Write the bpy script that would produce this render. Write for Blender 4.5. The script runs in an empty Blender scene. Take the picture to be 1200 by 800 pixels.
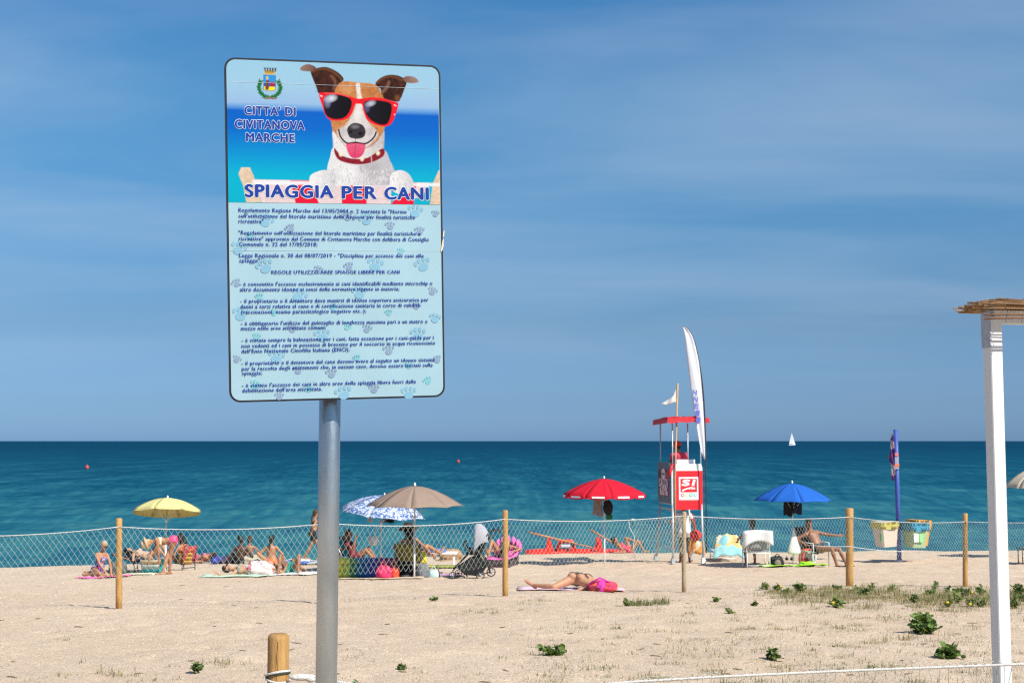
import bpy, bmesh, math, random
import numpy as np
from mathutils import Vector, Matrix, Quaternion, Euler

random.seed(11)
rng = np.random.default_rng(5)
scene = bpy.context.scene
COL = scene.collection

# ------------------------------------------------------------------ camera
EYE = Vector((0, 0, 5.0))          # sea level is z = 0, the eye is 1.6 m above the dune
FPX = 1480.0                       # focal length in pixels of a 1200 x 800 frame
PITCH = math.atan(116.5 / FPX)
cam = bpy.data.cameras.new('camera')
cam.sensor_width = 36
cam.lens = FPX / 1200 * 36
cam.clip_start = 0.05
cam.clip_end = 80000
cam.dof.use_dof = True
cam.dof.focus_distance = 3.62
cam.dof.aperture_fstop = 16.0
camo = bpy.data.objects.new('camera', cam)
camo.location = EYE
camo.rotation_euler = (math.pi / 2 + PITCH, 0, 0)
COL.objects.link(camo)
scene.camera = camo

# ------------------------------------------------------------------ light
SUN_EL = math.radians(45.5)
SUN_AZ = math.atan2(0.74, -0.67)   # clockwise from +y: to the right, behind the camera
sun_dir = Vector((math.sin(SUN_AZ) * math.cos(SUN_EL), math.cos(SUN_AZ) * math.cos(SUN_EL), math.sin(SUN_EL)))
sl = bpy.data.lights.new('sun', 'SUN')
sl.energy = 5.0
sl.angle = math.radians(0.53)
sl.color = (1.0, 0.955, 0.88)
slo = bpy.data.objects.new('sun', sl)
slo.rotation_euler = sun_dir.to_track_quat('Z', 'Y').to_euler()
slo.location = (30, -20, 60)
COL.objects.link(slo)

world = bpy.data.worlds.new('World')
scene.world = world
world.use_nodes = True
wn, wl = world.node_tree.nodes, world.node_tree.links
wn.clear()
w_out = wn.new('ShaderNodeOutputWorld')
w_bg = wn.new('ShaderNodeBackground')
w_bg.inputs['Strength'].default_value = 0.10
sky = wn.new('ShaderNodeTexSky')
sky.sky_type = 'NISHITA'
sky.sun_disc = False
sky.sun_elevation = SUN_EL
sky.sun_rotation = SUN_AZ
sky.altitude = 0
sky.air_density = 1.0
sky.dust_density = 0.5
sky.ozone_density = 1.0
# a faint veil of high cirrus, laid on a plane far above
w_tc = wn.new('ShaderNodeTexCoord')
w_sep = wn.new('ShaderNodeSeparateXYZ')
wl.new(w_tc.outputs['Generated'], w_sep.inputs[0])
w_zmax = wn.new('ShaderNodeMath'); w_zmax.operation = 'MAXIMUM'; w_zmax.inputs[1].default_value = 0.0
wl.new(w_sep.outputs['Z'], w_zmax.inputs[0])
w_add = wn.new('ShaderNodeMath'); w_add.operation = 'ADD'; w_add.inputs[1].default_value = 0.10
wl.new(w_zmax.outputs[0], w_add.inputs[0])
w_dx = wn.new('ShaderNodeMath'); w_dx.operation = 'DIVIDE'
wl.new(w_sep.outputs['X'], w_dx.inputs[0]); wl.new(w_add.outputs[0], w_dx.inputs[1])
w_dy = wn.new('ShaderNodeMath'); w_dy.operation = 'DIVIDE'
wl.new(w_sep.outputs['Y'], w_dy.inputs[0]); wl.new(w_add.outputs[0], w_dy.inputs[1])
w_cmb = wn.new('ShaderNodeCombineXYZ')
wl.new(w_dx.outputs[0], w_cmb.inputs[0]); wl.new(w_dy.outputs[0], w_cmb.inputs[1])
w_map = wn.new('ShaderNodeMapping')
w_map.inputs['Rotation'].default_value = (0, 0, math.radians(-9))
w_map.inputs['Scale'].default_value = (-0.50, 0.95, 1.0)
w_map.inputs['Location'].default_value = (4.1, 0.6, 0.0)
wl.new(w_cmb.outputs[0], w_map.inputs[0])
w_n1 = wn.new('ShaderNodeTexNoise')
w_n1.inputs['Scale'].default_value = 1.15
w_n1.inputs['Detail'].default_value = 7
w_n1.inputs['Roughness'].default_value = 0.5
w_n1.inputs['Distortion'].default_value = 0.35
wl.new(w_map.outputs[0], w_n1.inputs['Vector'])
w_r1 = wn.new('ShaderNodeMapRange')
w_r1.inputs['From Min'].default_value = 0.36
w_r1.inputs['From Max'].default_value = 0.78
w_r1.inputs['To Max'].default_value = 0.44
wl.new(w_n1.outputs['Fac'], w_r1.inputs['Value'])
w_fade = wn.new('ShaderNodeMapRange')
w_fade.inputs['From Min'].default_value = 0.03
w_fade.inputs['From Max'].default_value = 0.2
wl.new(w_sep.outputs['Z'], w_fade.inputs['Value'])
w_mulf = wn.new('ShaderNodeMath'); w_mulf.operation = 'MULTIPLY'
wl.new(w_r1.outputs[0], w_mulf.inputs[0]); wl.new(w_fade.outputs[0], w_mulf.inputs[1])
# summer sea air: the low sky is a muted grey blue instead of white
w_tint = wn.new('ShaderNodeMix'); w_tint.data_type = 'RGBA'; w_tint.blend_type = 'MULTIPLY'
w_tint.inputs['Factor'].default_value = 1.0
w_ramp = wn.new('ShaderNodeValToRGB')
re_ = w_ramp.color_ramp.elements
re_[0].position = 0.0; re_[0].color = (0.25, 0.48, 1.05, 1)
re_[1].position = 0.62; re_[1].color = (0.42, 0.74, 0.95, 1)
for p_, c_ in ((0.03, (0.25, 0.43, 0.84)), (0.09, (0.29, 0.44, 0.66)), (0.17, (0.30, 0.56, 0.76)), (0.26, (0.34, 0.69, 0.88)), (0.34, (0.30, 0.69, 0.95))):
    q_ = re_.new(p_); q_.color = (*c_, 1)
wl.new(w_zmax.outputs[0], w_ramp.inputs[0])
wl.new(sky.outputs[0], w_tint.inputs['A'])
wl.new(w_ramp.outputs[0], w_tint.inputs['B'])
w_mix = wn.new('ShaderNodeMix'); w_mix.data_type = 'RGBA'
w_mix.inputs['B'].default_value = (4.6, 5.3, 6.2, 1)
wl.new(w_mulf.outputs[0], w_mix.inputs['Factor'])
wl.new(w_tint.outputs['Result'], w_mix.inputs['A'])
wl.new(w_mix.outputs['Result'], w_bg.inputs['Color'])
wl.new(w_bg.outputs[0], w_out.inputs['Surface'])

scene.render.engine = 'CYCLES'
scene.cycles.pixel_filter_type = 'BLACKMAN_HARRIS'
scene.cycles.filter_width = 1.2
scene.cycles.use_denoising = False
vs = scene.view_settings
vs.view_transform = 'Standard'
vs.look = 'None'
vs.exposure = 0.42
vs.gamma = 1.0
vs.use_curve_mapping = False

# ------------------------------------------------------------------ helpers
def S(r, g, b):
    """sRGB 0-255 to linear"""
    out = []
    for c in (r, g, b):
        c /= 255.0
        out.append(c / 12.92 if c <= 0.04045 else ((c + 0.055) / 1.055) ** 2.4)
    return tuple(out)

FW = Vector((0, math.cos(PITCH), math.sin(PITCH)))
UPV = Vector((0, -math.sin(PITCH), math.cos(PITCH)))
def ray(px, py):
    return (FW + Vector((1, 0, 0)) * ((px - 600) / FPX) + UPV * ((400 - py) / FPX))
def at(px, py, y):
    """the point at distance y in front of the eye"""
    d = ray(px, py)
    return EYE + d * (y / d.y)

PROF = [(-80, 3.5), (0, 3.4), (6, 3.34), (9, 3.26), (13, 3.08), (17, 2.86), (22, 2.44), (27, 2.0), (31, 1.66),
        (36, 1.37), (40, 1.17), (42.5, 1.03), (45, 0.74), (48, 0.4), (52, 0.02), (60, -0.7), (90, -1.6), (140, -2.4)]
PX = np.array([p[0] for p in PROF], float)
PZ = np.array([p[1] for p in PROF], float)
PM = np.zeros(len(PX))
_d = np.diff(PZ) / np.diff(PX)
PM[1:-1] = (_d[1:] + _d[:-1]) / 2; PM[0] = _d[0]; PM[-1] = _d[-1]
def gz(x, y):
    x = np.asarray(x, float); y = np.asarray(y, float)
    yc = np.clip(y, PX[0], PX[-1])
    i = np.clip(np.searchsorted(PX, yc) - 1, 0, len(PX) - 2)
    h = PX[i + 1] - PX[i]; t = (yc - PX[i]) / h
    z = ((2*t**3 - 3*t**2 + 1) * PZ[i] + (t**3 - 2*t**2 + t) * h * PM[i]
         + (-2*t**3 + 3*t**2) * PZ[i + 1] + (t**3 - t**2) * h * PM[i + 1])
    s = np.clip((y - 14) / 28, 0, 1) * np.clip((70 - y) / 25, 0, 1)
    return z + np.interp(x, [-60, -17, -14.2, -9.65, -3.4, 1.4, 9.1, 14.2, 60], [-.5, -.24, -.15, -.045, .125, .21, .295, .325, .4]) * s
def G(x, y):
    return float(gz(x, y))
GT = np.arange(4.0, 43.0, 0.02)
def gp(px, py):
    """the point of the sand that shows at a pixel"""
    d = ray(px, py)
    X = EYE.x + d.x / d.y * GT; Z = EYE.z + d.z / d.y * GT
    gap = Z - gz(X, GT)
    hit = np.nonzero(gap <= 0)[0]
    i = hit[0] if len(hit) else np.argmin(np.where(GT > 20, gap, 9))   # or the crest, where the ray passes over it
    return Vector((X[i], GT[i], G(X[i], GT[i])))
# value noise on arrays
def vnoise(x, y, seed=0):
    xi = np.floor(x).astype(np.int64); yi = np.floor(y).astype(np.int64)
    fx = x - xi; fy = y - yi
    fx = fx * fx * (3 - 2 * fx); fy = fy * fy * (3 - 2 * fy)
    def h(a, b):
        n = (a * 374761393 + b * 668265263 + seed * 1442695041) & 0x7fffffff
        n = ((n ^ (n >> 13)) * 1274126177) & 0x7fffffff
        return ((n ^ (n >> 16)) & 0xffff) / 65535.0
    a = h(xi, yi); b = h(xi + 1, yi); c = h(xi, yi + 1); d = h(xi + 1, yi + 1)
    return (a * (1 - fx) + b * fx) * (1 - fy) + (c * (1 - fx) + d * fx) * fy

def tag(o, label=None, cat=None, group=None, kind=None):
    if label: o['label'] = label
    if cat: o['category'] = cat
    if group: o['group'] = group
    if kind: o['kind'] = kind
    return o

def empty(name, loc, label=None, cat=None, group=None, rz=0.0):
    o = bpy.data.objects.new(name, None)
    o.empty_display_size = 0.1
    o.location = loc
    o.rotation_euler = (0, 0, rz)
    COL.objects.link(o)
    return tag(o, label, cat, group)

def link(name, me, m=None, parent=None, smooth=False):
    o = bpy.data.objects.new(name, me)
    if m is not None:
        me.materials.clear(); me.materials.append(m)
    if smooth:
        me.polygons.foreach_set('use_smooth', [True] * len(me.polygons))
    COL.objects.link(o)
    if parent: o.parent = parent
    return o

def copy_tree(o, parent=None):
    c = o.copy()
    COL.objects.link(c)
    c.parent = parent
    for ch in list(o.children):
        copy_tree(ch, c)
    return c

class MB:
    def __init__(s):
        s.v = []; s.f = []
    def add(s, vs, fs):
        b = len(s.v)
        s.v += [tuple(v) for v in vs]
        s.f += [tuple(b + i for i in f) for f in fs]
        return s
    def box(s, c, d, rot=None, taper=1.0, bev=0.0):
        """c centre, d full sizes; taper shrinks the top; bev chamfers the vertical corners"""
        hx, hy, hz = d[0] / 2, d[1] / 2, d[2] / 2
        if bev:
            b = bev
            base = [(hx - b, -hy), (hx, -hy + b), (hx, hy - b), (hx - b, hy), (-hx + b, hy), (-hx, hy - b), (-hx, -hy + b), (-hx + b, -hy)]
        else:
            base = [(hx, -hy), (hx, hy), (-hx, hy), (-hx, -hy)]
        n = len(base)
        vs = [(x, y, -hz) for x, y in base] + [(x * taper, y * taper, hz) for x, y in base]
        fs = [tuple(range(n))[::-1], tuple(range(n, 2 * n))] + [(i, (i + 1) % n, n + (i + 1) % n, n + i) for i in range(n)]
        M = rot.to_matrix() if isinstance(rot, (Euler, Quaternion)) else (rot or Matrix.Identity(3))
        c = Vector(c)
        return s.add([M @ Vector(v) + c for v in vs], fs)
    def tube(s, pts, r, n=8, cap=True, flat=1.0, up=None):
        pts = [Vector(p) for p in pts]
        rs = r if isinstance(r, (list, tuple)) else [r] * len(pts)
        vs = []; fs = []
        prev = None
        for i, p in enumerate(pts):
            t = (pts[min(i + 1, len(pts) - 1)] - pts[max(i - 1, 0)])
            if t.length < 1e-9: t = Vector((0, 0, 1))
            t.normalize()
            ref = up if up is not None else (prev if prev is not None else (Vector((0, 0, 1)) if abs(t.z) < 0.9 else Vector((1, 0, 0))))
            ref = Vector(ref)
            a = ref - t * ref.dot(t)
            if a.length < 1e-6:
                a = t.orthogonal()
            a.normalize()
            prev = a
            b = t.cross(a)
            for k in range(n):
                q = 2 * math.pi * k / n
                vs.append(p + a * (math.cos(q) * rs[i] * flat) + b * (math.sin(q) * rs[i]))
        for i in range(len(pts) - 1):
            for k in range(n):
                fs.append((i * n + k, i * n + (k + 1) % n, (i + 1) * n + (k + 1) % n, (i + 1) * n + k))
        if cap:
            fs.append(tuple(range(n))[::-1])
            m = (len(pts) - 1) * n
            fs.append(tuple(range(m, m + n)))
        return s.add(vs, fs)
    def lathe(s, prof, n=16, c=(0, 0, 0), M=None, cap=True):
        """prof: (radius, z) from bottom to top"""
        vs = []; fs = []
        c = Vector(c)
        for (r, z) in prof:
            for k in range(n):
                q = 2 * math.pi * k / n
                v = Vector((r * math.cos(q), r * math.sin(q), z))
                vs.append((M @ v if M else v) + c)
        for i in range(len(prof) - 1):
            for k in range(n):
                fs.append((i * n + k, i * n + (k + 1) % n, (i + 1) * n + (k + 1) % n, (i + 1) * n + k))
        if cap:
            fs.append(tuple(range(n))[::-1])
            m = (len(prof) - 1) * n
            fs.append(tuple(range(m, m + n)))
        return s.add(vs, fs)
    def ell(s, c, r, M=None, nu=14, nv=9, fn=None):
        """ellipsoid"""
        vs = []; fs = []
        c = Vector(c)
        for j in range(nv + 1):
            th = math.pi * j / nv
            for i in range(nu):
                ph = 2 * math.pi * i / nu
                d = Vector((math.sin(th) * math.cos(ph), math.sin(th) * math.sin(ph), -math.cos(th)))
                k = fn(d) if fn else 1.0
                v = Vector((d.x * r[0], d.y * r[1], d.z * r[2])) * k
                vs.append((M @ v if M else v) + c)
        for j in range(nv):
            for i in range(nu):
                fs.append((j * nu + i, j * nu + (i + 1) % nu, (j + 1) * nu + (i + 1) % nu, (j + 1) * nu + i))
        return s.add(vs, fs)
    def prism(s, poly, o, u, v, w, depth):
        """a polygon (list of 2D points) in the plane o,u,v extruded by depth along w"""
        o, u, v, w = Vector(o), Vector(u), Vector(v), Vector(w)
        n = len(poly)
        vs = [o + u * a + v * b for a, b in poly] + [o + u * a + v * b + w * depth for a, b in poly]
        fs = [tuple(range(n))[::-1], tuple(range(n, 2 * n))] + [(i, (i + 1) % n, n + (i + 1) % n, n + i) for i in range(n)]
        return s.add(vs, fs)
    def sheet(s, P, thick=0.0, w=(0, 0, 1)):
        """a grid of points P[j][i]; with thickness a closed slab"""
        nj, ni = len(P), len(P[0])
        vs = [Vector(p) for row in P for p in row]
        fs = [(j * ni + i, j * ni + i + 1, (j + 1) * ni + i + 1, (j + 1) * ni + i) for j in range(nj - 1) for i in range(ni - 1)]
        if not thick:
            return s.add(vs, fs)
        w = Vector(w) * thick
        n = len(vs)
        vs2 = vs + [v - w for v in vs]
        fs2 = fs + [tuple(n + k for k in f[::-1]) for f in fs]
        ed = [(i, i + 1) for i in range(ni - 1)] + [((nj - 1) * ni + i + 1, (nj - 1) * ni + i) for i in range(ni - 1)]
        ed += [((j + 1) * ni, j * ni) for j in range(nj - 1)] + [(j * ni + ni - 1, (j + 1) * ni + ni - 1) for j in range(nj - 1)]
        fs2 += [(b, a, n + a, n + b) for a, b in ed]
        return s.add(vs2, fs2)
    def mesh(s, name):
        me = bpy.data.meshes.new(name)
        me.from_pydata(s.v, [], s.f)
        me.validate()
        return me
    def build(s, name, m, parent=None, smooth=False, fix=True):
        me = s.mesh(name)
        if fix and len(s.f) < 20000:
            bm = bmesh.new(); bm.from_mesh(me)
            bmesh.ops.recalc_face_normals(bm, faces=bm.faces)
            bm.to_mesh(me); bm.free()
        o = link(name, me, m, parent, smooth)
        return o

MATS = {}
def mat(key, col, rough=0.65, var=0.10, scale=30.0, bump=0.0, bscale=120.0, metal=0.0, spec=0.4, stretch=(1, 1, 1), col2=None, trans=0.0, sheen=0.0):
    """principled material with noise-driven colour and relief"""
    if key in MATS: return MATS[key]
    m = bpy.data.materials.new(key); m.use_nodes = True
    n, l = m.node_tree.nodes, m.node_tree.links
    p = n['Principled BSDF']
    tc = n.new('ShaderNodeTexCoord')
    mp = n.new('ShaderNodeMapping'); mp.inputs['Scale'].default_value = stretch
    l.new(tc.outputs['Object'], mp.inputs[0])
    nz = n.new('ShaderNodeTexNoise'); nz.inputs['Scale'].default_value = scale; nz.inputs['Detail'].default_value = 5
    l.new(mp.outputs[0], nz.inputs['Vector'])
    rp = n.new('ShaderNodeValToRGB')
    c2 = col2 if col2 else tuple(min(1, c * (1 + var)) for c in col)
    c1 = col if col2 else tuple(c * (1 - var) for c in col)
    rp.color_ramp.elements[0].position = 0.32; rp.color_ramp.elements[0].color = (*c1, 1)
    rp.color_ramp.elements[1].position = 0.68; rp.color_ramp.elements[1].color = (*c2, 1)
    l.new(nz.outputs['Fac'], rp.inputs[0])
    l.new(rp.outputs[0], p.inputs['Base Color'])
    p.inputs['Roughness'].default_value = rough
    p.inputs['Metallic'].default_value = metal
    p.inputs['Specular IOR Level'].default_value = spec
    if sheen: p.inputs['Sheen Weight'].default_value = sheen
    if bump:
        nb = n.new('ShaderNodeTexNoise'); nb.inputs['Scale'].default_value = bscale; nb.inputs['Detail'].default_value = 3
        l.new(mp.outputs[0], nb.inputs['Vector'])
        bp = n.new('ShaderNodeBump'); bp.inputs['Strength'].default_value = bump; bp.inputs['Distance'].default_value = 0.01
        l.new(nb.outputs['Fac'], bp.inputs['Height'])
        l.new(bp.outputs[0], p.inputs['Normal'])
    if trans:
        tr = n.new('ShaderNodeBsdfTranslucent')
        l.new(rp.outputs[0], tr.inputs['Color'])
        mx = n.new('ShaderNodeMixShader'); mx.inputs[0].default_value = trans
        l.new(p.outputs[0], mx.inputs[1]); l.new(tr.outputs[0], mx.inputs[2])
        l.new(mx.outputs[0], n['Material Output'].inputs['Surface'])
    MATS[key] = m
    return m

def patmat(key, cols, scale=40.0, rough=0.8, kind='vor', stretch=(1, 1, 1)):
    """printed cloth: cells of several colours (vor) or stripes (band)"""
    if key in MATS: return MATS[key]
    m = bpy.data.materials.new(key); m.use_nodes = True
    n, l = m.node_tree.nodes, m.node_tree.links
    p = n['Principled BSDF']
    p.inputs['Roughness'].default_value = rough
    tc = n.new('ShaderNodeTexCoord')
    mp = n.new('ShaderNodeMapping'); mp.inputs['Scale'].default_value = stretch
    l.new(tc.outputs['Object'], mp.inputs[0])
    rp = n.new('ShaderNodeValToRGB'); rp.color_ramp.interpolation = 'CONSTANT'
    el = rp.color_ramp.elements
    while len(el) < len(cols): el.new(0.5)
    for i, c in enumerate(cols):
        el[i].position = i / len(cols); el[i].color = (*c, 1)
    if kind == 'vor':
        v = n.new('ShaderNodeTexVoronoi'); v.inputs['Scale'].default_value = scale
        nz = n.new('ShaderNodeTexNoise'); nz.inputs['Scale'].default_value = scale * 0.7
        l.new(mp.outputs[0], nz.inputs['Vector'])
        mx = n.new('ShaderNodeMix'); mx.data_type = 'RGBA'; mx.inputs['Factor'].default_value = 0.12
        l.new(mp.outputs[0], mx.inputs['A']); l.new(nz.outputs['Color'], mx.inputs['B'])
        l.new(mx.outputs['Result'], v.inputs['Vector'])
        sp = n.new('ShaderNodeSeparateColor')
        l.new(v.outputs['Color'], sp.inputs[0]); l.new(sp.outputs[0], rp.inputs[0])
    else:
        w = n.new('ShaderNodeTexWave'); w.inputs['Scale'].default_value = scale; w.inputs['Distortion'].default_value = 0.6
        w.wave_profile = 'SAW'
        l.new(mp.outputs[0], w.inputs['Vector']); l.new(w.outputs['Fac'], rp.inputs[0])
    l.new(rp.outputs[0], p.inputs['Base Color'])
    MATS[key] = m
    return m
# ------------------------------------------------------------------ sand
def sand_material():
    m = bpy.data.materials.new('sand'); m.use_nodes = True
    n, l = m.node_tree.nodes, m.node_tree.links
    p = n['Principled BSDF']; p.inputs['Roughness'].default_value = 0.95; p.inputs['Specular IOR Level'].default_value = 0.1
    tc = n.new('ShaderNodeTexCoord')
    def noise(scale, det=4, rough=0.55):
        a = n.new('ShaderNodeTexNoise'); a.inputs['Scale'].default_value = scale
        a.inputs['Detail'].default_value = det; a.inputs['Roughness'].default_value = rough
        l.new(tc.outputs['Object'], a.inputs['Vector']); return a
    def ramp(src, p0, c0, p1, c1):
        r = n.new('ShaderNodeValToRGB')
        r.color_ramp.elements[0].position = p0; r.color_ramp.elements[0].color = (*c0, 1)
        r.color_ramp.elements[1].position = p1; r.color_ramp.elements[1].color = (*c1, 1)
        l.new(src, r.inputs[0]); return r
    big = ramp(noise(0.35, 5).outputs['Fac'], 0.3, (0.520, 0.402, 0.292), 0.7, (0.575, 0.455, 0.340))
    mid = ramp(noise(9.0, 6, 0.65).outputs['Fac'], 0.3, (0.90, 0.89, 0.89), 0.7, (1.09, 1.085, 1.07))
    fine = ramp(noise(70.0, 3, 0.6).outputs['Fac'], 0.3, (0.70, 0.68, 0.66), 0.7, (1.26, 1.26, 1.26))
    def mul(a, b):
        x = n.new('ShaderNodeMix'); x.data_type = 'RGBA'; x.blend_type = 'MULTIPLY'; x.inputs['Factor'].default_value = 1
        l.new(a, x.inputs['A']); l.new(b, x.inputs['B']); return x.outputs['Result']
    c = mul(mul(big.outputs[0], mid.outputs[0]), fine.outputs[0])
    # shell grit and dark grains
    vo = n.new('ShaderNodeTexVoronoi'); vo.inputs['Scale'].default_value = 38
    l.new(tc.outputs['Object'], vo.inputs['Vector'])
    sp = n.new('ShaderNodeSeparateColor'); l.new(vo.outputs['Color'], sp.inputs[0])
    g = n.new('ShaderNodeMath'); g.operation = 'GREATER_THAN'; g.inputs[1].default_value = 0.86
    l.new(sp.outputs[0], g.inputs[0])
    d = n.new('ShaderNodeMath'); d.operation = 'LESS_THAN'; d.inputs[1].default_value = 0.30
    l.new(vo.outputs['Distance'], d.inputs[0])
    gd = n.new('ShaderNodeMath'); gd.operation = 'MULTIPLY'; l.new(g.outputs[0], gd.inputs[0]); l.new(d.outputs[0], gd.inputs[1])
    gr = ramp(sp.outputs[1], 0.4, (0.30, 0.22, 0.16), 0.6, (0.72, 0.62, 0.52))
    mx = n.new('ShaderNodeMix'); mx.data_type = 'RGBA'
    l.new(gd.outputs[0], mx.inputs['Factor']); l.new(c, mx.inputs['A']); l.new(gr.outputs[0], mx.inputs['B'])
    l.new(mx.outputs['Result'], p.inputs['Base Color'])
    bp = n.new('ShaderNodeBump'); bp.inputs['Strength'].default_value = 0.9; bp.inputs['Distance'].default_value = 0.02
    b1 = noise(28.0, 6, 0.7)
    l.new(b1.outputs['Fac'], bp.inputs['Height']); l.new(bp.outputs[0], p.inputs['Normal'])
    return m

def axis(dense0, dense1, step, far0, far1):
    a = list(np.arange(dense0, dense1 + 1e-6, step))
    lo = []; x = dense0; s = step * 2
    while x > far0:
        x -= s; s *= 1.35; lo.append(max(x, far0))
    hi = []; x = a[-1]; s = step * 2
    while x < far1:
        x += s; s *= 1.35; hi.append(min(x, far1))
    return np.array(lo[::-1] + a + hi)

def relief(x, y):
    """trodden sand: hummocks and footprints, centimetres"""
    f = np.clip((y - 3) / 3, 0, 1) * np.clip((50 - y) / 6, 0, 1)
    a = (vnoise(x * 0.55, y * 0.55, 1) - .5) * 0.045 + (vnoise(x * 1.7, y * 1.7, 2) - .5) * 0.032
    b = vnoise(x * 3.6, y * 3.2, 3)
    pits = -np.clip(b - 0.62, 0, 1) * 0.085
    c = (vnoise(x * 8.5, y * 8.5, 4) - .5) * 0.016
    return (a + pits + c) * f
gx = axis(-15.5, 16.5, 0.075, -400, 400)
gy = axis(7.0, 44.0, 0.085, -80, 140)
XX, YY = np.meshgrid(gx, gy)
ZZ = gz(XX, YY) + relief(XX, YY)
def GR(x, y):
    return float(gz(x, y) + relief(np.array([x]), np.array([y]))[0])
nx, ny = len(gx), len(gy)
me = bpy.data.meshes.new('beach_sand')
verts = np.stack([XX.ravel(), YY.ravel(), ZZ.ravel()], -1)
ii = np.arange(nx * ny).reshape(ny, nx)
quads = np.stack([ii[:-1, :-1].ravel(), ii[:-1, 1:].ravel(), ii[1:, 1:].ravel(), ii[1:, :-1].ravel()], -1)
def np_mesh(me, verts, quads):
    k = quads.shape[1]
    me.vertices.add(len(verts)); me.vertices.foreach_set('co', np.ascontiguousarray(verts, dtype=np.float32).ravel())
    me.loops.add(quads.size); me.loops.foreach_set('vertex_index', np.ascontiguousarray(quads, dtype=np.int32).ravel())
    me.polygons.add(len(quads))
    me.polygons.foreach_set('loop_start', np.arange(0, quads.size, k, dtype=np.int32))
    try: me.polygons.foreach_set('loop_total', np.full(len(quads), k, dtype=np.int32))
    except Exception: pass
    me.update(calc_edges=True); me.validate()
np_mesh(me, verts, quads)
sand_mat = sand_material()
o = link('beach_sand', me, sand_mat, None, True)
tag(o, 'pale pinkish beige sand sloping down to the sea', 'sand', kind='structure')

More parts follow.
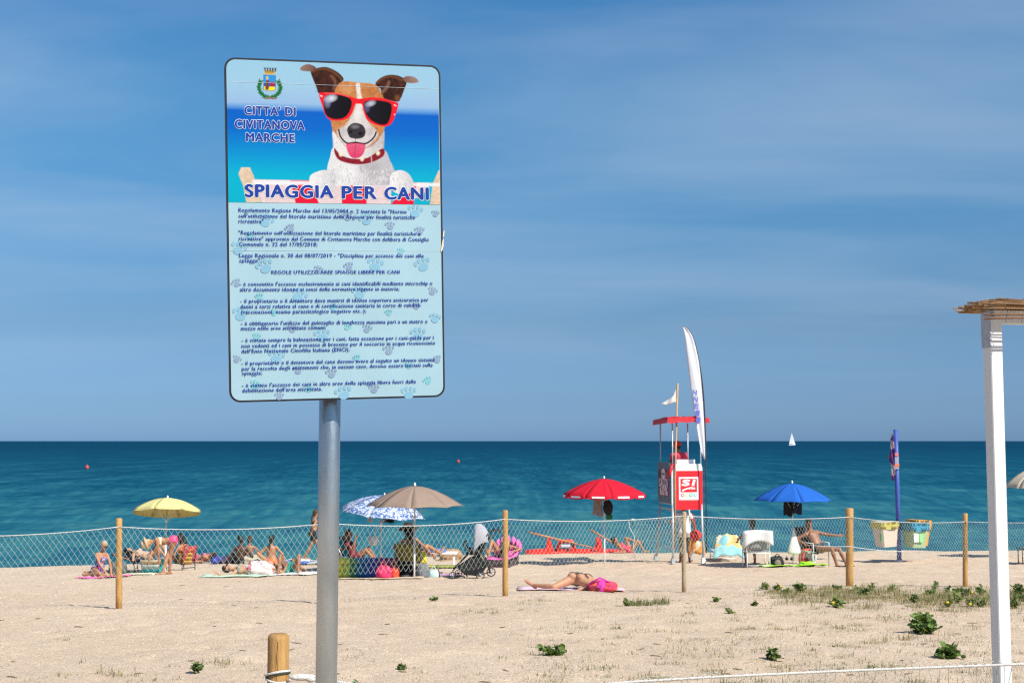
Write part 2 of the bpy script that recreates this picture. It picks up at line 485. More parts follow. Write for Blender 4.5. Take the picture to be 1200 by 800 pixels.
# ------------------------------------------------------------------ sea
def sea_material():
    m = bpy.data.materials.new('sea_water'); m.use_nodes = True
    n, l = m.node_tree.nodes, m.node_tree.links
    p = n['Principled BSDF']
    tc = n.new('ShaderNodeTexCoord')
    se = n.new('ShaderNodeSeparateXYZ'); l.new(tc.outputs['Object'], se.inputs[0])
    lg = n.new('ShaderNodeMath'); lg.operation = 'LOGARITHM'; lg.inputs[1].default_value = 10
    l.new(se.outputs['Y'], lg.inputs[0])
    mp = n.new('ShaderNodeMapping'); mp.inputs['Scale'].default_value = (0.03, 0.13, 1)
    l.new(tc.outputs['Object'], mp.inputs[0])
    nz = n.new('ShaderNodeTexNoise'); nz.inputs['Scale'].default_value = 1.0; nz.inputs['Detail'].default_value = 12; nz.inputs['Roughness'].default_value = 0.8
    l.new(mp.outputs[0], nz.inputs['Vector'])
    mr = n.new('ShaderNodeMapRange'); mr.inputs['From Min'].default_value = 1.65; mr.inputs['From Max'].default_value = 3.0
    l.new(lg.outputs[0], mr.inputs['Value'])
    sb = n.new('ShaderNodeMath'); sb.operation = 'MULTIPLY_ADD'; sb.inputs[1].default_value = 1.0; sb.inputs[2].default_value = -0.5
    # light and shade of the wave faces put into the colour: narrow, long in depth
    mp2 = n.new('ShaderNodeMapping'); mp2.inputs['Scale'].default_value = (0.9, 0.10, 1); mp2.inputs['Rotation'].default_value = (0, 0, 0.25)
    l.new(tc.outputs['Object'], mp2.inputs[0])
    nz2 = n.new('ShaderNodeTexNoise'); nz2.inputs['Scale'].default_value = 1.0; nz2.inputs['Detail'].default_value = 7; nz2.inputs['Roughness'].default_value = 0.6
    l.new(mp2.outputs[0], nz2.inputs['Vector'])
    mp3 = n.new('ShaderNodeMapping'); mp3.inputs['Scale'].default_value = (0.16, 0.022, 1); mp3.inputs['Rotation'].default_value = (0, 0, -0.2)
    l.new(tc.outputs['Object'], mp3.inputs[0])
    nz3 = n.new('ShaderNodeTexNoise'); nz3.inputs['Scale'].default_value = 1.0; nz3.inputs['Detail'].default_value = 6
    l.new(mp3.outputs[0], nz3.inputs['Vector'])
    m1 = n.new('ShaderNodeMath'); m1.operation = 'ADD'; l.new(nz.outputs['Fac'], m1.inputs[0]); l.new(nz2.outputs['Fac'], m1.inputs[1])
    m2 = n.new('ShaderNodeMath'); m2.operation = 'ADD'; l.new(m1.outputs[0], m2.inputs[0]); l.new(nz3.outputs['Fac'], m2.inputs[1])
    m3 = n.new('ShaderNodeMath'); m3.operation = 'ADD'; m3.inputs[1].default_value = -1.0; l.new(m2.outputs[0], m3.inputs[0])
    l.new(m3.outputs[0], sb.inputs[0])
    ad = n.new('ShaderNodeMath'); ad.operation = 'ADD'
    l.new(mr.outputs[0], ad.inputs[0]); l.new(sb.outputs[0], ad.inputs[1])
    rp = n.new('ShaderNodeValToRGB')          # depth of the water: pale sandy shallows to deep blue
    e = rp.color_ramp.elements
    e[0].position = 0.0; e[0].color = (0.031, 0.140, 0.165, 1)
    e[1].position = 1.0; e[1].color = (0.0010, 0.036, 0.078, 1)
    x = e.new(0.25); x.color = (0.011, 0.092, 0.138, 1)
    x = e.new(0.55); x.color = (0.003, 0.057, 0.103, 1)
    l.new(ad.outputs[0], rp.inputs[0])
    n.remove(p)
    df = n.new('ShaderNodeBsdfDiffuse'); l.new(rp.outputs[0], df.inputs['Color'])
    gl = n.new('ShaderNodeBsdfGlossy'); gl.inputs['Roughness'].default_value = 0.18
    mx = n.new('ShaderNodeMixShader'); mx.inputs[0].default_value = 0.035
    l.new(df.outputs[0], mx.inputs[1]); l.new(gl.outputs[0], mx.inputs[2]); l.new(mx.outputs[0], n['Material Output'].inputs['Surface'])
    prev = None
    for sc, st, dist in (((0.10, 0.30, 1), 0.55, 0.55), ((0.5, 1.3, 1), 0.55, 0.22), ((2.2, 4.5, 1), 0.5, 0.07)):
        mpp = n.new('ShaderNodeMapping'); mpp.inputs['Scale'].default_value = sc
        mpp.inputs['Rotation'].default_value = (0, 0, 0.12)
        l.new(tc.outputs['Object'], mpp.inputs[0])
        a = n.new('ShaderNodeTexNoise'); a.inputs['Scale'].default_value = 1.0; a.inputs['Detail'].default_value = 4
        a.inputs['Distortion'].default_value = 0.3
        l.new(mpp.outputs[0], a.inputs['Vector'])
        b = n.new('ShaderNodeBump'); b.inputs['Strength'].default_value = st; b.inputs['Distance'].default_value = dist
        l.new(a.outputs['Fac'], b.inputs['Height'])
        if prev: l.new(prev.outputs[0], b.inputs['Normal'])
        prev = b
    l.new(prev.outputs[0], df.inputs['Normal']); l.new(prev.outputs[0], gl.inputs['Normal'])
    return m
# a fan of rows, finer towards the shore, with real waves on it
def sea_mesh():
    rows = [38.0]
    while rows[-1] < 700:
        rows.append(rows[-1] + max(0.16, (rows[-1] ** 2) / 5.0 / 1480 * 0.55))
    while rows[-1] < 60000:
        rows.append(rows[-1] * 1.5)
    rows = np.array(rows)
    u = np.concatenate([[-20, -6, -2, -1], np.linspace(-0.52, 0.52, 460), [1, 2, 6, 20]])
    Y, U = np.meshgrid(rows, u, indexing='ij')
    X = U * (Y + 15)
    def wave(l, a, ang, ph, seed):
        c, s = math.cos(ang), math.sin(ang)
        q = (X * s + Y * c) * 2 * math.pi / l + ph + 3.0 * vnoise(X / (l * 3.3) + 50, Y / (l * 2.2) + 50, seed)
        amp = a * (0.35 + 1.1 * vnoise(X / (l * 2.5) + 9, Y / (l * 1.6) + 9, seed + 7))
        return amp * (np.sin(q) + 0.25 * np.cos(2 * q))
    Z = np.zeros_like(X)
    for k, (l, a, ang) in enumerate(((9.0, .11, .1), (5.2, .08, -.25), (2.9, .055, .35), (1.7, .034, -.1), (1.0, .018, .5))):
        lim = np.clip(1.6 - Y / (l * 32), 0, 1)
        Z += wave(l, a, ang, k * 1.3, 20 + k) * lim
    Z *= np.clip((Y - 45) / 12, 0.15, 1)
    me = bpy.data.meshes.new('sea')
    ny_, nx_ = X.shape
    idx = np.arange(nx_ * ny_).reshape(ny_, nx_)
    q = np.stack([idx[:-1, :-1].ravel(), idx[:-1, 1:].ravel(), idx[1:, 1:].ravel(), idx[1:, :-1].ravel()], -1)
    np_mesh(me, np.stack([X.ravel(), Y.ravel(), Z.ravel()], -1), q)
    return me
o = link('sea', sea_mesh(), sea_material(), None, True)
tag(o, 'calm blue green sea with small ripples up to the horizon', 'sea', kind='structure')
# ------------------------------------------------------------------ the notice board
SC = Vector((-0.5042291, 3.60290438, 5.60329151)); SYAW, SROLL, SPIT = 0.25249489, 0.03510021, 0.07910251
SW, SH = 0.62, 0.973
def sign_axes():
    t = Vector((math.cos(SYAW), math.sin(SYAW), 0)); n = Vector((math.sin(SYAW), -math.cos(SYAW), 0))
    u = Vector((0, 0, 1)) * math.cos(SPIT) + n * math.sin(SPIT)
    tt = t * math.cos(SROLL) + u * math.sin(SROLL); uu = -t * math.sin(SROLL) + u * math.cos(SROLL)
    return tt, uu, tt.cross(uu)
ST, SU, SN = sign_axes()
sign = empty('notice_board', (SC.x, SC.y, G(SC.x, SC.y + .1)), 'tall blue and white dog beach notice with rounded corners on a galvanised pole', 'sign')
sroot_inv = Matrix.Translation(-Vector(sign.location))
SM = sroot_inv @ Matrix(((ST.x, SU.x, SN.x, SC.x), (ST.y, SU.y, SN.y, SC.y), (ST.z, SU.z, SN.z, SC.z), (0, 0, 0, 1)))
# pixel of the photograph -> place on the printed face (metres from its centre)
def suv(px, py):
    d = ray(px, py)
    k = (SC - EYE).dot(SN) / d.dot(SN)
    q = EYE + d * k - SC
    return q.dot(ST), q.dot(SU)
def c1(x, y): return (255 + x / 4.4444, 60 + y / 4.4444)
def c2(x, y): return (350 + x / 6.6667, 70 + y / 6.6667)
def c3(x, y): return (295 + x / 7.617, 70 + y / 7.617)
def ct(x, y): return (260 + x / 3.2, 230 + y / 3.2)

def on_sign(name, mb_or_me, m, z, parent=None, smooth=False):
    me_ = mb_or_me.mesh(name) if isinstance(mb_or_me, MB) else mb_or_me
    o = link(name, me_, m, parent or sign, smooth)
    o.matrix_local = SM @ Matrix.Translation((0, 0, z)) if parent is None else Matrix.Translation((0, 0, z))
    return o
def rrect(w, h, r, n=7):
    pts = []
    for cx, cy, a0 in ((w/2 - r, h/2 - r, 0), (-w/2 + r, h/2 - r, 90), (-w/2 + r, -h/2 + r, 180), (w/2 - r, -h/2 + r, 270)):
        for k in range(n + 1):
            a = math.radians(a0 + 90 * k / n)
            pts.append((cx + r * math.cos(a), cy + r * math.sin(a)))
    return pts
edge_m = mat('sign_edge', (0.018, 0.020, 0.026), 0.45, 0.2, 40)
alu_m = mat('sign_aluminium', (0.55, 0.56, 0.58), 0.4, 0.08, 20, metal=0.85)
def film(key, color=None):
    """retroreflective film: printed colour under a fine honeycomb"""
    m = bpy.data.materials.new(key); m.use_nodes = True
    n, l = m.node_tree.nodes, m.node_tree.links
    p = n['Principled BSDF']; p.inputs['Roughness'].default_value = 0.5; p.inputs['Specular IOR Level'].default_value = 0.1
    tc = n.new('ShaderNodeTexCoord')
    if color is None:
        a = n.new('ShaderNodeVertexColor'); a.layer_name = 'print'; src = a.outputs['Color']
    else:
        nz = n.new('ShaderNodeTexNoise'); nz.inputs['Scale'].default_value = 7; nz.inputs['Detail'].default_value = 5
        l.new(tc.outputs['Object'], nz.inputs['Vector'])
        r = n.new('ShaderNodeValToRGB')
        r.color_ramp.elements[0].position = 0.3; r.color_ramp.elements[0].color = (*[c * 0.94 for c in color], 1)
        r.color_ramp.elements[1].position = 0.7; r.color_ramp.elements[1].color = (*[min(1, c * 1.04) for c in color], 1)
        l.new(nz.outputs['Fac'], r.inputs[0]); src = r.outputs[0]
    mp = n.new('ShaderNodeMapping'); mp.inputs['Rotation'].default_value = (0, 0, math.pi / 4)
    l.new(tc.outputs['Object'], mp.inputs[0])
    v = n.new('ShaderNodeTexVoronoi'); v.inputs['Scale'].default_value = 190; v.inputs['Randomness'].default_value = 0.0
    v.voronoi_dimensions = '2D'
    l.new(mp.outputs[0], v.inputs['Vector'])
    rr = n.new('ShaderNodeValToRGB')
    rr.color_ramp.elements[0].position = 0.30; rr.color_ramp.elements[0].color = (1.05, 1.05, 1.05, 1)
    rr.color_ramp.elements[1].position = 0.62; rr.color_ramp.elements[1].color = (0.80, 0.82, 0.84, 1)
    l.new(v.outputs['Distance'], rr.inputs[0])
    mx = n.new('ShaderNodeMix'); mx.data_type = 'RGBA'; mx.blend_type = 'MULTIPLY'; mx.inputs['Factor'].default_value = 1
    l.new(src, mx.inputs['A']); l.new(rr.outputs[0], mx.inputs['B'])
    l.new(mx.outputs['Result'], p.inputs['Base Color'])
    return m
# tray panel with a dark rim
mbx = MB(); mbx.prism(rrect(SW, SH, 0.03), (0, 0, -0.024), (1, 0, 0), (0, 1, 0), (0, 0, 1), 0.024)
on_sign('panel', mbx, edge_m, 0.0)
PALE = tuple(c * 0.70 for c in S(178, 214, 226))
m_pale = film('pale_film', PALE)
mbx = MB(); mbx.add([(a, b, 0) for a, b in rrect(SW - 0.011, SH - 0.011, 0.026)], [tuple(range(32))])
on_sign('printed_face', mbx, m_pale, 0.0012)

# --- the picture, painted shape by shape into the colours of a fine grid
PG = 0.72   # white of the ink
class Canvas:
    def __init__(s, X, Y):
        s.X, s.Y = X, Y
        s.C = np.zeros(X.shape + (3,))
        s.mask = {}
    def catmull(s, pts, k=6, closed=True):
        P = np.array(pts, float); n = len(P); out = []
        rngs = range(n) if closed else range(n - 1)
        for i in rngs:
            if closed:
                p0, p1, p2, p3 = P[(i - 1) % n], P[i], P[(i + 1) % n], P[(i + 2) % n]
            else:
                p0, p1, p2, p3 = P[max(i - 1, 0)], P[i], P[i + 1], P[min(i + 2, n - 1)]
            for j in range(k):
                t = j / k
                out.append(0.5 * ((2*p1) + (-p0 + p2)*t + (2*p0 - 5*p1 + 4*p2 - p3)*t*t + (-p0 + 3*p1 - 3*p2 + p3)*t**3))
        if not closed: out.append(P[-1])
        return np.array(out)
    def _apply(s, sel, a, col, mask):
        col = col(s.X[sel], s.Y[sel]) if callable(col) else np.array(col)
        s.C[sel] = s.C[sel] * (1 - a[:, None]) + col * a[:, None]
        if mask:
            mk = s.mask.setdefault(mask, np.zeros(s.X.shape))
            mk[sel] = np.maximum(mk[sel], a)
    def poly(s, pts, col, f=c1, soft=0.5, smooth=True, alpha=1.0, mask=None):
        P = np.array([f(*p) for p in pts])
        if smooth: P = s.catmull(P)
        pad = soft * 2 + 1
        sel = (s.X > P[:, 0].min() - pad) & (s.X < P[:, 0].max() + pad) & (s.Y > P[:, 1].min() - pad) & (s.Y < P[:, 1].max() + pad)
        x, y = s.X[sel], s.Y[sel]
        ins = np.zeros(len(x), bool); dm = np.full(len(x), 1e9)
        Q = np.roll(P, -1, 0)
        for (ax, ay), (bx, by) in zip(P, Q):
            ex, ey = bx - ax, by - ay
            L = ex * ex + ey * ey + 1e-12
            t = np.clip(((x - ax) * ex + (y - ay) * ey) / L, 0, 1)
            dm = np.minimum(dm, (x - ax - t * ex) ** 2 + (y - ay - t * ey) ** 2)
            c = (ay > y) != (by > y)
            with np.errstate(divide='ignore', invalid='ignore'):
                ins ^= c & (x < ex * (y - ay) / (ey if ey else 1e-9) + ax)
        d = np.sqrt(dm) * np.where(ins, 1, -1)
        s._apply(sel, np.clip(d / soft * 0.5 + 0.5, 0, 1) * alpha, col, mask)
    def stroke(s, pts, w, col, f=c1, soft=0.4, alpha=1.0, mask=None, smooth=True):
        P = np.array([f(*p) for p in pts])
        if smooth and len(P) > 2: P = s.catmull(P, closed=False)
        pad = w + soft + 1
        sel = (s.X > P[:, 0].min() - pad) & (s.X < P[:, 0].max() + pad) & (s.Y > P[:, 1].min() - pad) & (s.Y < P[:, 1].max() + pad)
        x, y = s.X[sel], s.Y[sel]; dm = np.full(len(x), 1e9)
        for (ax, ay), (bx, by) in zip(P[:-1], P[1:]):
            ex, ey = bx - ax, by - ay
            L = ex * ex + ey * ey + 1e-12
            t = np.clip(((x - ax) * ex + (y - ay) * ey) / L, 0, 1)
            dm = np.minimum(dm, (x - ax - t * ex) ** 2 + (y - ay - t * ey) ** 2)
        s._apply(sel, np.clip((w / 2 - np.sqrt(dm)) / soft * 0.5 + 0.5, 0, 1) * alpha, col, mask)
    def blob(s, c, r, col, f=c1, alpha=1.0, mask=None, ang=0):
        cx, cy = f(*c)
        k = {c1: 4.4444, c2: 6.6667, c3: 7.617}[f]
        rx, ry = r[0] / k, r[1] / k
        ca, sa = math.cos(ang), math.sin(ang)
        dx, dy = s.X - cx, s.Y - cy
        u = (dx * ca + dy * sa) / rx; v = (-dx * sa + dy * ca) / ry
        q = u * u + v * v
        sel = q < 1
        s._apply(sel, (1 - q[sel]) ** 1.2 * alpha, col, mask)

STEP = 0.00135
gu = np.arange(-SW/2 + 0.0056, SW/2 - 0.0056, STEP)
v_top = SH/2 - 0.0056
v_bot = suv(*c1(600, 793))[1]
gv = np.linspace(v_bot, v_top, int((v_top - v_bot) / STEP))
UU, VV = np.meshgrid(gu, gv)
# world points of the grid -> pixels of the photograph
Wp = (np.array(SC)[None, None] + UU[..., None] * np.array(ST) + VV[..., None] * np.array(SU)) - np.array(EYE)
zc = Wp @ np.array(FW)
PXX = 600 + FPX * Wp[..., 0] / zc
PYY = 400 - FPX * (Wp @ np.array(UPV)) / zc
cv = Canvas(PXX, PYY)
def L(r, g, b, k=PG): return np.array(S(r, g, b)) * k
# sky and sea of the picture
yy = (PYY - 60) * 4.4444 - ((PXX - 255) * 4.4444) * 0.030
def gradient(stops, v):
    out = np.zeros(v.shape + (3,))
    ps = [s_[0] for s_ in stops]
    for c in range(3):
        out[..., c] = np.interp(v, ps, [s_[1][c] for s_ in stops])
    return out
cv.C[:] = gradient([(0, L(150, 200, 222)), (160, L(158, 199, 222)), (262, L(150, 186, 222)), (285, L(95, 155, 215)), (305, L(0, 96, 196)),
                    (400, L(0, 104, 198)), (520, L(0, 142, 206)), (640, L(0, 176, 206)), (800, L(0, 176, 200))], yy)
def tex(base, amp, sc, seed=1, sy=None):
    base = np.array(base)
    def fn(x, y):
        k = 1 + amp * (vnoise(x * sc, y * (sy or sc), seed) - .5) * 2
        return base[None, :] * k[:, None]
    return fn
def shade(ca, cb, x0, x1, amp=0.12, seed=3, axis_='x'):
    ca, cb = np.array(ca), np.array(cb)
    def fn(x, y):
        t = np.clip(((x if axis_ == 'x' else y) - x0) / (x1 - x0), 0, 1)[:, None]
        k = (1 + amp * (vnoise(x * .9, y * .9, seed) - .5) * 2)[:, None]
        return (ca * (1 - t) + cb * t) * k
    return fn
# deck chair posts and striped cloth
WOOD = L(222, 196, 168)
cv.poly([(108, 640), (122, 606), (168, 606), (188, 650), (205, 720), (232, 785), (150, 790), (132, 700)], tex(WOOD, .12, .4), soft=.4, smooth=False)
cv.poly([(1120, 690), (1150, 622), (1175, 612), (1180, 800), (1105, 800)], tex(WOOD, .12, .4), smooth=False)
def band(x0, x1, b0, b1, col, y0=676, y1=794):
    cv.poly([(x0, y0 + .02 * x0 - 12), (x1, y0 + .02 * x1 - 12), (b1, y1 + 6), (b0, y1 + 6)], col, soft=.4, smooth=False)
PINKW = tex(L(228, 205, 205), .08, .5)
RED = tex(L(232, 22, 58), .08, .5)
band(190, 400, 235, 410, PINKW); band(378, 484, 408, 532, RED); band(482, 645, 530, 650, PINKW)
band(640, 776, 648, 776, RED); band(774, 905, 776, 902, PINKW); band(1005, 1040, 900, 1020, RED); band(1038, 1105, 1020, 1060, PINKW, y1=760)
cv.poly([(180, 672), (700, 682), (1160, 688), (1160, 705), (700, 700), (185, 694)], L(238, 238, 240), soft=1.0, smooth=False, alpha=.9)
# the dog
D = 'dog'
FUR = L(226, 222, 220); TAN = L(198, 130, 74); DKB = L(62, 30, 22)
cv.poly([(612, 500), (585, 555), (570, 620), (580, 690), (700, 700), (905, 695), (925, 640), (897, 570), (862, 515), (740, 540)],
        shade(L(226, 224, 224), L(190, 186, 190), 400, 455, .10), mask=D)
cv.blob((800, 610), (75, 70), L(150, 145, 150), alpha=.5, ang=.4)
cv.blob((590, 660), (40, 50), L(150, 150, 158), alpha=.45)
cv.blob((690, 640), (60, 60), L(240, 238, 238), alpha=.6)
cv.poly([(478, 662), (500, 636), (560, 620), (602, 648), (612, 700), (585, 746), (520, 742), (488, 705)], shade(L(236, 233, 232), L(205, 203, 205), 365, 392), mask=D)
cv.poly([(898, 655), (935, 622), (985, 632), (1018, 680), (1010, 732), (960, 748), (908, 722)], shade(L(238, 235, 234), L(208, 205, 206), 458, 482), mask=D)
for a in ((525, 690, 522, 738), (555, 690, 556, 742), (950, 690, 945, 740), (980, 690, 980, 738)):
    cv.stroke([(a[0], a[1]), (a[2], a[3])], .7, L(150, 140, 142), alpha=.6)
# ears
cv.poly([(95, 88), (150, 66), (215, 60), (280, 85), (330, 122), (350, 160), (312, 200), (290, 260), (165, 268), (140, 222), (110, 150)], tex(DKB, .5, .35, 5, .16), c2, mask=D)
cv.poly([(600, 185), (640, 145), (700, 122), (770, 125), (822, 150), (842, 182), (822, 240), (798, 300), (772, 330), (690, 315), (650, 295), (640, 232), (612, 215)], tex(DKB, .5, .35, 6, .16), c2, mask=D)
cv.stroke([(110, 95), (160, 76), (230, 80), (300, 120), (335, 160)], 2.2, L(122, 74, 46), c2, soft=1.2, alpha=.8)
cv.stroke([(255, 130), (285, 175), (275, 235)], 2.2, L(150, 104, 78), c2, soft=1.6, alpha=.7)
cv.stroke([(612, 182), (660, 145), (730, 132), (800, 160)], 2.4, L(118, 70, 42), c2, soft=1.2, alpha=.8)
cv.stroke([(705, 175), (690, 215), (655, 255)], 2.2, L(160, 118, 92), c2, soft=1.6, alpha=.7)
cv.blob((770, 300), (26, 34), L(140, 84, 44), c2, alpha=.7)
cv.poly([(10, 70), (40, 46), (82, 38), (135, 64), (100, 92), (50, 92), (20, 86)], shade(L(150, 116, 108), L(110, 76, 66), 352, 369), c2, mask=D)
cv.poly([(812, 150), (850, 130), (905, 140), (936, 170), (910, 185), (842, 180)], shade(L(120, 86, 74), L(160, 128, 118), 473, 489), c2, mask=D)
# head
cv.poly([(300, 205), (330, 178), (380, 170), (450, 178), (520, 184), (600, 200), (645, 262), (675, 340), (690, 430), (672, 530), (640, 600), (600, 650), (520, 700), (400, 700),
         (320, 650), (275, 585), (252, 490), (240, 400), (265, 310), (285, 240)], tex(TAN, .2, .5, 8), c2, mask=D)
cv.blob((560, 250), (70, 60), L(170, 98, 48), c2, alpha=.6)
cv.blob((380, 230), (70, 50), L(222, 164, 112), c2, alpha=.6)
cv.poly([(447, 192), (476, 190), (484, 260), (500, 330), (500, 380), (450, 380), (456, 300), (450, 240)], L(232, 224, 216), c2, soft=.9)
cv.poly([(465, 355), (505, 400), (545, 490), (598, 548), (618, 590), (580, 640), (520, 690), (400, 692), (335, 645), (300, 560), (365, 512), (420, 425)],
        tex(L(214, 208, 206), .1, .8, 9), c2, soft=1.4)
cv.poly([(265, 560), (300, 600), (335, 650), (400, 695), (520, 695), (600, 655), (640, 600), (668, 560), (664, 690), (655, 745), (560, 790), (400, 790), (285, 742), (268, 640)],
        shade(L(228, 224, 222), L(190, 180, 176), 420, 450), c2, soft=.9, mask=D)
cv.blob((460, 420), (40, 90), L(238, 232, 226), c2, alpha=.7)
cv.blob((345, 560), (40, 50), L(170, 160, 160), c2, alpha=.5)
cv.blob((560, 560), (40, 50), L(165, 155, 155), c2, alpha=.5)
rs_ = random.Random(3)
for k in range(60):
    a = rs_.uniform(340, 600); b = rs_.uniform(520, 660)
    cv.stroke([(a, b), (a + rs_.uniform(-8, 8), b + 12)], .35, L(120, 110, 110), c2, alpha=.35)
# fur
for k in range(420):
    a = rs_.uniform(250, 680); b = rs_.uniform(175, 560)
    px_, py_2 = c2(a, b)
    dx, dy = (a - 460) * .05 + rs_.uniform(-5, 5), 12 + rs_.uniform(-4, 6)
    if ((a - 462) / 215) ** 2 + ((b - 400) / 250) ** 2 < 1 and not (400 < a < 560 and b > 300):
        cv.stroke([(a, b), (a + dx, b + dy)], .45, L(*((236, 178, 120) if k % 2 else (150, 84, 40))), c2, alpha=.38)
for k in range(420):
    a = rs_.uniform(580, 915); b = rs_.uniform(590, 690)
    cv.stroke([(a, b), (a + rs_.uniform(-6, 6), b + 12)], .55, L(*((250, 248, 248) if k % 2 else (158, 152, 156))), alpha=.40)
for k in range(160):
    a = rs_.uniform(270, 665); b = rs_.uniform(600, 740)
    if abs(a - 465) > 110: cv.stroke([(a, b), (a + rs_.uniform(-6, 6), b + 14)], .5, L(*((248, 244, 242) if k % 2 else (150, 142, 142))), c2, alpha=.4)
for k in range(160):
    ear = k % 2
    a = rs_.uniform(120, 320) if ear else rs_.uniform(640, 815); b = rs_.uniform(85, 240) if ear else rs_.uniform(140, 290)
    cv.stroke([(a, b), (a + rs_.uniform(-8, 8), b + 16)], .5, L(*((104, 60, 42) if k % 4 < 2 else (30, 14, 12))), c2, alpha=.4)
# mouth, tongue, nose
cv.stroke([(312, 548), (322, 590), (345, 628), (385, 655), (445, 648), (515, 658), (560, 635), (592, 600), (604, 568)], 1.9, L(52, 32, 36), c2, mask=D)
cv.poly([(375, 655), (440, 650), (516, 660), (512, 720), (485, 758), (440, 772), (402, 756), (376, 702)], shade(L(232, 96, 130), L(214, 66, 104), 166, 184, .1, axis_='y'), c2)
cv.stroke([(443, 665), (440, 720), (438, 755)], .9, L(170, 44, 78), c2, alpha=.7)
cv.stroke([(378, 656), (445, 650), (514, 660)], 1.5, L(60, 24, 32), c2, alpha=.9)
cv.poly([(378, 545), (408, 506), (450, 496), (500, 514), (522, 560), (510, 602), (470, 618), (430, 617), (394, 602)], tex(L(52, 48, 54), .25, .6), c2)
cv.blob((440, 525), (45, 22), L(130, 128, 134), c2, alpha=.75)
cv.blob((405, 566), (20, 18), L(8, 8, 10), c2); cv.blob((482, 578), (26, 20), L(8, 8, 10), c2)
cv.stroke([(444, 600), (443, 640)], .8, L(60, 52, 54), c2, alpha=.8)
# collar
cv.poly([(608, 505), (640, 540), (700, 560), (780, 556), (858, 508), (864, 545), (800, 580), (720, 590), (640, 572), (612, 540)], tex(L(138, 26, 44), .2, .6), smooth=True)
for x, y in ((642, 538), (752, 562), (835, 532)):
    cv.blob((x, y), (14, 16), L(244, 226, 196)); cv.blob((x, y), (10, 12), L(244, 226, 196))
cv.stroke([(800, 545), (802, 580)], 1.3, L(196, 170, 160))
# sunglasses
GL = L(236, 26, 40)
cv.poly([(158, 272), (200, 258), (300, 262), (400, 288), (450, 305), (500, 305), (560, 297), (640, 300), (720, 322), (774, 340), (774, 372), (748, 455), (716, 508), (660, 523), (590, 507),
         (532, 470), (506, 405), (492, 352), (462, 348), (440, 352), (416, 420), (372, 466), (300, 479), (240, 469), (206, 430), (186, 370)], tex(GL, .1, .5), c2, mask=D)
cv.poly([(199, 305), (228, 277), (300, 275), (380, 294), (411, 320), (410, 370), (382, 430), (340, 460), (272, 465), (216, 436), (198, 380)], shade(L(22, 20, 34), L(8, 6, 10), 380, 412, .2), c2)
cv.poly([(509, 345), (536, 322), (620, 320), (700, 335), (725, 360), (722, 420), (700, 490), (660, 511), (600, 496), (546, 456), (515, 400)], shade(L(24, 20, 32), L(8, 6, 10), 427, 459, .2), c2)
cv.blob((250, 305), (62, 36), L(236, 242, 250), c2, alpha=.8, ang=-.25); cv.blob((225, 330), (34, 60), L(150, 160, 200), c2, alpha=.6)
cv.blob((560, 345), (52, 28), L(220, 226, 240), c2, alpha=.7, ang=-.3); cv.blob((532, 375), (30, 50), L(120, 120, 160), c2, alpha=.5)
cv.stroke([(200, 264), (300, 268), (395, 294)], .8, L(255, 110, 110), c2, alpha=.7)
for x, y in ((172, 284), (182, 288), (748, 356), (758, 362), (748, 430)):
    cv.blob((x, y), (8, 8), L(255, 225, 225), c2)
# the arms of the town: crown, shield, laurel
K = 'crest'
cv.poly([(113, 112), (120, 95), (195, 98), (203, 115), (200, 132), (116, 128)], L(190, 150, 70), c3, smooth=False, mask=K)
for k in range(5):
    x = 108 + k * 24
    cv.poly([(x, 72 + k), (x + 16, 74 + k), (x + 13 - (k - 2) * 1.5, 110), (x + 4 - (k - 2) * 3, 110)], L(70, 60, 52), c3, smooth=False, mask=K)
cv.stroke([(114, 124), (160, 130), (204, 126)], 1.0, L(226, 170, 60), c3, mask=K)
cv.poly([(106, 138), (212, 144), (212, 270), (180, 282), (106, 272)], L(40, 150, 222), c3, smooth=False, mask=K)
cv.poly([(110, 205), (210, 210), (210, 245), (110, 240)], L(30, 80, 180), c3, smooth=False)
cv.poly([(110, 240), (210, 245), (210, 270), (180, 280), (110, 272)], L(250, 226, 30), c3, smooth=False)
cv.poly([(168, 208), (176, 196), (186, 206), (192, 192), (202, 208), (206, 240), (166, 240)], L(176, 30, 60), c3, smooth=False)
cv.poly([(128, 190), (150, 186), (166, 188), (152, 200), (152, 262), (122, 264)], L(126, 66, 40), c3)
cv.blob((138, 170), (16, 20), L(226, 180, 130), c3, alpha=1); cv.blob((138, 158), (14, 10), L(230, 210, 70), c3)
cv.stroke([(106, 138), (212, 144), (212, 270), (180, 282), (106, 272), (106, 138)], .5, L(30, 34, 50), c3, smooth=False, alpha=.8)
for side in (0, 1):
    pts = [(78, 198), (62, 240), (74, 290), (112, 328), (160, 342)] if not side else [(238, 200), (258, 245), (246, 292), (210, 328), (165, 342)]
    cv.stroke(pts, 2.6, tex(L(24, 110, 48), .5, 1.3), c3, mask=K)
    for k in range(14):
        t = k / 13 * 3.99; i = int(t); t -= i
        a, b = pts[i], pts[i + 1]
        x, y = a[0] + (b[0] - a[0]) * t, a[1] + (b[1] - a[1]) * t
        dx, dy = (b[0] - a[0]), (b[1] - a[1]); n_ = math.hypot(dx, dy)
        for sg in (-1, 1):
            cv.stroke([(x, y), (x - dx / n_ * 16 + sg * dy / n_ * 17, y - dy / n_ * 16 - sg * dx / n_ * 17)], 1.1, L(18, 96 + 22 * (k % 2), 40), c3, mask=K)
cv.stroke([(118, 352), (150, 338), (170, 346), (215, 354)], 1.1, L(150, 100, 84), c3, mask=K)
cv.stroke([(130, 338), (160, 348), (205, 340)], .9, L(170, 120, 100), c3, mask=K)
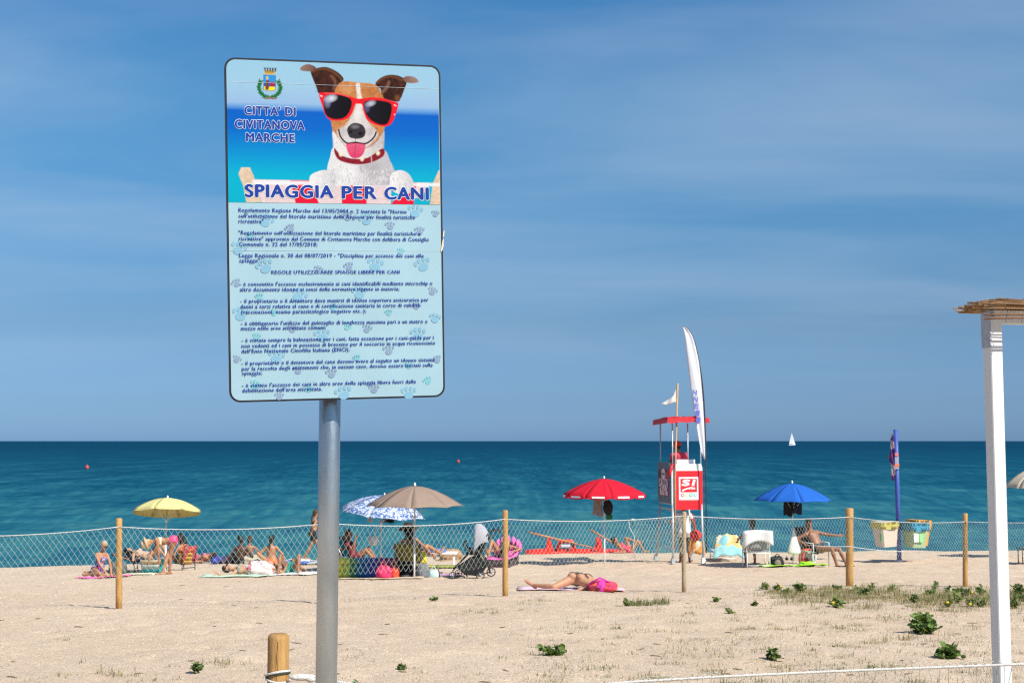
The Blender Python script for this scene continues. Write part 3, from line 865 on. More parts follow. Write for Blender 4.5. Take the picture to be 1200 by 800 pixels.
# split into the picture, the dog and the arms; same colours
m_pict = film('picture_film')
H_, W_ = UU.shape
idx = np.arange(H_ * W_).reshape(H_, W_)
Q = np.stack([idx[:-1, :-1].ravel(), idx[:-1, 1:].ravel(), idx[1:, 1:].ravel(), idx[1:, :-1].ravel()], -1)
# trim the rounded corners
r_ = 0.026; cu = np.abs(UU) - (SW/2 - 0.0056 - r_); cvv = VV - (v_top - r_)
keepv = ~((cu > 0) & (cvv > 0) & (cu * cu + cvv * cvv > r_ * r_)).ravel()
keep = keepv[Q].all(1)
dogm = (cv.mask[D].ravel()[Q].mean(1) > .5); crm = (cv.mask[K].ravel()[Q].mean(1) > .5) & ~dogm
colr = np.concatenate([cv.C.reshape(-1, 3), np.ones((H_ * W_, 1))], 1)
pos = np.stack([UU.ravel(), VV.ravel(), np.zeros(H_ * W_)], -1)
for nm, sel in (('printed_picture', keep & ~dogm & ~crm), ('printed_dog', keep & dogm), ('printed_coat_of_arms', keep & crm)):
    q = Q[sel]
    used, inv = np.unique(q, return_inverse=True)
    me = bpy.data.meshes.new(nm)
    np_mesh(me, pos[used], inv.reshape(-1, 4))
    ca = me.color_attributes.new('print', 'FLOAT_COLOR', 'POINT')
    ca.data.foreach_set('color', colr[used].astype(np.float32).ravel())
    o = on_sign(nm, me, m_pict, 0.0020)
    if nm == 'printed_dog': o['label'] = 'printed brown and white dog wearing red sunglasses'

# --- paw prints under the text
def paw(mb, u, v, r, ang):
    ca, sa = math.cos(ang), math.sin(ang)
    def ov(cx, cy, rx, ry, n=12):
        pts = []
        for k in range(n):
            a = 2 * math.pi * k / n
            x, y = cx + rx * math.cos(a), cy + ry * math.sin(a)
            pts.append((u + (x * ca - y * sa) * r, v + (x * sa + y * ca) * r, 0))
        mb.add(pts, [tuple(range(n))])
    ov(0, -.32, .58, .46)
    for a in (-.78, -.28, .28, .78):
        ov(a * .95, .46 - abs(a) * .42 + .12, .19, .27)
plist = [(165, 90, 26, 0), (725, 55, 26, 0), (540, 85, 24, 0), (470, 75, 18, 1), (255, 120, 17, 1), (630, 110, 17, 1), (740, 130, 18, 1), (40, 195, 26, 0), (105, 150, 13, 2),
         (160, 262, 28, 0), (575, 255, 28, 0), (752, 255, 28, 0), (670, 205, 13, 2), (475, 262, 17, 1), (362, 275, 16, 1), (45, 325, 16, 1), (790, 355, 17, 1), (290, 370, 28, 0), (515, 360, 26, 0),
         (140, 375, 14, 2), (415, 415, 13, 2), (70, 440, 27, 0), (625, 435, 13, 2), (730, 410, 15, 1), (825, 455, 20, 0), (195, 435, 14, 2), (265, 495, 17, 1), (470, 490, 13, 2), (545, 495, 17, 1),
         (735, 515, 27, 0), (375, 520, 27, 0), (130, 525, 14, 2), (625, 575, 20, 1), (205, 600, 27, 0), (505, 605, 13, 2), (50, 610, 15, 1), (700, 632, 15, 2), (815, 610, 16, 1), (285, 650, 17, 1),
         (410, 662, 19, 1), (770, 690, 16, 2), (125, 705, 18, 2), (325, 720, 15, 2), (570, 720, 18, 1), (455, 735, 28, 0), (700, 735, 26, 0), (215, 748, 16, 1), (810, 65, 14, 1)]
paw_m = [film('paw_film_%d' % k, tuple(q * .70 for q in S(*c))) for k, c in enumerate(((146, 198, 222), (150, 174, 202), (134, 208, 218)))]
for i_, (x, y, r, k) in enumerate(plist):
    u, v = suv(*ct(x, y))
    r = r / 3.2 * 0.00247 * 1.22
    u = max(-SW/2 + .008 + r, min(SW/2 - .008 - r, u))
    mbx = MB(); paw(mbx, u, v, r, rs_.uniform(-.5, .5))
    on_sign('paw_print', mbx, paw_m[k], 0.0020 + (i_ % 5) * .0001)

# --- lettering
def text_mesh(body, bold=0.0, res=3):
    cu = bpy.data.curves.new('t', 'FONT'); cu.body = body; cu.space_character = 1.12; cu.resolution_u = res; cu.offset = bold; cu.fill_mode = 'FRONT'
    to = bpy.data.objects.new('t', cu); COL.objects.link(to)
    dg = bpy.context.evaluated_depsgraph_get()
    me = bpy.data.meshes.new_from_object(to.evaluated_get(dg))
    bpy.data.objects.remove(to); bpy.data.curves.remove(cu)
    return me
def fit_text(body, u0, u1, vb, h, bold=0.0, res=3, cap=0.69, shear=0.0, ring=1):
    """text whose ink runs from u0 to u1 with capital height h on the baseline vb; bold = stroke gain in metres"""
    me = text_mesh(body, 0.0, res)
    n = len(me.vertices); co = np.zeros(n * 3); me.vertices.foreach_get('co', co); co = co.reshape(-1, 3)
    x0, x1 = co[:, 0].min(), co[:, 0].max()
    s = h / cap
    co[:, 0] = (co[:, 0] - x0) / (x1 - x0) * (u1 - u0) + u0 + co[:, 1] * s * shear
    co[:, 1] = co[:, 1] * s + vb
    if not bold:
        me.vertices.foreach_set('co', co.ravel()); me.update()
        return me
    tris = [tuple(p.vertices) for p in me.polygons]
    offs = [(math.cos(a) * bold, math.sin(a) * bold) for a in np.linspace(0, 2 * math.pi, 8, endpoint=False)] if ring > 1 else [(-bold, 0), (bold, 0), (0, bold * .6), (0, -bold * .6)]
    V = []; F = []
    for k, (dx, dy) in enumerate(offs):
        b = len(V)
        V += [(c[0] + dx, c[1] + dy, k * 2.0e-5) for c in co]
        F += [tuple(b + i for i in t) for t in tris]
    me2 = bpy.data.meshes.new('lettering'); me2.from_pydata(V, [], F)
    return me2
ink = mat('blue_ink', tuple(c * .7 for c in S(10, 60, 165)), 0.45, 0.06, 30)
ink_t = mat('blue_title_ink', tuple(c * .62 for c in S(0, 62, 168)), 0.45, 0.06, 30)
ink_w = mat('white_outline_ink', (0.66, 0.68, 0.70), 0.45, 0.04, 30)
lines = [
 ("Regolamento Regione Marche del 13/05/2004 n. 2 inerente le \"Norme", (63, 57), (692, 66)),
 ("sull'utilizzazione del litorale marittimo della Regione per finalità turistiche", (63, 79), (724, 87)),
 ("ricreative\"", (63, 100), (156, 101)),
 ("\"Regolamento sull'utilizzazione del litorale marittimo per finalità turistiche e", (63, 141), (744, 149)),
 ("ricreative\" approvato dal Comune di Civitanova Marche con delibera di Consiglio", (64, 163), (776, 171)),
 ("Comunale n. 32 del 17/05/2018;", (65, 185), (358, 188)),
 ("Legge Regionale n. 30 del 08/07/2019 - \"Disciplina per accesso dei cani alle", (65, 226), (756, 232)),
 ("spiagge\";", (66, 247), (149, 248)),
 ("REGOLE UTILIZZO AREE SPIAGGE LIBERE PER CANI", (186, 289), (666, 292)),
 ("- è consentito l'accesso esclusivamente ai cani identificabili mediante microchip o", (67, 333), (789, 335)),
 ("altro documento idoneo ai sensi della normativa vigente in materia;", (68, 354), (665, 355)),
 ("- il proprietario o il detentore deve munirsi di idonea copertura assicurativa per", (70, 396), (774, 397)),
 ("danni a terzi relativa al cane e di certificazione sanitaria in corso di validità", (70, 417), (742, 417)),
 ("(vaccinazioni, esame parassitologico negativo etc..);", (72, 438), (541, 438)),
 ("- è obbligatorio l'utilizzo del guinzaglio di lunghezza massima pari a un metro e", (72, 480), (770, 478)),
 ("mezzo nelle aree attrezzate comuni;", (72, 500), (390, 499)),
 ("- è vietata sempre la balneazione per i cani, fatta eccezione per i cani-guida per i", (74, 542), (794, 539)),
 ("non vedenti ed i cani in possesso di brevetto per il soccorso in acqua riconosciuto", (74, 563), (799, 559)),
 ("dall'Ente Nazionale Cinofilia Italiana (ENCI).", (74, 584), (480, 583)),
 ("- il proprietario o il detentore del cane devono avere al seguito un idoneo sistema", (74, 628), (798, 622)),
 ("per la raccolta degli escrementi che, in nessun caso, devono essere lasciati sulla", (75, 648), (790, 642)),
 ("spiaggia;", (76, 669), (151, 668)),
 ("- è vietato l'accesso dei cani in altre aree della spiaggia libera fuori dalla", (76, 711), (727, 704)),
 ("delimitazione dell'area attrezzata.", (77, 732), (376, 729))]
for body, a, b in lines:
    u0, va = suv(*ct(*a)); u1, vb = suv(*ct(*b))
    me = fit_text(body, u0, u1, (va + vb) / 2, 0.0108 if not body.isupper() else 0.0100, bold=0.00034, res=2)
    on_sign('text_line', me, ink, 0.0032)
def titled(body, a, b, h, gain, rim, z=0.0032):
    u0, va = suv(*c1(*a)); u1, vb = suv(*c1(*b))
    on_sign('title_outline', fit_text(body, u0, u1, (va + vb) / 2, h, gain + rim, 4, ring=2), ink_w, z - .0006)
    on_sign('title_text', fit_text(body, u0, u1, (va + vb) / 2, h, gain, 4), ink_t, z)
titled("CITTA' DI", (141, 331), (405, 337), 0.0235, 0.0013, 0.0010)
titled("CIVITANOVA", (92, 402), (452, 409), 0.0235, 0.0013, 0.0010)
titled("MARCHE", (150, 470), (400, 475), 0.0235, 0.0013, 0.0010)
for w_, x0_, x1_ in (('SPIAGGIA', 145, 600), ('PER', 650, 825), ('CANI', 872, 1096)):
    titled(w_, (x0_, 757 + (x0_ - 145) * .018), (x1_, 757 + (x1_ - 145) * .018), 0.0345, 0.0024, 0.0012)
# torn rim on the right and a lifted flake of film
mbx = MB()
for pts in ([(516.3, 296), (518.2, 293), (519.8, 288), (519.6, 279), (518.6, 281), (517.4, 287)], [(518.6, 279), (520.2, 276), (520.8, 269.5), (519.5, 272), (518.9, 275)]):
    q = [suv(*p) for p in pts]
    mbx.prism(q, (0, 0, 0), (1, 0, 0), (0, 1, 0), (0, 0, 1), 0.0012)
o = on_sign('torn_edge', mbx, mat('bare_laminate', (0.72, 0.62, 0.44), 0.7, .15, 60), 0.0022)
o['label'] = 'torn pale patch on the right rim'
# film seams
for f_, a_, b_ in ((c1, (50, 158), (1150, 200)), (ct, (30, 198), (826, 208))):
    u0, v0 = suv(*f_(*a_)); u1, v1 = suv(*f_(*b_))
    mbx = MB(); mbx.box(((u0 + u1) / 2, (v0 + v1) / 2, 0), (u1 - u0, .0006, .0002))
    on_sign('film_seam', mbx, mat('seam', (.55, .62, .66), .4, .05, 50), 0.0026)
# rails and clamps on the back, and the pole
for v in (-0.28, 0.28):
    mbx = MB(); mbx.box((0, v, -0.034), (0.50, 0.035, 0.018))
    on_sign('back_rail', mbx, alu_m, 0.0)
zinc = mat('galvanised_steel', (0.27, 0.31, 0.34), 0.36, 0.16, 9, bump=0.2, bscale=55, metal=0.9, spec=.5, stretch=(1, 1, .35), col2=(0.46, 0.51, 0.54))
back = SC - SN * 0.075
def at_plane(px, py, off):
    d = ray(px, py); k = (back - SN * off - EYE).dot(SN) / d.dot(SN)
    return EYE + d * k
pa = at_plane(386.6, 470, 0.0); pb = at_plane(382.4, 800, 0.0)
pd = (pa - pb).normalized()
foot = pb - pd * ((pb.z - (G(pb.x, pb.y) - 0.05)) / pd.z)
topp = pa + pd * (0.93 / pd.z)
off = Vector(sign.location)
MB().tube([foot - off, (foot + topp) / 2 - off, topp - off], 0.0315, 40).build('pole', zinc, sign, True)
MB().lathe([(0.036, 0), (0.037, .004), (0.034, .02), (0.012, .032)], 24, topp - off - Vector((0, 0, .012))).build('pole_cap', mat('cap_plastic', (.03, .03, .03), .5), sign, True)
for v in (-0.28, 0.28):
    p0 = SC + SU * v
    k = (p0 - pa).dot(SU) / pd.dot(SU)
    c = pa + pd * k
    MB().lathe([(0.036, -.018), (0.036, .018)], 24, c - off).build('pole_clamp', alu_m, sign, True)
# ------------------------------------------------------------------ common materials
wood_m = mat('pine_post', (0.36, 0.185, 0.055), 0.7, .2, 14, bump=.4, bscale=60, stretch=(6, 6, .6), col2=(0.52, 0.30, 0.10))
greyw_m = mat('weathered_post', (0.30, 0.22, 0.13), 0.85, .2, 14, bump=.4, bscale=60, stretch=(6, 6, .6), col2=(0.46, 0.36, 0.22))
rope_m = mat('white_rope', (0.62, 0.60, 0.55), 0.9, .15, 90, bump=.6, bscale=300)
net_m = mat('net_cord', (0.38, 0.42, 0.35), 0.9, .1, 60)
white_m = mat('white_paint', (0.78, 0.77, 0.75), 0.5, .05, 12)
black_m = mat('black_cloth', (0.012, 0.012, 0.014), 0.85, .4, 30)
steel_m = mat('bare_steel', (0.50, 0.52, 0.54), 0.35, .1, 25, metal=.8)
alum_m = mat('tower_aluminium', (0.42, 0.44, 0.46), 0.45, .12, 14, metal=.35)
rubber_m = mat('rubber', (0.016, 0.016, 0.018), 0.8, .3, 40)

# ------------------------------------------------------------------ net fence across the beach
FENCE_Y = 17.2
def fence_pt(px, y=FENCE_Y):
    x = (px - 600) / FPX * y * 1.0
    return x
def catenary(a, b, sag, n):
    return [a.lerp(b, k / n) - Vector((0, 0, 4 * sag * (k / n) * (1 - k / n))) for k in range(n + 1)]
posts = [  # foot px, foot py, top py, diameter in px, rope py, material
    (-118, 716, 618, 7.5, 626, 'w'), (139.5, 713, 608, 7.2, 617, 'w'), (385, 708, 603, 7.0, 613, 'w'), (592, 700, 598.5, 6.4, 608, 'w'),
    (801.5, 692, 600, 5.4, 604, 'g'), (995.5, 688, 596, 8.6, 605.5, 'w'), (1131, 688, 602, 5.6, 611, 'w'), (1300, 690, 600, 7, 611, 'w')]
fence = empty('net_fence', (0, 17.3, G(0, 17.3)), 'white diamond mesh net fence on wooden posts across the sand', 'fence')
fo = Vector(fence.location)
rope_pts = []; post_pts = []
for i, (px, py, ty, w, ry, mk) in enumerate(posts):
    g = gp(px, py)
    dist = g.y
    r = w / 2 / FPX * dist
    topz = at(px, ty, dist).z
    lean = Vector((0, 0, 0))
    tp = Vector((at(px if i != 2 else px, ty, dist).x, dist, topz))
    rs0 = random.Random(i)
    rr = [r * (1 + rs0.uniform(-.05, .05)) for _ in range(6)]
    pp = [g - Vector((0, 0, .08)) + (tp - g + Vector((0, 0, .08))) * (k / 5) for k in range(6)]
    mb = MB(); mb.tube([p - fo for p in pp] + [tp - fo + Vector((0, 0, .012))], rr + [r * .8], 14)
    o = mb.build('post', wood_m if mk == 'w' else greyw_m, fence, True)
    rp = at(px, ry, dist - r)
    rope_pts.append(Vector((rp.x, dist - r * 1.02, rp.z)))
sags = [.06, .055, .06, .055, .045, .05, .02]
def make_net(a, b, sag, h, cell=(0.072, 0.104), skew=0.0, rad=0.0022, yoff=0.0, wig=0.5, seed=1):
    rr_ = random.Random(seed)
    L_ = (b - a).length
    n = max(4, int(round(L_ / cell[0] * 2)))
    m = max(2, int(round(h / cell[1] * 2)))
    mb = MB()
    def node(i, j):
        t = i / n
        p = a.lerp(b, t) - Vector((0, 0, 4 * sag * t * (1 - t)))
        v = j / m
        d = (b - a).normalized()
        bow = .03 * math.sin(3.1 * v + 7 * t + seed) * v
        w = cell[0] * wig * .22
        hsh = math.sin(i * 12.9898 + j * 78.233 + seed * 3.1) * 43758.5453
        hsh -= math.floor(hsh)
        hs2 = math.sin(i * 39.346 + j * 11.135 + seed) * 24634.6345
        hs2 -= math.floor(hs2)
        return p + Vector((0, yoff + bow, -h * v * (1 - .04 * math.sin(9 * t + seed)))) + d * (skew * v + (hsh - .5) * w) + Vector((0, 0, (hs2 - .5) * w))
    P = [[node(i, j) - fo for j in range(m + 1)] for i in range(n + 1)]
    for i in range(n):
        for j in range(m):
            if (i + j) % 2 == 0: mb.tube([P[i][j], P[i + 1][j + 1]], rad, 3, cap=False)
            else: mb.tube([P[i][j + 1], P[i + 1][j]], rad, 3, cap=False)
    return mb
for i in range(len(rope_pts) - 1):
    a, b = rope_pts[i], rope_pts[i + 1]
    n = 24
    MB().tube([p - fo for p in catenary(a, b, sags[i], n)], 0.0052, 6).build('top_rope', rope_m, fence, True)
    h = [.60, .60, .62, .64, .62, .60, .56][i]
    cell = (.074, .108) if i < 4 else (.060, .100) if i == 4 else (.042, .084)
    make_net(a, b, sags[i], h, cell, skew=[.0, .02, -.03, .0, .10, .06, .04][i], seed=i + 2, rad=.0015 if i < 4 else .0013).build('netting', net_m, fence, fix=False)
# the doubled piece of net before the tower and its loose edge
a, b = rope_pts[3], rope_pts[4]
t0 = .69
pa2 = a.lerp(b, t0) - Vector((0, 0, 4 * sags[3] * t0 * (1 - t0))); pb2 = b.copy()
make_net(pa2, pb2, .012, .60, (.07, .10), skew=.05, seed=19, yoff=-.03, rad=.0016).build('netting_overlap', net_m, fence, fix=False)
MB().tube([pa2 - fo + Vector((dx, -.03, dz)) for dx, dz in ((-.07, 0), (-.05, -.12), (.02, -.25), (.0, -.4), (.03, -.6))], .006, 5).build('net_edge_cord', rope_m, fence, True)
MB().ell(pa2 - fo, (.03, .02, .018)).build('rope_knot', rope_m, fence, True)
# low slack rope at the right hand end
ra = at(948, 638.5, 17.5); rb = at(996, 640, 17.3); rc = at(1060, 646, 17.6); 
MB().tube([p - fo for p in catenary(ra, rb, .01, 6)] + [p - fo for p in catenary(rb, rc, .015, 8)][1:], 0.005, 5).build('low_rope', rope_m, fence, True)

# ------------------------------------------------------------------ low rope barrier by the notice board
bar = empty('rope_barrier', at(325, 900, 4.1), 'white rope and loose net tied to a short round wooden post', 'barrier')
bp0 = at(326.5, 742, 4.12)
bar.location = (bp0.x, bp0.y, G(bp0.x, bp0.y))
bo = Vector(bar.location)
prof = [(.0335, -.1), (.034, .2), (.0335, .4), (.034, bp0.z - bo.z - .016), (.032, bp0.z - bo.z - .006), (.027, bp0.z - bo.z - .0005), (0.012, bp0.z - bo.z)]
crack_m = mat('sawn_pine', (0.30, 0.155, 0.045), 0.7, .2, 10, bump=.5, bscale=70, stretch=(9, 9, .7), col2=(0.50, 0.29, 0.10))
MB().lathe(prof, 32).build('post', crack_m, bar, True)
ckp = [Vector((.002 + .002 * math.sin(k * 1.7), -.0341, bp0.z - bo.z - .02 - k * .018)) for k in range(12)]
MB().tube(ckp, .0007, 4).build('split', mat('dark_split', (.05, .025, .01), .9), bar)
def ring(zc_, tilt, r, rad, n=28, ph=0):
    pts = []
    for k in range(n + 1):
        q = 2 * math.pi * k / n + ph
        pts.append(Vector((r * math.cos(q), r * math.sin(q), zc_ + tilt * math.cos(q + .9))))
    return MB().tube(pts, rad, 6)
rz = at(326, 790, 4.1).z - bo.z
ring(rz, .012, .0372, .0040).build('rope_wrap', rope_m, bar, True)
ring(rz - .016, -.008, .0372, .0040).build('rope_wrap', rope_m, bar, True)
ring(rz - .004, .010, .0382, .0022, ph=1).build('dark_cord', mat('dark_cord', (.03, .05, .035), .8), bar, True)
k0 = Vector((.045, -.03, rz - .006))
lump = MB(); lump.ell(k0 + Vector((.035, 0, 0)), (.042, .016, .011)); lump.ell(k0 + Vector((.065, 0, -.004)), (.018, .014, .013))
lump.build('rope_knot', rope_m, bar, True)
ra = k0 + Vector((.08, 0, -.006))
rmid = at(560, 815, 4.0) - bo; rb = at(735, 799, 4.0) - bo; rc = at(960, 787, 4.0) - bo; rd = at(1215, 777, 4.0) - bo; re2 = at(1420, 768, 4.0) - bo
def cr(P, k=10):
    out = []
    for i in range(len(P) - 1):
        p0, p1, p2, p3 = P[max(i - 1, 0)], P[i], P[i + 1], P[min(i + 2, len(P) - 1)]
        for j in range(k):
            t = j / k
            out.append(0.5 * ((2*p1) + (p2 - p0)*t + (2*p0 - 5*p1 + 4*p2 - p3)*t*t + (-p0 + 3*p1 - 3*p2 + p3)*t**3))
    return out + [P[-1]]
rope_line = cr([ra, rmid, rb, rc, rd, re2], 12)
MB().tube(rope_line, .0042, 8).build('rope', rope_m, bar, True)
rs_n = random.Random(5)
ht = MB()
P_ = rope_line
for k in range(len(P_) - 1):
    for q in range(2):
        p = P_[k].lerp(P_[k + 1], q / 2 + rs_n.uniform(0, .2))
        l_ = rs_n.uniform(.25, .4)
        dx = rs_n.uniform(-.07, -.02) if (k + q) % 2 else rs_n.uniform(.02, .07)
        pts = [p + Vector((dx * (s_ / 5) * 3.2 * l_ + .012 * math.sin(s_ * 1.3 + k), .02 * math.sin(s_ + k), -l_ * s_ / 5)) for s_ in range(6)]
        ht.tube(pts, .0010, 4)
        if rs_n.random() < .5:
            ht.tube([p, p + Vector((rs_n.uniform(-.02, .0), 0, .012)), p + Vector((rs_n.uniform(-.03, -.01), -.01, .016))], .0012, 4)
o = ht.build('hanging_net', net_m, bar, fix=False); o['kind'] = 'stuff'
end = P_[-1]
MB().lathe([(.033, -end.z - .2), (.033, 0.06), (.02, .07)], 20, end).build('post', crack_m, bar, True)

# ------------------------------------------------------------------ white pergola post with a reed roof
perg = empty('beach_shelter', (0, 0, 0), 'white timber beach shelter corner with a brown reed roof', 'shelter')
py_ = 6.2
pt = at(1162.5, 378, py_); pbm = at(1174.5, 800, py_)
pdir = (pt - pbm).normalized()
pw = 0.0665
footp = pbm - pdir * ((pbm.z - G(pbm.x, py_) + .05) / pdir.z)
perg.location = (footp.x, footp.y, G(footp.x, footp.y)); po = Vector(perg.location)
ang = math.radians(14)
ax = Vector((math.cos(ang), math.sin(ang), 0)); ay = Vector((-math.sin(ang), math.cos(ang), 0))
wpaint = mat('white_timber', (0.66, 0.65, 0.63), 0.55, .05, 10, bump=.08, bscale=60, stretch=(4, 4, .3))
top0 = pt + pdir * 0.0265
b_ = .004
sec = [(-pw/2 + b_, -pw/2), (pw/2 - b_, -pw/2), (pw/2, -pw/2 + b_), (pw/2, pw/2 - b_), (pw/2 - b_, pw/2), (-pw/2 + b_, pw/2), (-pw/2, pw/2 - b_), (-pw/2, -pw/2 + b_)]
def timber(name, base, top):
    mb = MB()
    mb.add([base + ax * a + ay * b - po for a, b in sec] + [top + ax * a + ay * b - po for a, b in sec],
           [tuple(range(8))[::-1], tuple(range(8, 16))] + [(i, (i + 1) % 8, 8 + (i + 1) % 8, 8 + i) for i in range(8)])
    return mb.build(name, wpaint, perg)
timber('post', footp, top0)
timber('post', footp + ax * 2.4, top0 + ax * 2.4)          # the next post along the front, carrying the roof
def beam(name, c, d, m=wpaint):
    R = Matrix((ax, ay, Vector((0, 0, 1)))).transposed()
    mb = MB(); mb.box(c - po, d, R); return mb.build(name, m, perg)
beam('beam', top0 + ax * 1.22 + Vector((0, 0, .001)), (2.45, .06, .064))
beam('rafter', top0 - ay * 0.02 + ax * 1.2 + Vector((0, 0, -.053)), (.045, .7, .038))
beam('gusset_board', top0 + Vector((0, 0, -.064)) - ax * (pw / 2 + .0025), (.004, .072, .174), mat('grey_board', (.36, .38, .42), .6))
MB().ell(top0 - po + Vector((0, 0, -.113)) - ax * (pw / 2 + .006), (.003, .006, .006)).build('screw', steel_m, perg, True)
reed_m = [mat('reed_%d' % k, c, .8, .25, 20, stretch=(.5, .5, .5)) for k, c in enumerate(((.30, .17, .08), (.42, .26, .13), (.22, .11, .05), (.50, .36, .22)))]
rr_ = random.Random(8)
for k in range(120):
    # stalks run along the front, side by side in depth, in an uneven layer
    d_ = (k / 120.0) * .33 - .135
    h_ = 0.038 + rr_.uniform(0, .027) + (.0105 if d_ < .08 else 0)
    st = top0 + ay * d_ + ax * (-.06 + rr_.uniform(-.04, .06)) + Vector((0, 0, h_))
    ln = 2.6
    slope = rr_.uniform(-.004, .016)
    pts = [st + ax * (ln * q / 7) + Vector((0, 0, slope * q / 7 * ln + 0.007 * math.sin(q * 2 + k))) for q in range(8)]
    MB().tube([p - po for p in pts], rr_.uniform(.0034, .0060), 5).build('reed', reed_m[k % 4], perg, True)
for (a, b, z0, z1, r) in ((-.15, 1.2, .026, .044, .0036), (-.147, 1.2, -.006, .036, .0041), (-.14, 1.2, -.024, .033, .0044), (-.18, .7, .051, .047, .0023), (-.16, .9, .060, .068, .0027)):
    pts = [top0 + ax * (a + (b - a) * q / 6) - ay * (.148 + .010 * math.sin(q)) + Vector((0, 0, z0 + (z1 - z0) * q / 6)) for q in range(7)]
    MB().tube([p - po for p in pts], r, 6).build('reed', reed_m[2 if r > .004 else 0], perg, True)
wire = mat('tie_wire', (.05, .07, .06), .6)
for x in (-.03, .057, .13, .22, .38):
    c = top0 + ax * x - ay * .156
    MB().tube([c - po + Vector((0, 0, z)) + ax * dx for z, dx in ((.079, .013), (.053, -.013), (.014, .008), (-.038, -.005))], .0015, 4).build('tie_wire', wire, perg)
c = top0 - ax * .137 - ay * .152
MB().tube([c - po + Vector((0, 0, z)) + ax * dx for z, dx in ((.072, .038), (.045, .023), (.008, -.009), (.038, .053), (.073, .064))], .0017, 4).build('tie_wire', wire, perg)

# ------------------------------------------------------------------ parasols
def parasol(label, foot, top_z, R, rise, m, n=8, tilt=0.0, tdir=0.0, yaw=0.2, scallop=.05, valance=0.0, stripe=None, ribm=None, polem=None, pr=.017, flat=1.9, lower=True):
    """foot: point on the sand; top_z: height of the crown above it"""
    root = empty('beach_parasol', foot, label, 'parasol', 'open parasols along the beach')
    polem = polem or white_m
    tq = Quaternion((-math.sin(tdir), math.cos(tdir), 0), tilt)
    crown = Vector((0, 0, top_z))
    joint = Vector((0, 0, top_z - rise - .35)) if tilt else crown
    if tilt: crown = joint + tq @ (Vector((0, 0, top_z)) - joint)
    if lower:
        MB().tube([(0, 0, -.25), (0, 0, top_z * .48)], pr * 1.25, 12).build('lower_pole', polem, root, True)
        MB().tube([(0, 0, top_z * .46)] + ([joint] if tilt else []) + [crown], pr, 12).build('upper_pole', steel_m if polem is white_m else polem, root, True)
    else:
        MB().tube([(0, 0, -.25)] + ([joint] if tilt else []) + [crown], pr, 12).build('pole', polem, root, True)
    nt, na = 7, 5
    dth = 2 * math.pi / n
    P = []
    for j in range(nt + 1):
        t = j / nt
        row = []
        for i in range(na + 1):
            a = -dth / 2 + dth * i / na
            s = i / na * 2 - 1
            rr = R * t * (math.cos(dth / 2) / math.cos(a)) * (1 - scallop * t * t * (1 - s * s) * .5)
            zz = -rise * (t ** flat) - .018 * R * math.sin(math.pi * t) * (1 - s * s) - (.0 if not scallop else -.02 * t * t * (1 - s * s))
            row.append((max(rr, .012) * math.cos(a), max(rr, .012) * math.sin(a), zz))
        P.append(row)
    if valance:
        for dz in (.5, 1.0):
            row = []
            for i in range(na + 1):
                x, y, z = P[nt][i]; s = i / na * 2 - 1
                row.append((x * (1 + .015 * dz), y * (1 + .015 * dz), z - valance * dz * (1 - .35 * abs(s) ** 3 * (dz > .9))))
            P.append(row)
    panel = MB().sheet(P, .006).mesh('canopy_panel'); panel.materials.append(m)
    panel.polygons.foreach_set('use_smooth', [True] * len(panel.polygons))
    bmx = bmesh.new(); bmx.from_mesh(panel); bmesh.ops.recalc_face_normals(bmx, faces=bmx.faces); bmx.to_mesh(panel); bmx.free()
    ribmesh = MB().tube([(R * t, 0, -rise * t ** flat - .014) for t in (0.02, .2, .4, .6, .8, 1.0)], .005, 5).mesh('rib'); ribmesh.materials.append(ribm or steel_m)
    strut = MB().tube([(.02, 0, -rise - .28), (R * .5, 0, -rise * .5 ** flat - .02)], .0045, 5).mesh('strut'); strut.materials.append(ribm or steel_m)
    sm = None
    if stripe:
        x, y, z = P[nt][1]; x2, y2, z2 = P[nt][na - 1]
        mbs = MB(); k = 1.025
        mbs.prism([(0, 0), (1, 0), (1, 1), (0, 1)], Vector((x * k, y * k * .82, z - valance * .28)), Vector(((x2 - x) * k, (y2 - y) * k * .82, 0)), Vector((x * .004, 0, -valance * .42)), Vector((1, 0, 0)), .004)
        sm = mbs.mesh('white_stripe'); sm.materials.append(stripe)
    for k in range(n):
        q = tq @ Quaternion((0, 0, 1), yaw + k * dth)
        o = bpy.data.objects.new('canopy_panel', panel); COL.objects.link(o); o.parent = root
        o.location = crown; o.rotation_mode = 'QUATERNION'; o.rotation_quaternion = q
        if sm and k % 1 == 0:
            s_ = bpy.data.objects.new('white_stripe', sm); COL.objects.link(s_); s_.parent = o
        for me_, nm, da in ((ribmesh, 'rib', .5), (strut, 'strut', .5)):
            o = bpy.data.objects.new(nm, me_); COL.objects.link(o); o.parent = root
            o.location = crown; o.rotation_mode = 'QUATERNION'; o.rotation_quaternion = tq @ Quaternion((0, 0, 1), yaw + (k + da) * dth)
    fin = MB().lathe([(.016, -.02), (.022, .0), (.026, .03), (.018, .055), (.006, .075)], 12).build('finial', polem if polem is white_m else white_m, root, True)
    fin.location = crown; fin.rotation_mode = 'QUATERNION'; fin.rotation_quaternion = tq
    col = MB().lathe([(.024, -.05), (.026, 0), (.024, .04)], 12).build('runner', white_m, root, True)
    col.location = crown + tq @ Vector((0, 0, -rise - .28)); 
    return root
def cloth(key, c, trans=.12, var=.05): return mat(key, c, .85, var, 6, bump=.15, bscale=200, trans=trans, spec=.15)
taupe = cloth('taupe_canopy', (0.30, 0.215, 0.165))
yell = cloth('yellow_canopy', (0.62, 0.56, 0.24), .10)
redc = cloth('red_canopy', (0.58, 0.012, 0.030), .12)
bluec = cloth('blue_canopy', (0.018, 0.115, 0.46), .10)
beigec = cloth('beige_canopy', (0.62, 0.52, 0.38), .10)
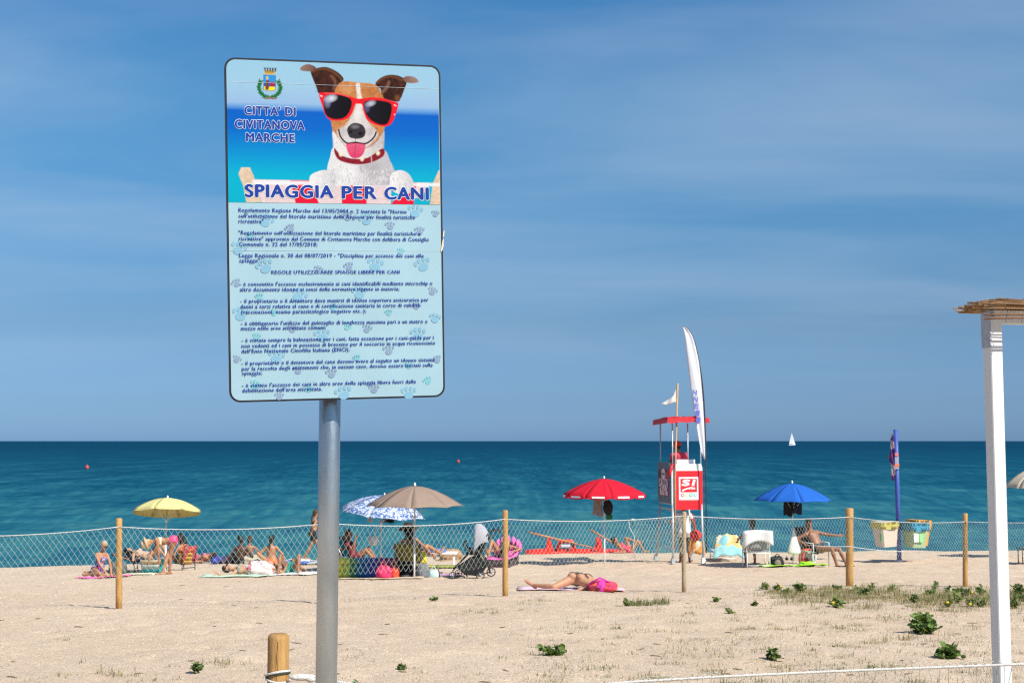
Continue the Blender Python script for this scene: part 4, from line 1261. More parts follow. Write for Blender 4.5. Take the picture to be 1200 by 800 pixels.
patc = patmat('blue_white_canopy', [(0.50, 0.53, 0.57), (0.045, 0.11, 0.30), (0.46, 0.50, 0.56), (0.08, 0.17, 0.38), (0.50, 0.52, 0.55), (0.04, 0.09, 0.27)], 26)
def para_at(label, fx, fy, topy, wpx, rimy, m, **kw):
    f = gp(fx, fy); d = f.y
    R = wpx / 2 / FPX * d
    z = at(fx, topy, d).z - f.z
    rise = (rimy - topy) / FPX * d
    return parasol(label, f, z, R, rise, m, **kw)
para_at('pale yellow parasol above the sunbathers and the bending woman', 193.5, 671, 583, 80, 598, yell, n=8, yaw=.3, valance=.09, scallop=.06, tilt=math.radians(11), tdir=math.radians(95))
para_at('plain taupe parasol with a white pole in front of the patterned one', 485.5, 677, 569, 113, 592, taupe, n=8, yaw=.39, scallop=.03, flat=1.7)
para_at('blue and white leaf patterned parasol tilted beside the taupe one', 446, 668, 580, 102, 600, patc, n=8, yaw=.2, scallop=.04, tilt=math.radians(8), tdir=math.radians(-35))
para_at('red parasol with white stripes on its valance', 708.5, 661, 560.5, 96, 578, redc, n=10, yaw=.1, valance=.12, scallop=.0, stripe=white_m, flat=1.6)
para_at('deep blue parasol with dark bags hanging under it', 930, 663.5, 566, 92, 586, bluec, n=8, yaw=.39, scallop=.03, flat=1.6)
bp_ = para_at('pale beige parasol beyond the white shelter post', 1221, 654, 548, 82, 571, beigec, n=8, yaw=.2, scallop=.03, flat=2.0)
# ------------------------------------------------------------------ lifeguard tower
def rotz(a): return Matrix.Rotation(a, 3, 'Z')
tf = gp(806, 660)
TY = tf.y; U = TY / FPX            # metres per pixel there
tower = empty('lifeguard_tower', tf, 'white and red lifeguard tower on aluminium legs with a red roof', 'lifeguard tower', rz=math.radians(13))
wb = 0.88; db = 1.02               # box width and depth
zb0, zb1 = (660 - 592) * U, (660 - 545) * U
redp = mat('red_banner', (0.66, 0.012, 0.022), .55, .06, 8, bump=.1)
whp = mat('tower_white', (0.80, 0.80, 0.80), .45, .04, 8)
lx = wb / 2 - .01
for sx in (-1, 1):
    for sy in (0, 1):
        top = Vector((sx * lx, sy * db, zb0)); bot = Vector((sx * (lx + .02 + (.10 if sy else 0)), sy * (db + .10) - (0 if sy else .04), -.12))
        MB().tube([bot, top], .034, 10).build('leg', alum_m, tower, True)
        MB().box(bot + Vector((0, 0, .20)), (.11, .11, .16), taper=.75).build('foot_sleeve', whp if sx > 0 and sy == 0 else alum_m, tower)
for z in (.45, .82, 1.18):
    MB().tube([(-lx - .07 * (1.4 - z), db + .06, z), (-lx - .01, 0, z)], .014, 8).build('side_rung', alum_m, tower, True)
MB().tube([(-lx, 0, 1.52), (-lx - .02, db, 1.52)], .02, 8).build('side_rail', alum_m, tower, True)
for k in range(5):
    z = .3 + k * .28
    MB().tube([(-.22, db + .1, z), (.22, db + .1, z)], .014, 8).build('ladder_rung', alum_m, tower, True)
MB().box((0, db / 2, zb0 + .02), (wb + .04, db, .05)).build('platform', alum_m, tower)
hb = zb1 - zb0
# white back board with bevelled shoulders
shl = [(-wb/2 - .02, 0), (wb/2 + .02, 0), (wb/2 + .02, hb * .72), (wb/2 + .02, hb * .90), (wb/2 - .02, hb), (-wb/2 + .12, hb), (-wb/2 - .02, hb * .80)]
MB().prism(shl, (0, -.02, zb0), (1, 0, 0), (0, 0, 1), (0, 1, 0), .04).build('back_board', whp, tower)
MB().box((.02, .14, zb1 + .045), (wb * .62, .05, .15)).build('seat_back', whp, tower)
MB().box((0, .42, zb0 + .83), (wb * .7, .45, .06)).build('seat', whp, tower)
# red banner with the white panel
bw, bh = 0.835, (598 - 553) * U
bz = zb0 - (598 - 592) * U
front = -.024
def panel(name, cx, cz, w, h, m, dep, parent=tower):
    return MB().box((cx, front - dep, cz), (w, .006, h)).build(name, m, parent)
ban = panel('banner', .04, bz + bh / 2, bw, bh, redp, .004)
sx0 = .04; szc = bz + bh * .50
panel('logo_frame', sx0, szc + .05, bw * .70, bh * .585, whp, .009, ban)
panel('logo_field', sx0, szc + .135, bw * .59, bh * .345, redp, .014, ban)
def wall_text(body, cx, z0, w, h, m, dep, parent, shear=0.0, bold=.004):
    me = fit_text(body, -w / 2, w / 2, 0, h, bold, 3, shear=shear, ring=2)
    o = link('lettering', me, m, parent)
    o.matrix_local = Matrix.Translation((cx, front - dep, z0)) @ Matrix.Rotation(math.pi / 2, 4, 'X')
    return o
wall_text('SI', sx0 - .03, szc + .135, .36, .155, whp, .020, ban, .28, .012)
swo = MB(); swo.sheet([[(sx0 - .20 + .40 * t, front - .0195, szc - .01 + .11 * math.sin(t * 1.5) + e * (1 - t) * .05) for t in np.linspace(0, 1, 9)] for e in (-.5, .5)], .002, (0, 1, 0))
swo.build('logo_swoosh', whp, ban)
for dx_ in (-.06, .02, .10, .16): panel('logo_small_mark', sx0 + dx_, szc + .045, .05, .04, whp, .018, ban)
for k, c in enumerate(((.62, .06, .10), (.80, .62, .25), (.02, .42, .20), (.15, .50, .75))):
    MB().lathe([(.052, 0), (.052, .004)], 18, (sx0 - .19 + k * .125, front - .012, szc - .135), Matrix.Rotation(math.pi / 2, 3, 'X')).build('logo_disc', mat('disc_%d' % k, c, .5), ban)
    MB().lathe([(.026, 0), (.026, .004)], 14, (sx0 - .19 + k * .125, front - .017, szc - .135), Matrix.Rotation(math.pi / 2, 3, 'X')).build('logo_disc_centre', whp, ban)
for z, w in ((szc - .055, .30), (szc - .255, .52), (szc - .285, .50)):
    panel('fine_print_line', sx0, z, w, .012, mat('faded_print', (.72, .40, .36), .6), .013, ban)
# grey side board with the sale poster, on the left flank
gpan = mat('grey_board_dark', (0.10, 0.13, 0.15), .5, .1, 8)
side = MB().box((-wb/2 - .045, db / 2 + .03, zb0 + hb * .53), (.03, db * .98, hb * 1.0)).build('side_board', gpan, tower)
sxp = -wb/2 - .062
pos_m = patmat('poster_print', [(.05, .04, .05), (.10, .03, .05), (.28, .04, .10), (.06, .05, .06), (.26, .10, .05), (.05, .05, .07)], 9)
MB().box((sxp, db / 2 + .03, zb0 + hb * .52), (.006, db * .80, hb * .66)).build('poster', pos_m, side)
pgrey = mat('poster_white', (.60, .60, .60), .6)
def side_text(body, yc, z0, w, h):
    me = fit_text(body, -w / 2, w / 2, 0, h, .012, 3, ring=2)
    o = link('lettering', me, pgrey, side)
    R = Matrix(((0, 0, -1), (-1, 0, 0), (0, 1, 0))).to_4x4()
    o.matrix_local = Matrix.Translation((sxp - .006, yc, z0)) @ R
side_text('SALDI', db / 2 + .03, zb0 + hb * .43, db * .66, .22)
side_text('60%', db / 2 + .0, zb0 + hb * .22, db * .62, .24)
MB().lathe([(.16, 0), (.16, .006)], 24, (sxp - .009, db / 2 + .03, zb0 + hb * .74), Matrix.Rotation(math.pi / 2, 3, 'Y')).build('poster_disc', pgrey, side)
MB().box((sxp - .013, db / 2 + .03, zb0 + hb * .74), (.006, .24, .05)).build('poster_disc_bar', gpan, side)
# roof on posts
zr = (660 - 498) * U
for sx in (-1, 1):
    for sy in (0, 1):
        MB().tube([(sx * (wb/2 - .02), sy * db * .98, zb0), (sx * (wb/2 - .02), sy * db * .98, zr + .02)], .018, 8).build('roof_post', alum_m, tower, True)
rfm = mat('red_roof', (0.50, 0.012, 0.02), .55, .15, 5, bump=.2, bscale=12)
rw, rd_ = 1.24, 1.20
P = [[(-rw/2 + rw * i / 10, -.18 + rd_ * j / 6, zr + .20 - .05 * (j / 6) + .018 * math.sin(i * 1.1 + j) - .03 * abs(i / 5 - 1)) for i in range(11)] for j in range(7)]
MB().sheet(P, .03).build('roof', rfm, tower)
P = [[(-rw/2 + rw * i / 10, -.18 - .012 * v, zr + .175 - .03 * abs(i / 5 - 1) - .14 * v - .012 * math.sin(i * 1.7) * v) for i in range(11)] for v in (0, .5, 1)]
MB().sheet(P, .012, (0, 1, 0)).build('roof_valance', rfm, tower)
P = [[(-rw/2 - .012 * v, -.17 + rd_ * j / 8, zr + .15 - .05 * j / 8 - .14 * v) for j in range(9)] for v in (0, .5, 1)]
MB().sheet(P, .012, (1, 0, 0)).build('roof_valance', rfm, tower)
# torpedo buoy hung on the side rail
tb = MB().tube([(-wb/2 + .0, -.06, zb1 - .0), (-wb/2 - .07, -.07, zb1 - .18), (-wb/2 - .10, -.07, zb1 - .34)], [.03, .05, .035], 10).build('rescue_buoy', mat('red_float', (.62, .02, .04), .5), None, True)
tb.matrix_world = Matrix.Translation(tf) @ Matrix.Rotation(math.radians(13), 4, 'Z')
tag(tb, 'small red rescue float hanging at the corner of the lifeguard tower', 'rescue float')

# flags
wd2 = mat('pale_pole', (0.42, 0.27, 0.15), .7, .2, 10, stretch=(4, 4, .5))
fl = empty('flag', tf + Vector((-.42, -.14, 0)), 'small white flag on a wooden pole tied to the lifeguard tower', 'flag')
ftop = at(794.2, 449, TY - .15) - Vector(fl.location); fbot = Vector((.02, 0, zb0 - .2))
fb0 = at(791, 560, TY - .15) - Vector(fl.location)
MB().tube([Vector((fb0.x - .01, 0, .4)), Vector((fb0.x, 0, fb0.z)), Vector((ftop.x, 0, ftop.z))], .026, 8).build('pole', wd2, fl, True)
P = []
for j in range(9):
    v = j / 8
    row = []
    for i in range(9):
        u_ = i / 8
        x = ftop.x - .02 - u_ * .46 * (.25 + .75 * v) ; z = ftop.z - .06 - .50 * v * (1 - .35 * u_) - u_ * .34 * (1 - .35 * v) + .02 * math.sin(u_ * 8)
        row.append((x, .06 * math.sin(u_ * 7 + v * 3) * u_, z))
    P.append(row)
MB().sheet(P, .003, (0, 1, 0)).build('cloth', mat('flag_white', (.74, .73, .69), .85, .05, 6, trans=.2), fl, True)

fe = empty('feather_banner', tf + Vector((.46, -.10, 0)), 'tall white feather banner with faint blue vertical lettering behind the tower', 'banner')
fe_o = Vector(fe.location)
right = [(826.5, 540), (826, 505), (824.5, 470), (821.5, 440), (817, 415), (812, 396), (806, 386), (800.5, 382)]
left = [(822, 531), (817, 505), (811.5, 470), (807.5, 440), (804.5, 415), (802.5, 396), (801, 387), (800.0, 382.5)]
fy = TY - .12
Rp = cr([at(x, y, fy) - fe_o for x, y in right], 4); Lp = cr([at(x, y, fy) - fe_o for x, y in left], 4)
P = []
for a, b in zip(Lp, Rp):
    P.append([a.lerp(b, i / 6) + Vector((0, .015 * math.sin(i * 1.3 + a.z * 1.5), 0)) for i in range(7)])
feath = MB().sheet(P, .003, (0, 1, 0)).build('sail', mat('banner_white', (.72, .73, .78), .8, .06, 3, bump=.25, bscale=5, trans=.15), fe, True)
MB().tube([Vector((Rp[0].x + .01, 0, 0.3))] + [p + Vector((.012, 0.0, 0)) for p in Rp], .016, 8).build('pole', mat('dark_pole', (.04, .04, .05), .5), fe, True)
def feather_letters(body, y0, y1, m, h, u_):
    n = len(body)
    for k, ch in enumerate(body):
        if ch == ' ': continue
        yy_ = y0 + (y1 - y0) * (k + .5) / n
        # left and right edge at that height
        z = at(800, yy_, fy).z - fe_o.z
        def edge(Pl):
            for p, q in zip(Pl[:-1], Pl[1:]):
                if min(p.z, q.z) <= z <= max(p.z, q.z):
                    t = (z - p.z) / (q.z - p.z + 1e-9); return p.lerp(q, t)
            return Pl[0]
        a, b = edge(Lp), edge(Rp)
        c = a.lerp(b, u_)
        hh = (y1 - y0) / n * U * .72
        me = fit_text(ch, -h / 2, h / 2, -hh / 2, hh, .008, 2, ring=2)
        o = link('lettering', me, m, fe)
        # letters lie on their side, reading along the sail, seen through from the back
        o.matrix_local = Matrix.Translation(c + Vector((0, -.075, 0))) @ Matrix.Rotation(math.pi / 2, 4, 'X') @ Matrix.Rotation(math.radians(-8), 4, 'Z')
feather_letters('HNEII', 456, 496, mat('banner_ink', (.12, .15, .50), .8), .11, .26)

# bags hanging under the tower
hb1 = MB(); c_ = at(815, 627, TY + .35)
hb1.ell((0, 0, 0), (.17, .14, .16), fn=lambda d: 1 + .06 * math.sin(d.x * 9) * math.cos(d.z * 7))
hb1.tube([(0, 0, .12), (-.03, 0, .35), (-.06, 0, .62)], .016, 6)
o = hb1.build('drawstring_bag', mat('red_mesh_bag', (.62, .02, .02), .8, .25, 25), None, True); o.location = c_
tag(o, 'round red bag hanging by a strap under the lifeguard tower', 'bag')
c_ = at(817, 641, TY + .30)
P = [[(-.20 + .40 * i / 6 + .03 * v * (i / 3 - 1), .03 * math.sin(i * 1.2), .0 - .37 * v + .02 * math.sin(i)) for i in range(7)] for v in np.linspace(0, 1, 5)]
o = MB().sheet([[(x, y, z + .18) for x, y, z in r] for r in P], .09, (0, -1, 0)).build('beach_tote', patmat('orange_white_print', [(.80, .30, .02), (.80, .30, .02), (.78, .74, .62), (.80, .34, .03)], 9), None, True); o.location = c_
tag(o, 'orange and white printed bag hanging under the lifeguard tower', 'bag')

# ------------------------------------------------------------------ waste bins on a blue pole
bf = gp(1054, 658)
UB = bf.y / FPX
bins = empty('bin_station', bf, 'three coloured waste bins hung on a tall blue pole with a furled flag', 'waste bins')
bl = mat('blue_pole_paint', (0.045, 0.085, 0.33), .45, .15, 10)
MB().tube([(0, 0, -.2), (-.02, 0, (658 - 505) * UB)], .064, 16).build('pole', bl, bins, True)
MB().lathe([(.095, -.02), (.095, .05), (.08, .07)], 16).build('pole_sleeve', mat('pale_sleeve', (.35, .38, .5), .6), bins, True)
def bin_(cx, cy, w, h, z0, body, rim, rimh, lean=0.0, lidc=None):
    b = MB(); R = Euler((0, lean, math.radians(18)))
    M = R.to_matrix()
    b.box(Vector((cx, cy, z0 + h / 2)), (w * .74, w * .66, h), M, taper=1.30, bev=.04)
    o = b.build('bin', body, bins)
    r = MB()
    n = 40
    pts = []
    hw, hd = w * .74 * 1.30 / 2 + .03, w * .66 * 1.30 / 2 + .03
    for j, zz in enumerate((h / 2 + .015, h / 2 - rimh * .5, h / 2 - rimh)):
        row = []
        for k in range(n + 1):
            q = 2 * math.pi * k / n
            cxs, sns = math.cos(q), math.sin(q)
            x = hw * math.copysign(abs(cxs) ** .35, cxs); y = hd * math.copysign(abs(sns) ** .35, sns)
            wv = 1 + (.012 + .02 * j) * math.sin(q * 13 + j)
            row.append(M @ Vector((x * wv * (1 - .03 * j), y * wv * (1 - .03 * j), zz - (.03 * math.sin(q * 5 + cx * 9) if j == 2 else 0))) + Vector((cx, cy, z0 + h / 2)))
        pts.append(row)
    r.sheet(pts, .006, (0, 0, 1)).build('bag_rim', rim, o, True)
    inn = MB().box(Vector((cx, cy, z0 + h - .02)) + M @ Vector((0, 0, .02)), (w * .9, w * .8, .02), M, bev=.04).build('bag_mouth', lidc or rim, o)
    return o
zt = (658 - 613) * UB
b1 = bin_(-.40, -.08, .62, .68, (658 - 640) * UB, mat('beige_bin', (.62, .52, .42), .55, .05), mat('yellow_bag', (.52, .46, .10), .5, .2, 30), .16, math.radians(-3), mat('bin_lid_grey', (.45, .44, .40), .6))
MB().box((-.60, -.33, (658 - 628) * UB), (.012, .07, .30), Euler((0, 0, math.radians(18)))).build('bin_label', mat('green_label', (.10, .38, .12), .5), b1)
b2 = bin_(.42, -.12, .62, .68, (658 - 641) * UB, mat('green_bin', (.34, .44, .24), .55, .05), mat('blue_bag', (.02, .26, .42), .45, .3, 30), .20, math.radians(2), mat('green_mouth', (.10, .20, .08), .6))
MB().box((.36, -.408, (658 - 629.5) * UB), (.15, .02, .22), Euler((0, 0, math.radians(18)))).build('bin_label', whp, b2)
MB().box((.51, -.372, (658 - 629.5) * UB), (.12, .02, .22), Euler((0, 0, math.radians(18)))).build('bin_label', mat('lime_label', (.25, .75, .22), .5), b2)
b3 = bin_(.66, .32, .56, .70, (658 - 640) * UB, mat('orange_bin', (.78, .30, .02), .55, .05), mat('orange_bag', (.62, .33, .08), .5, .2, 30), .22, math.radians(3))
# furled flag and small notice on the pole
P = []
for j in range(15):
    v = j / 14; row = []
    wv = .04 + .11 * math.sin(math.pi * min(1, v * .9 + .05)) * (0.5 + .5 * abs(math.sin(v * 9)))
    for i in range(5):
        row.append((-.09 - wv * i / 4, -.05 + .05 * math.sin(i * 1.8 + j), (658 - 510) * UB - 1.32 * v))
    P.append(row)
MB().sheet(P, .012, (0, 1, 0)).build('furled_flag', patmat('flag_print', [(.07, .02, .16), (.10, .03, .22), (.45, .35, .40), (.07, .02, .16), (.35, .05, .08)], 5), bins, True)
MB().box((-.03, -.080, (658 - 544) * UB), (.11, .02, .34)).build('pole_notice', mat('notice_grey', (.30, .30, .42), .6), bins)
MB().box((-.03, -.094, (658 - 534) * UB), (.10, .008, .09)).build('notice_mark', mat('pink_mark', (.62, .16, .20), .6), bins)
MB().box((-.03, -.094, (658 - 546.5) * UB), (.12, .008, .07)).build('notice_mark', mat('orange_mark', (.72, .18, .05), .6), bins)

# ------------------------------------------------------------------ rescue rowing catamaran drawn up on the shore
by = 44.6
bp1 = Vector(((675 - 600) / FPX * by, by, 0)); bp1.z = G(bp1.x, by)
UBt = by / FPX
boat = empty('rescue_catamaran', bp1, 'red twin hulled rescue rowing boat with wooden oars behind the net', 'rowing boat')
zl = at(675, 650, by).z - bp1.z    # height of the sight line over the sand crest
hull_m = mat('red_hull', (.66, .025, .015), .4, .1, 5)
def bx(px): return (px - 675) * UBt
def bzz(py): return at(675, py, by).z - bp1.z
for yy_ in (-.55, .55):
    pts = []; rad = []
    for t in np.linspace(0, 1, 13):
        x = bx(615) + (bx(731) - bx(615)) * t
        pts.append(Vector((x, yy_, bzz(647.5) - .02 + .10 * (abs(t * 2 - 1) ** 3) - .08)))
        rad.append(.20 * (1 - abs(t * 2 - 1) ** 4 * .75))
    MB().tube(pts, rad, 12).build('hull', hull_m, boat, True)
    for k in (.3, .7):
        x = bx(615) + (bx(731) - bx(615)) * k
        MB().box((x, yy_, .12), (.2, .2, bzz(655))).build('trestle', mat('grey_trestle', (.25, .24, .22), .8), boat)
for px in (640, 668, 700, 722):
    MB().box((bx(px), 0, bzz(648)), (.16, 1.1, .07)).build('cross_beam', hull_m, boat)
# rowlock frames: triangular uprights, one on each rowing station
def upright(px0, px1, ptop, pyt, y_):
    MB().prism([(bx(px0), bzz(649)), (bx(px1), bzz(649)), (bx(ptop + 2), bzz(pyt)), (bx(ptop - 1), bzz(pyt))], (0, y_, 0), (1, 0, 0), (0, 0, 1), (0, 1, 0), .06).build('rowlock_upright', hull_m, boat)
for y_ in (-.62, .56):
    upright(639, 650, 642.5, 631, y_)
    upright(696, 704, 700.5, 630, y_)
# seat: open box frame
for y_ in (-.35, .35):
    MB().tube([(bx(652), y_, bzz(648)), (bx(656), y_, bzz(634)), (bx(670), y_, bzz(634)), (bx(674), y_, bzz(646))], .05, 8).build('seat_frame', hull_m, boat, True)
MB().box((bx(663), 0, bzz(645)), (.62, .8, .14)).build('seat_base', hull_m, boat)
MB().box((bx(663), .1, bzz(639.5)), (.36, .5, .05)).build('seat_pad', mat('white_pad', (.6, .6, .6), .6), boat)
MB().box((bx(707), 0, bzz(646)), (.8, .9, .14)).build('stern_deck', hull_m, boat)
MB().box((bx(697), -.52, bzz(648.2)), (.5, .1, .09)).build('dark_locker', black_m, boat)
oarm = mat('oar_wood', (.42, .17, .07), .6, .2, 10)
def oar(x0, y0, x1, y1, d0, d1):
    a = Vector((bx(x0), d0, bzz(y0))); b = Vector((bx(x1), d1, bzz(y1)))
    mb = MB(); mb.tube([a, a.lerp(b, .25), a.lerp(b, .75)], .032, 8); mb.tube([a.lerp(b, .74), a.lerp(b, .82), a.lerp(b, .97), b], [.03, .09, .09, .05], 8, flat=.25)
    return mb.build('oar', oarm, boat, True)
oar(620, 622, 693, 640.5, -.66, -.3); oar(692, 621.5, 727, 641.5, .5, .2)
MB().box((bx(669), -.55, bzz(637)), (.12, .1, .12)).build('rowlock', black_m, boat)

# ------------------------------------------------------------------ pushchair
sg = gp(555, 677); UP_ = sg.y / FPX
push = empty('pushchair', sg, 'black folding pushchair with a pale grey cloth over its hood', 'pushchair')
def q_(px, py, y=0): return Vector(((px - 555) * UP_, y, (677 - py) * UP_))
for (px, r_, y0) in ((531, 4.2, -.22), (537, 4.4, .22), (563, 5.2, -.28), (575, 5.4, .28)):
    for y_ in ((y0,) if True else ()):
        c = q_(px, 677 - r_, y_)
        R = Matrix.Rotation(math.pi / 2, 3, 'X')
        rr_2 = r_ * UP_
        wh = MB().lathe([(rr_2 * .80, -.022), (rr_2 * .97, -.018), (rr_2, 0), (rr_2 * .97, .018), (rr_2 * .80, .022), (rr_2 * .78, 0), (rr_2 * .80, -.022)], 22, c, R, cap=False).build('wheel', rubber_m, push, True)
        MB().lathe([(rr_2 * .30, -.012), (rr_2 * .30, .012)], 14, c, R).build('hub', mat('grey_hub', (.30, .31, .32), .5), wh, True)
        for k in range(6):
            a = k * math.pi / 3
            MB().tube([c, c + Vector((math.cos(a) * rr_2 * .82, 0, math.sin(a) * rr_2 * .82))], .007, 5).build('spoke', mat('grey_hub', (.3, .31, .32)), wh)
fr = mat('black_frame', (.014, .014, .016), .4, .2)
for y_ in (-.24, .24):
    MB().tube(cr([q_(531, 668, y_), q_(541, 657, y_), q_(552, 646, y_), q_(564, 634, y_), q_(572, 626, y_)], 4), .014, 8).build('frame_tube', fr, push, True)
    MB().tube(cr([q_(574, 670, y_), q_(571, 660, y_), q_(565, 650, y_), q_(557, 644, y_), q_(545, 644, y_)], 4), .014, 8).build('frame_tube', fr, push, True)
    MB().tube(cr([q_(566, 640, y_), q_(570, 628, y_), q_(576, 622.5, y_), q_(584, 622, y_), q_(584.5, 623.5, y_)], 4), .015, 8).build('handle_tube', fr, push, True)
    MB().tube([q_(564, 640, y_), q_(579, 625.5, y_)], .012, 8).build('handle_stay', fr, push, True)
    MB().tube(cr([q_(552, 646, y_), q_(545, 640, y_), q_(543.5, 636.5, y_), q_(546, 635.5, y_)], 4), .014, 8).build('bumper_arm', fr, push, True)
MB().tube([q_(584, 622.5, -.24), q_(585, 623, 0), q_(584, 622.5, .24)], .019, 10).build('handle', rubber_m, push, True)
MB().tube([q_(546, 635.5, -.24), q_(545, 635, 0), q_(546, 635.5, .24)], .018, 10).build('bumper_bar', rubber_m, push, True)
MB().tube([q_(531, 672.5, -.22), q_(537, 672.5, .22)], .012, 8).build('axle', fr, push, True)
MB().tube([q_(563, 671.5, -.28), q_(575, 671.5, .28)], .012, 8).build('axle', fr, push, True)
P = [[q_(540 + 30 * t, 662 + 9 * math.sin(math.pi * t) - 1.5 * t, y_) for t in np.linspace(0, 1, 9)] for y_ in (-.25, -.1, .1, .25)]
MB().prism([((536 - 555) * UP_, (677 - 664) * UP_), ((545 - 555) * UP_, (677 - 672) * UP_), ((563 - 555) * UP_, (677 - 674) * UP_), ((571 - 555) * UP_, (677 - 662) * UP_), ((562 - 555) * UP_, (677 - 652) * UP_), ((552 - 555) * UP_, (677 - 653) * UP_)], (0, -.22, 0), (1, 0, 0), (0, 0, 1), (0, 1, 0), .44).build('basket', black_m, push)
MB().prism([((546 - 555) * UP_, (677 - 648) * UP_), ((563 - 555) * UP_, (677 - 652) * UP_), ((573 - 555) * UP_, (677 - 626) * UP_), ((568 - 555) * UP_, (677 - 625) * UP_), ((559 - 555) * UP_, (677 - 645) * UP_)], (0, -.2, 0), (1, 0, 0), (0, 0, 1), (0, 1, 0), .4).build('seat', black_m, push)
hc = mat('grey_muslin', (.34, .33, .36), .9, .15, 25, bump=.3)
P = []
for t in np.linspace(0, 1, 9):
    row = []
    for s_ in np.linspace(-1, 1, 9):
        ax_ = 557 + 15 * t; ay_ = 619 - 6.5 * math.sin(math.pi * (t * .8 + .2)) * 1.0 + 5.5 * t
        z_drop = abs(s_) ** 2.2 * (32 - 22 * t)
        row.append(q_(ax_ - (3.0 * abs(s_) ** 2) * (1 - t) + .6 * math.sin(s_ * 6 + t * 3), ay_ + z_drop, .29 * math.sin(s_ * 1.5)))
    P.append(row)
MB().sheet(P, .008).build('hood_cloth', hc, push, True)

# ------------------------------------------------------------------ seats, bags and towels
def low_chair(label, foot, rz, w, cloth_m, frame_m, seat_h=.24, back_h=.55, lean=.25, name='beach_chair', arms=False, cat='chair', group=None):
    """faces +y when rz = 0"""
    r = empty(name, foot, label, cat, group, rz)
    for s in (-1, 1):
        x = s * w / 2
        MB().tube([(x, .22, -.02), (x, .22, seat_h)], .014, 8).build('leg', frame_m, r, True)
        MB().tube([(x, -.24, -.02), (x, -.24, seat_h)], .014, 8).build('leg', frame_m, r, True)
        MB().tube([(x, -.20, seat_h - .02), (x, -.20 - lean * back_h, seat_h + back_h)], .014, 8).build('back_post', frame_m, r, True)
        MB().tube([(x, .26, seat_h), (x, -.26, seat_h)], .014, 8).build('side_rail', frame_m, r, True)
        if arms:
            MB().tube([(x, .24, seat_h), (x, .24, seat_h + .22), (x, -.26, seat_h + .24)], .014, 8).build('armrest', frame_m, r, True)
    MB().tube([(-w/2, -.24, .06), (w/2, -.24, .06)], .012, 8).build('stretcher', frame_m, r, True)
    MB().tube([(-w/2, -.25, seat_h - .03), (w/2, -.25, seat_h - .03)], .013, 8).build('stretcher', frame_m, r, True)
    P = [[(-w/2 + w * i / 6, .25 - .48 * j / 6, seat_h + .01 - .04 * math.sin(math.pi * i / 6) * math.sin(math.pi * (j + 1) / 8)) for i in range(7)] for j in range(7)]
    MB().sheet(P, .008).build('seat', cloth_m, r, True)
    P = [[(-w/2 + w * i / 6, -.20 - lean * back_h * v - .03 * math.sin(math.pi * i / 6), seat_h + .05 + (back_h - .06) * v) for i in range(7)] for v in np.linspace(0, 1, 6)]
    MB().sheet(P, .008, (0, 1, 0)).build('backrest', cloth_m, r, True)
    return r
def lounger(label, foot, rz, length, w, cloth_m, frame_m, h=.28, back=.5, back_ang=.5, name='sun_lounger'):
    """head towards -x, feet towards +x when rz = 0"""
    r = empty(name, foot, label, 'sun lounger', None, rz)
    x0, x1 = -length / 2, length / 2
    xb = x0 + length * .36
    for s in (-1, 1):
        y = s * w / 2
        MB().tube([(xb, y, h), (x1, y, h)], .015, 8).build('side_rail', frame_m, r, True)
        MB().tube([(xb, y, h), (xb - length * .36 * math.cos(back_ang), y, h + length * .36 * math.sin(back_ang))], .015, 8).build('back_rail', frame_m, r, True)
        for x in (xb + .05, x1 - .15):
            MB().tube([(x, y, h), (x + .04, y, -.02)], .013, 8).build('leg', frame_m, r, True)
    for x in (xb + .07, x1 - .13):
        MB().tube([(x, -w / 2, .06), (x, w / 2, .06)], .011, 8).build('stretcher', frame_m, r, True)
    P = [[(xb + (x1 - xb) * i / 8, -w/2 + w * j / 4, h + .012 - .03 * math.sin(math.pi * j / 4)) for i in range(9)] for j in range(5)]
    MB().sheet(P, .008).build('seat', cloth_m, r, True)
    P = [[(xb - length * .36 * math.cos(back_ang) * i / 5, -w/2 + w * j / 4, h + .012 + length * .36 * math.sin(back_ang) * i / 5 - .025 * math.sin(math.pi * j / 4)) for i in range(6)] for j in range(5)]
    MB().sheet(P, .008).build('backrest', cloth_m, r, True)
    return r
def towel(label, c, w, d, m, rz=0.0, bump=.03, name='beach_towel', cat='towel', seed=1, nx_=14, ny_=8):
    cz = G(c.x, c.y)
    P = []
    for j in range(ny_ + 1):
        row = []
        for i in range(nx_ + 1):
            x = (i / nx_ - .5) * w; y = (j / ny_ - .5) * d
            X = x * math.cos(rz) - y * math.sin(rz); Y = x * math.sin(rz) + y * math.cos(rz)
            z = GR(c.x + X, c.y + Y) - cz + .025 + bump * float(vnoise(np.array([x * 5 + seed * 7.1]), np.array([y * 5 + seed]), seed)[0])
            row.append((X, Y, z))
        P.append(row)
    o = MB().sheet(P, .012).build(name, m, None, True); o.location = (c.x, c.y, cz)
    return tag(o, label, cat)
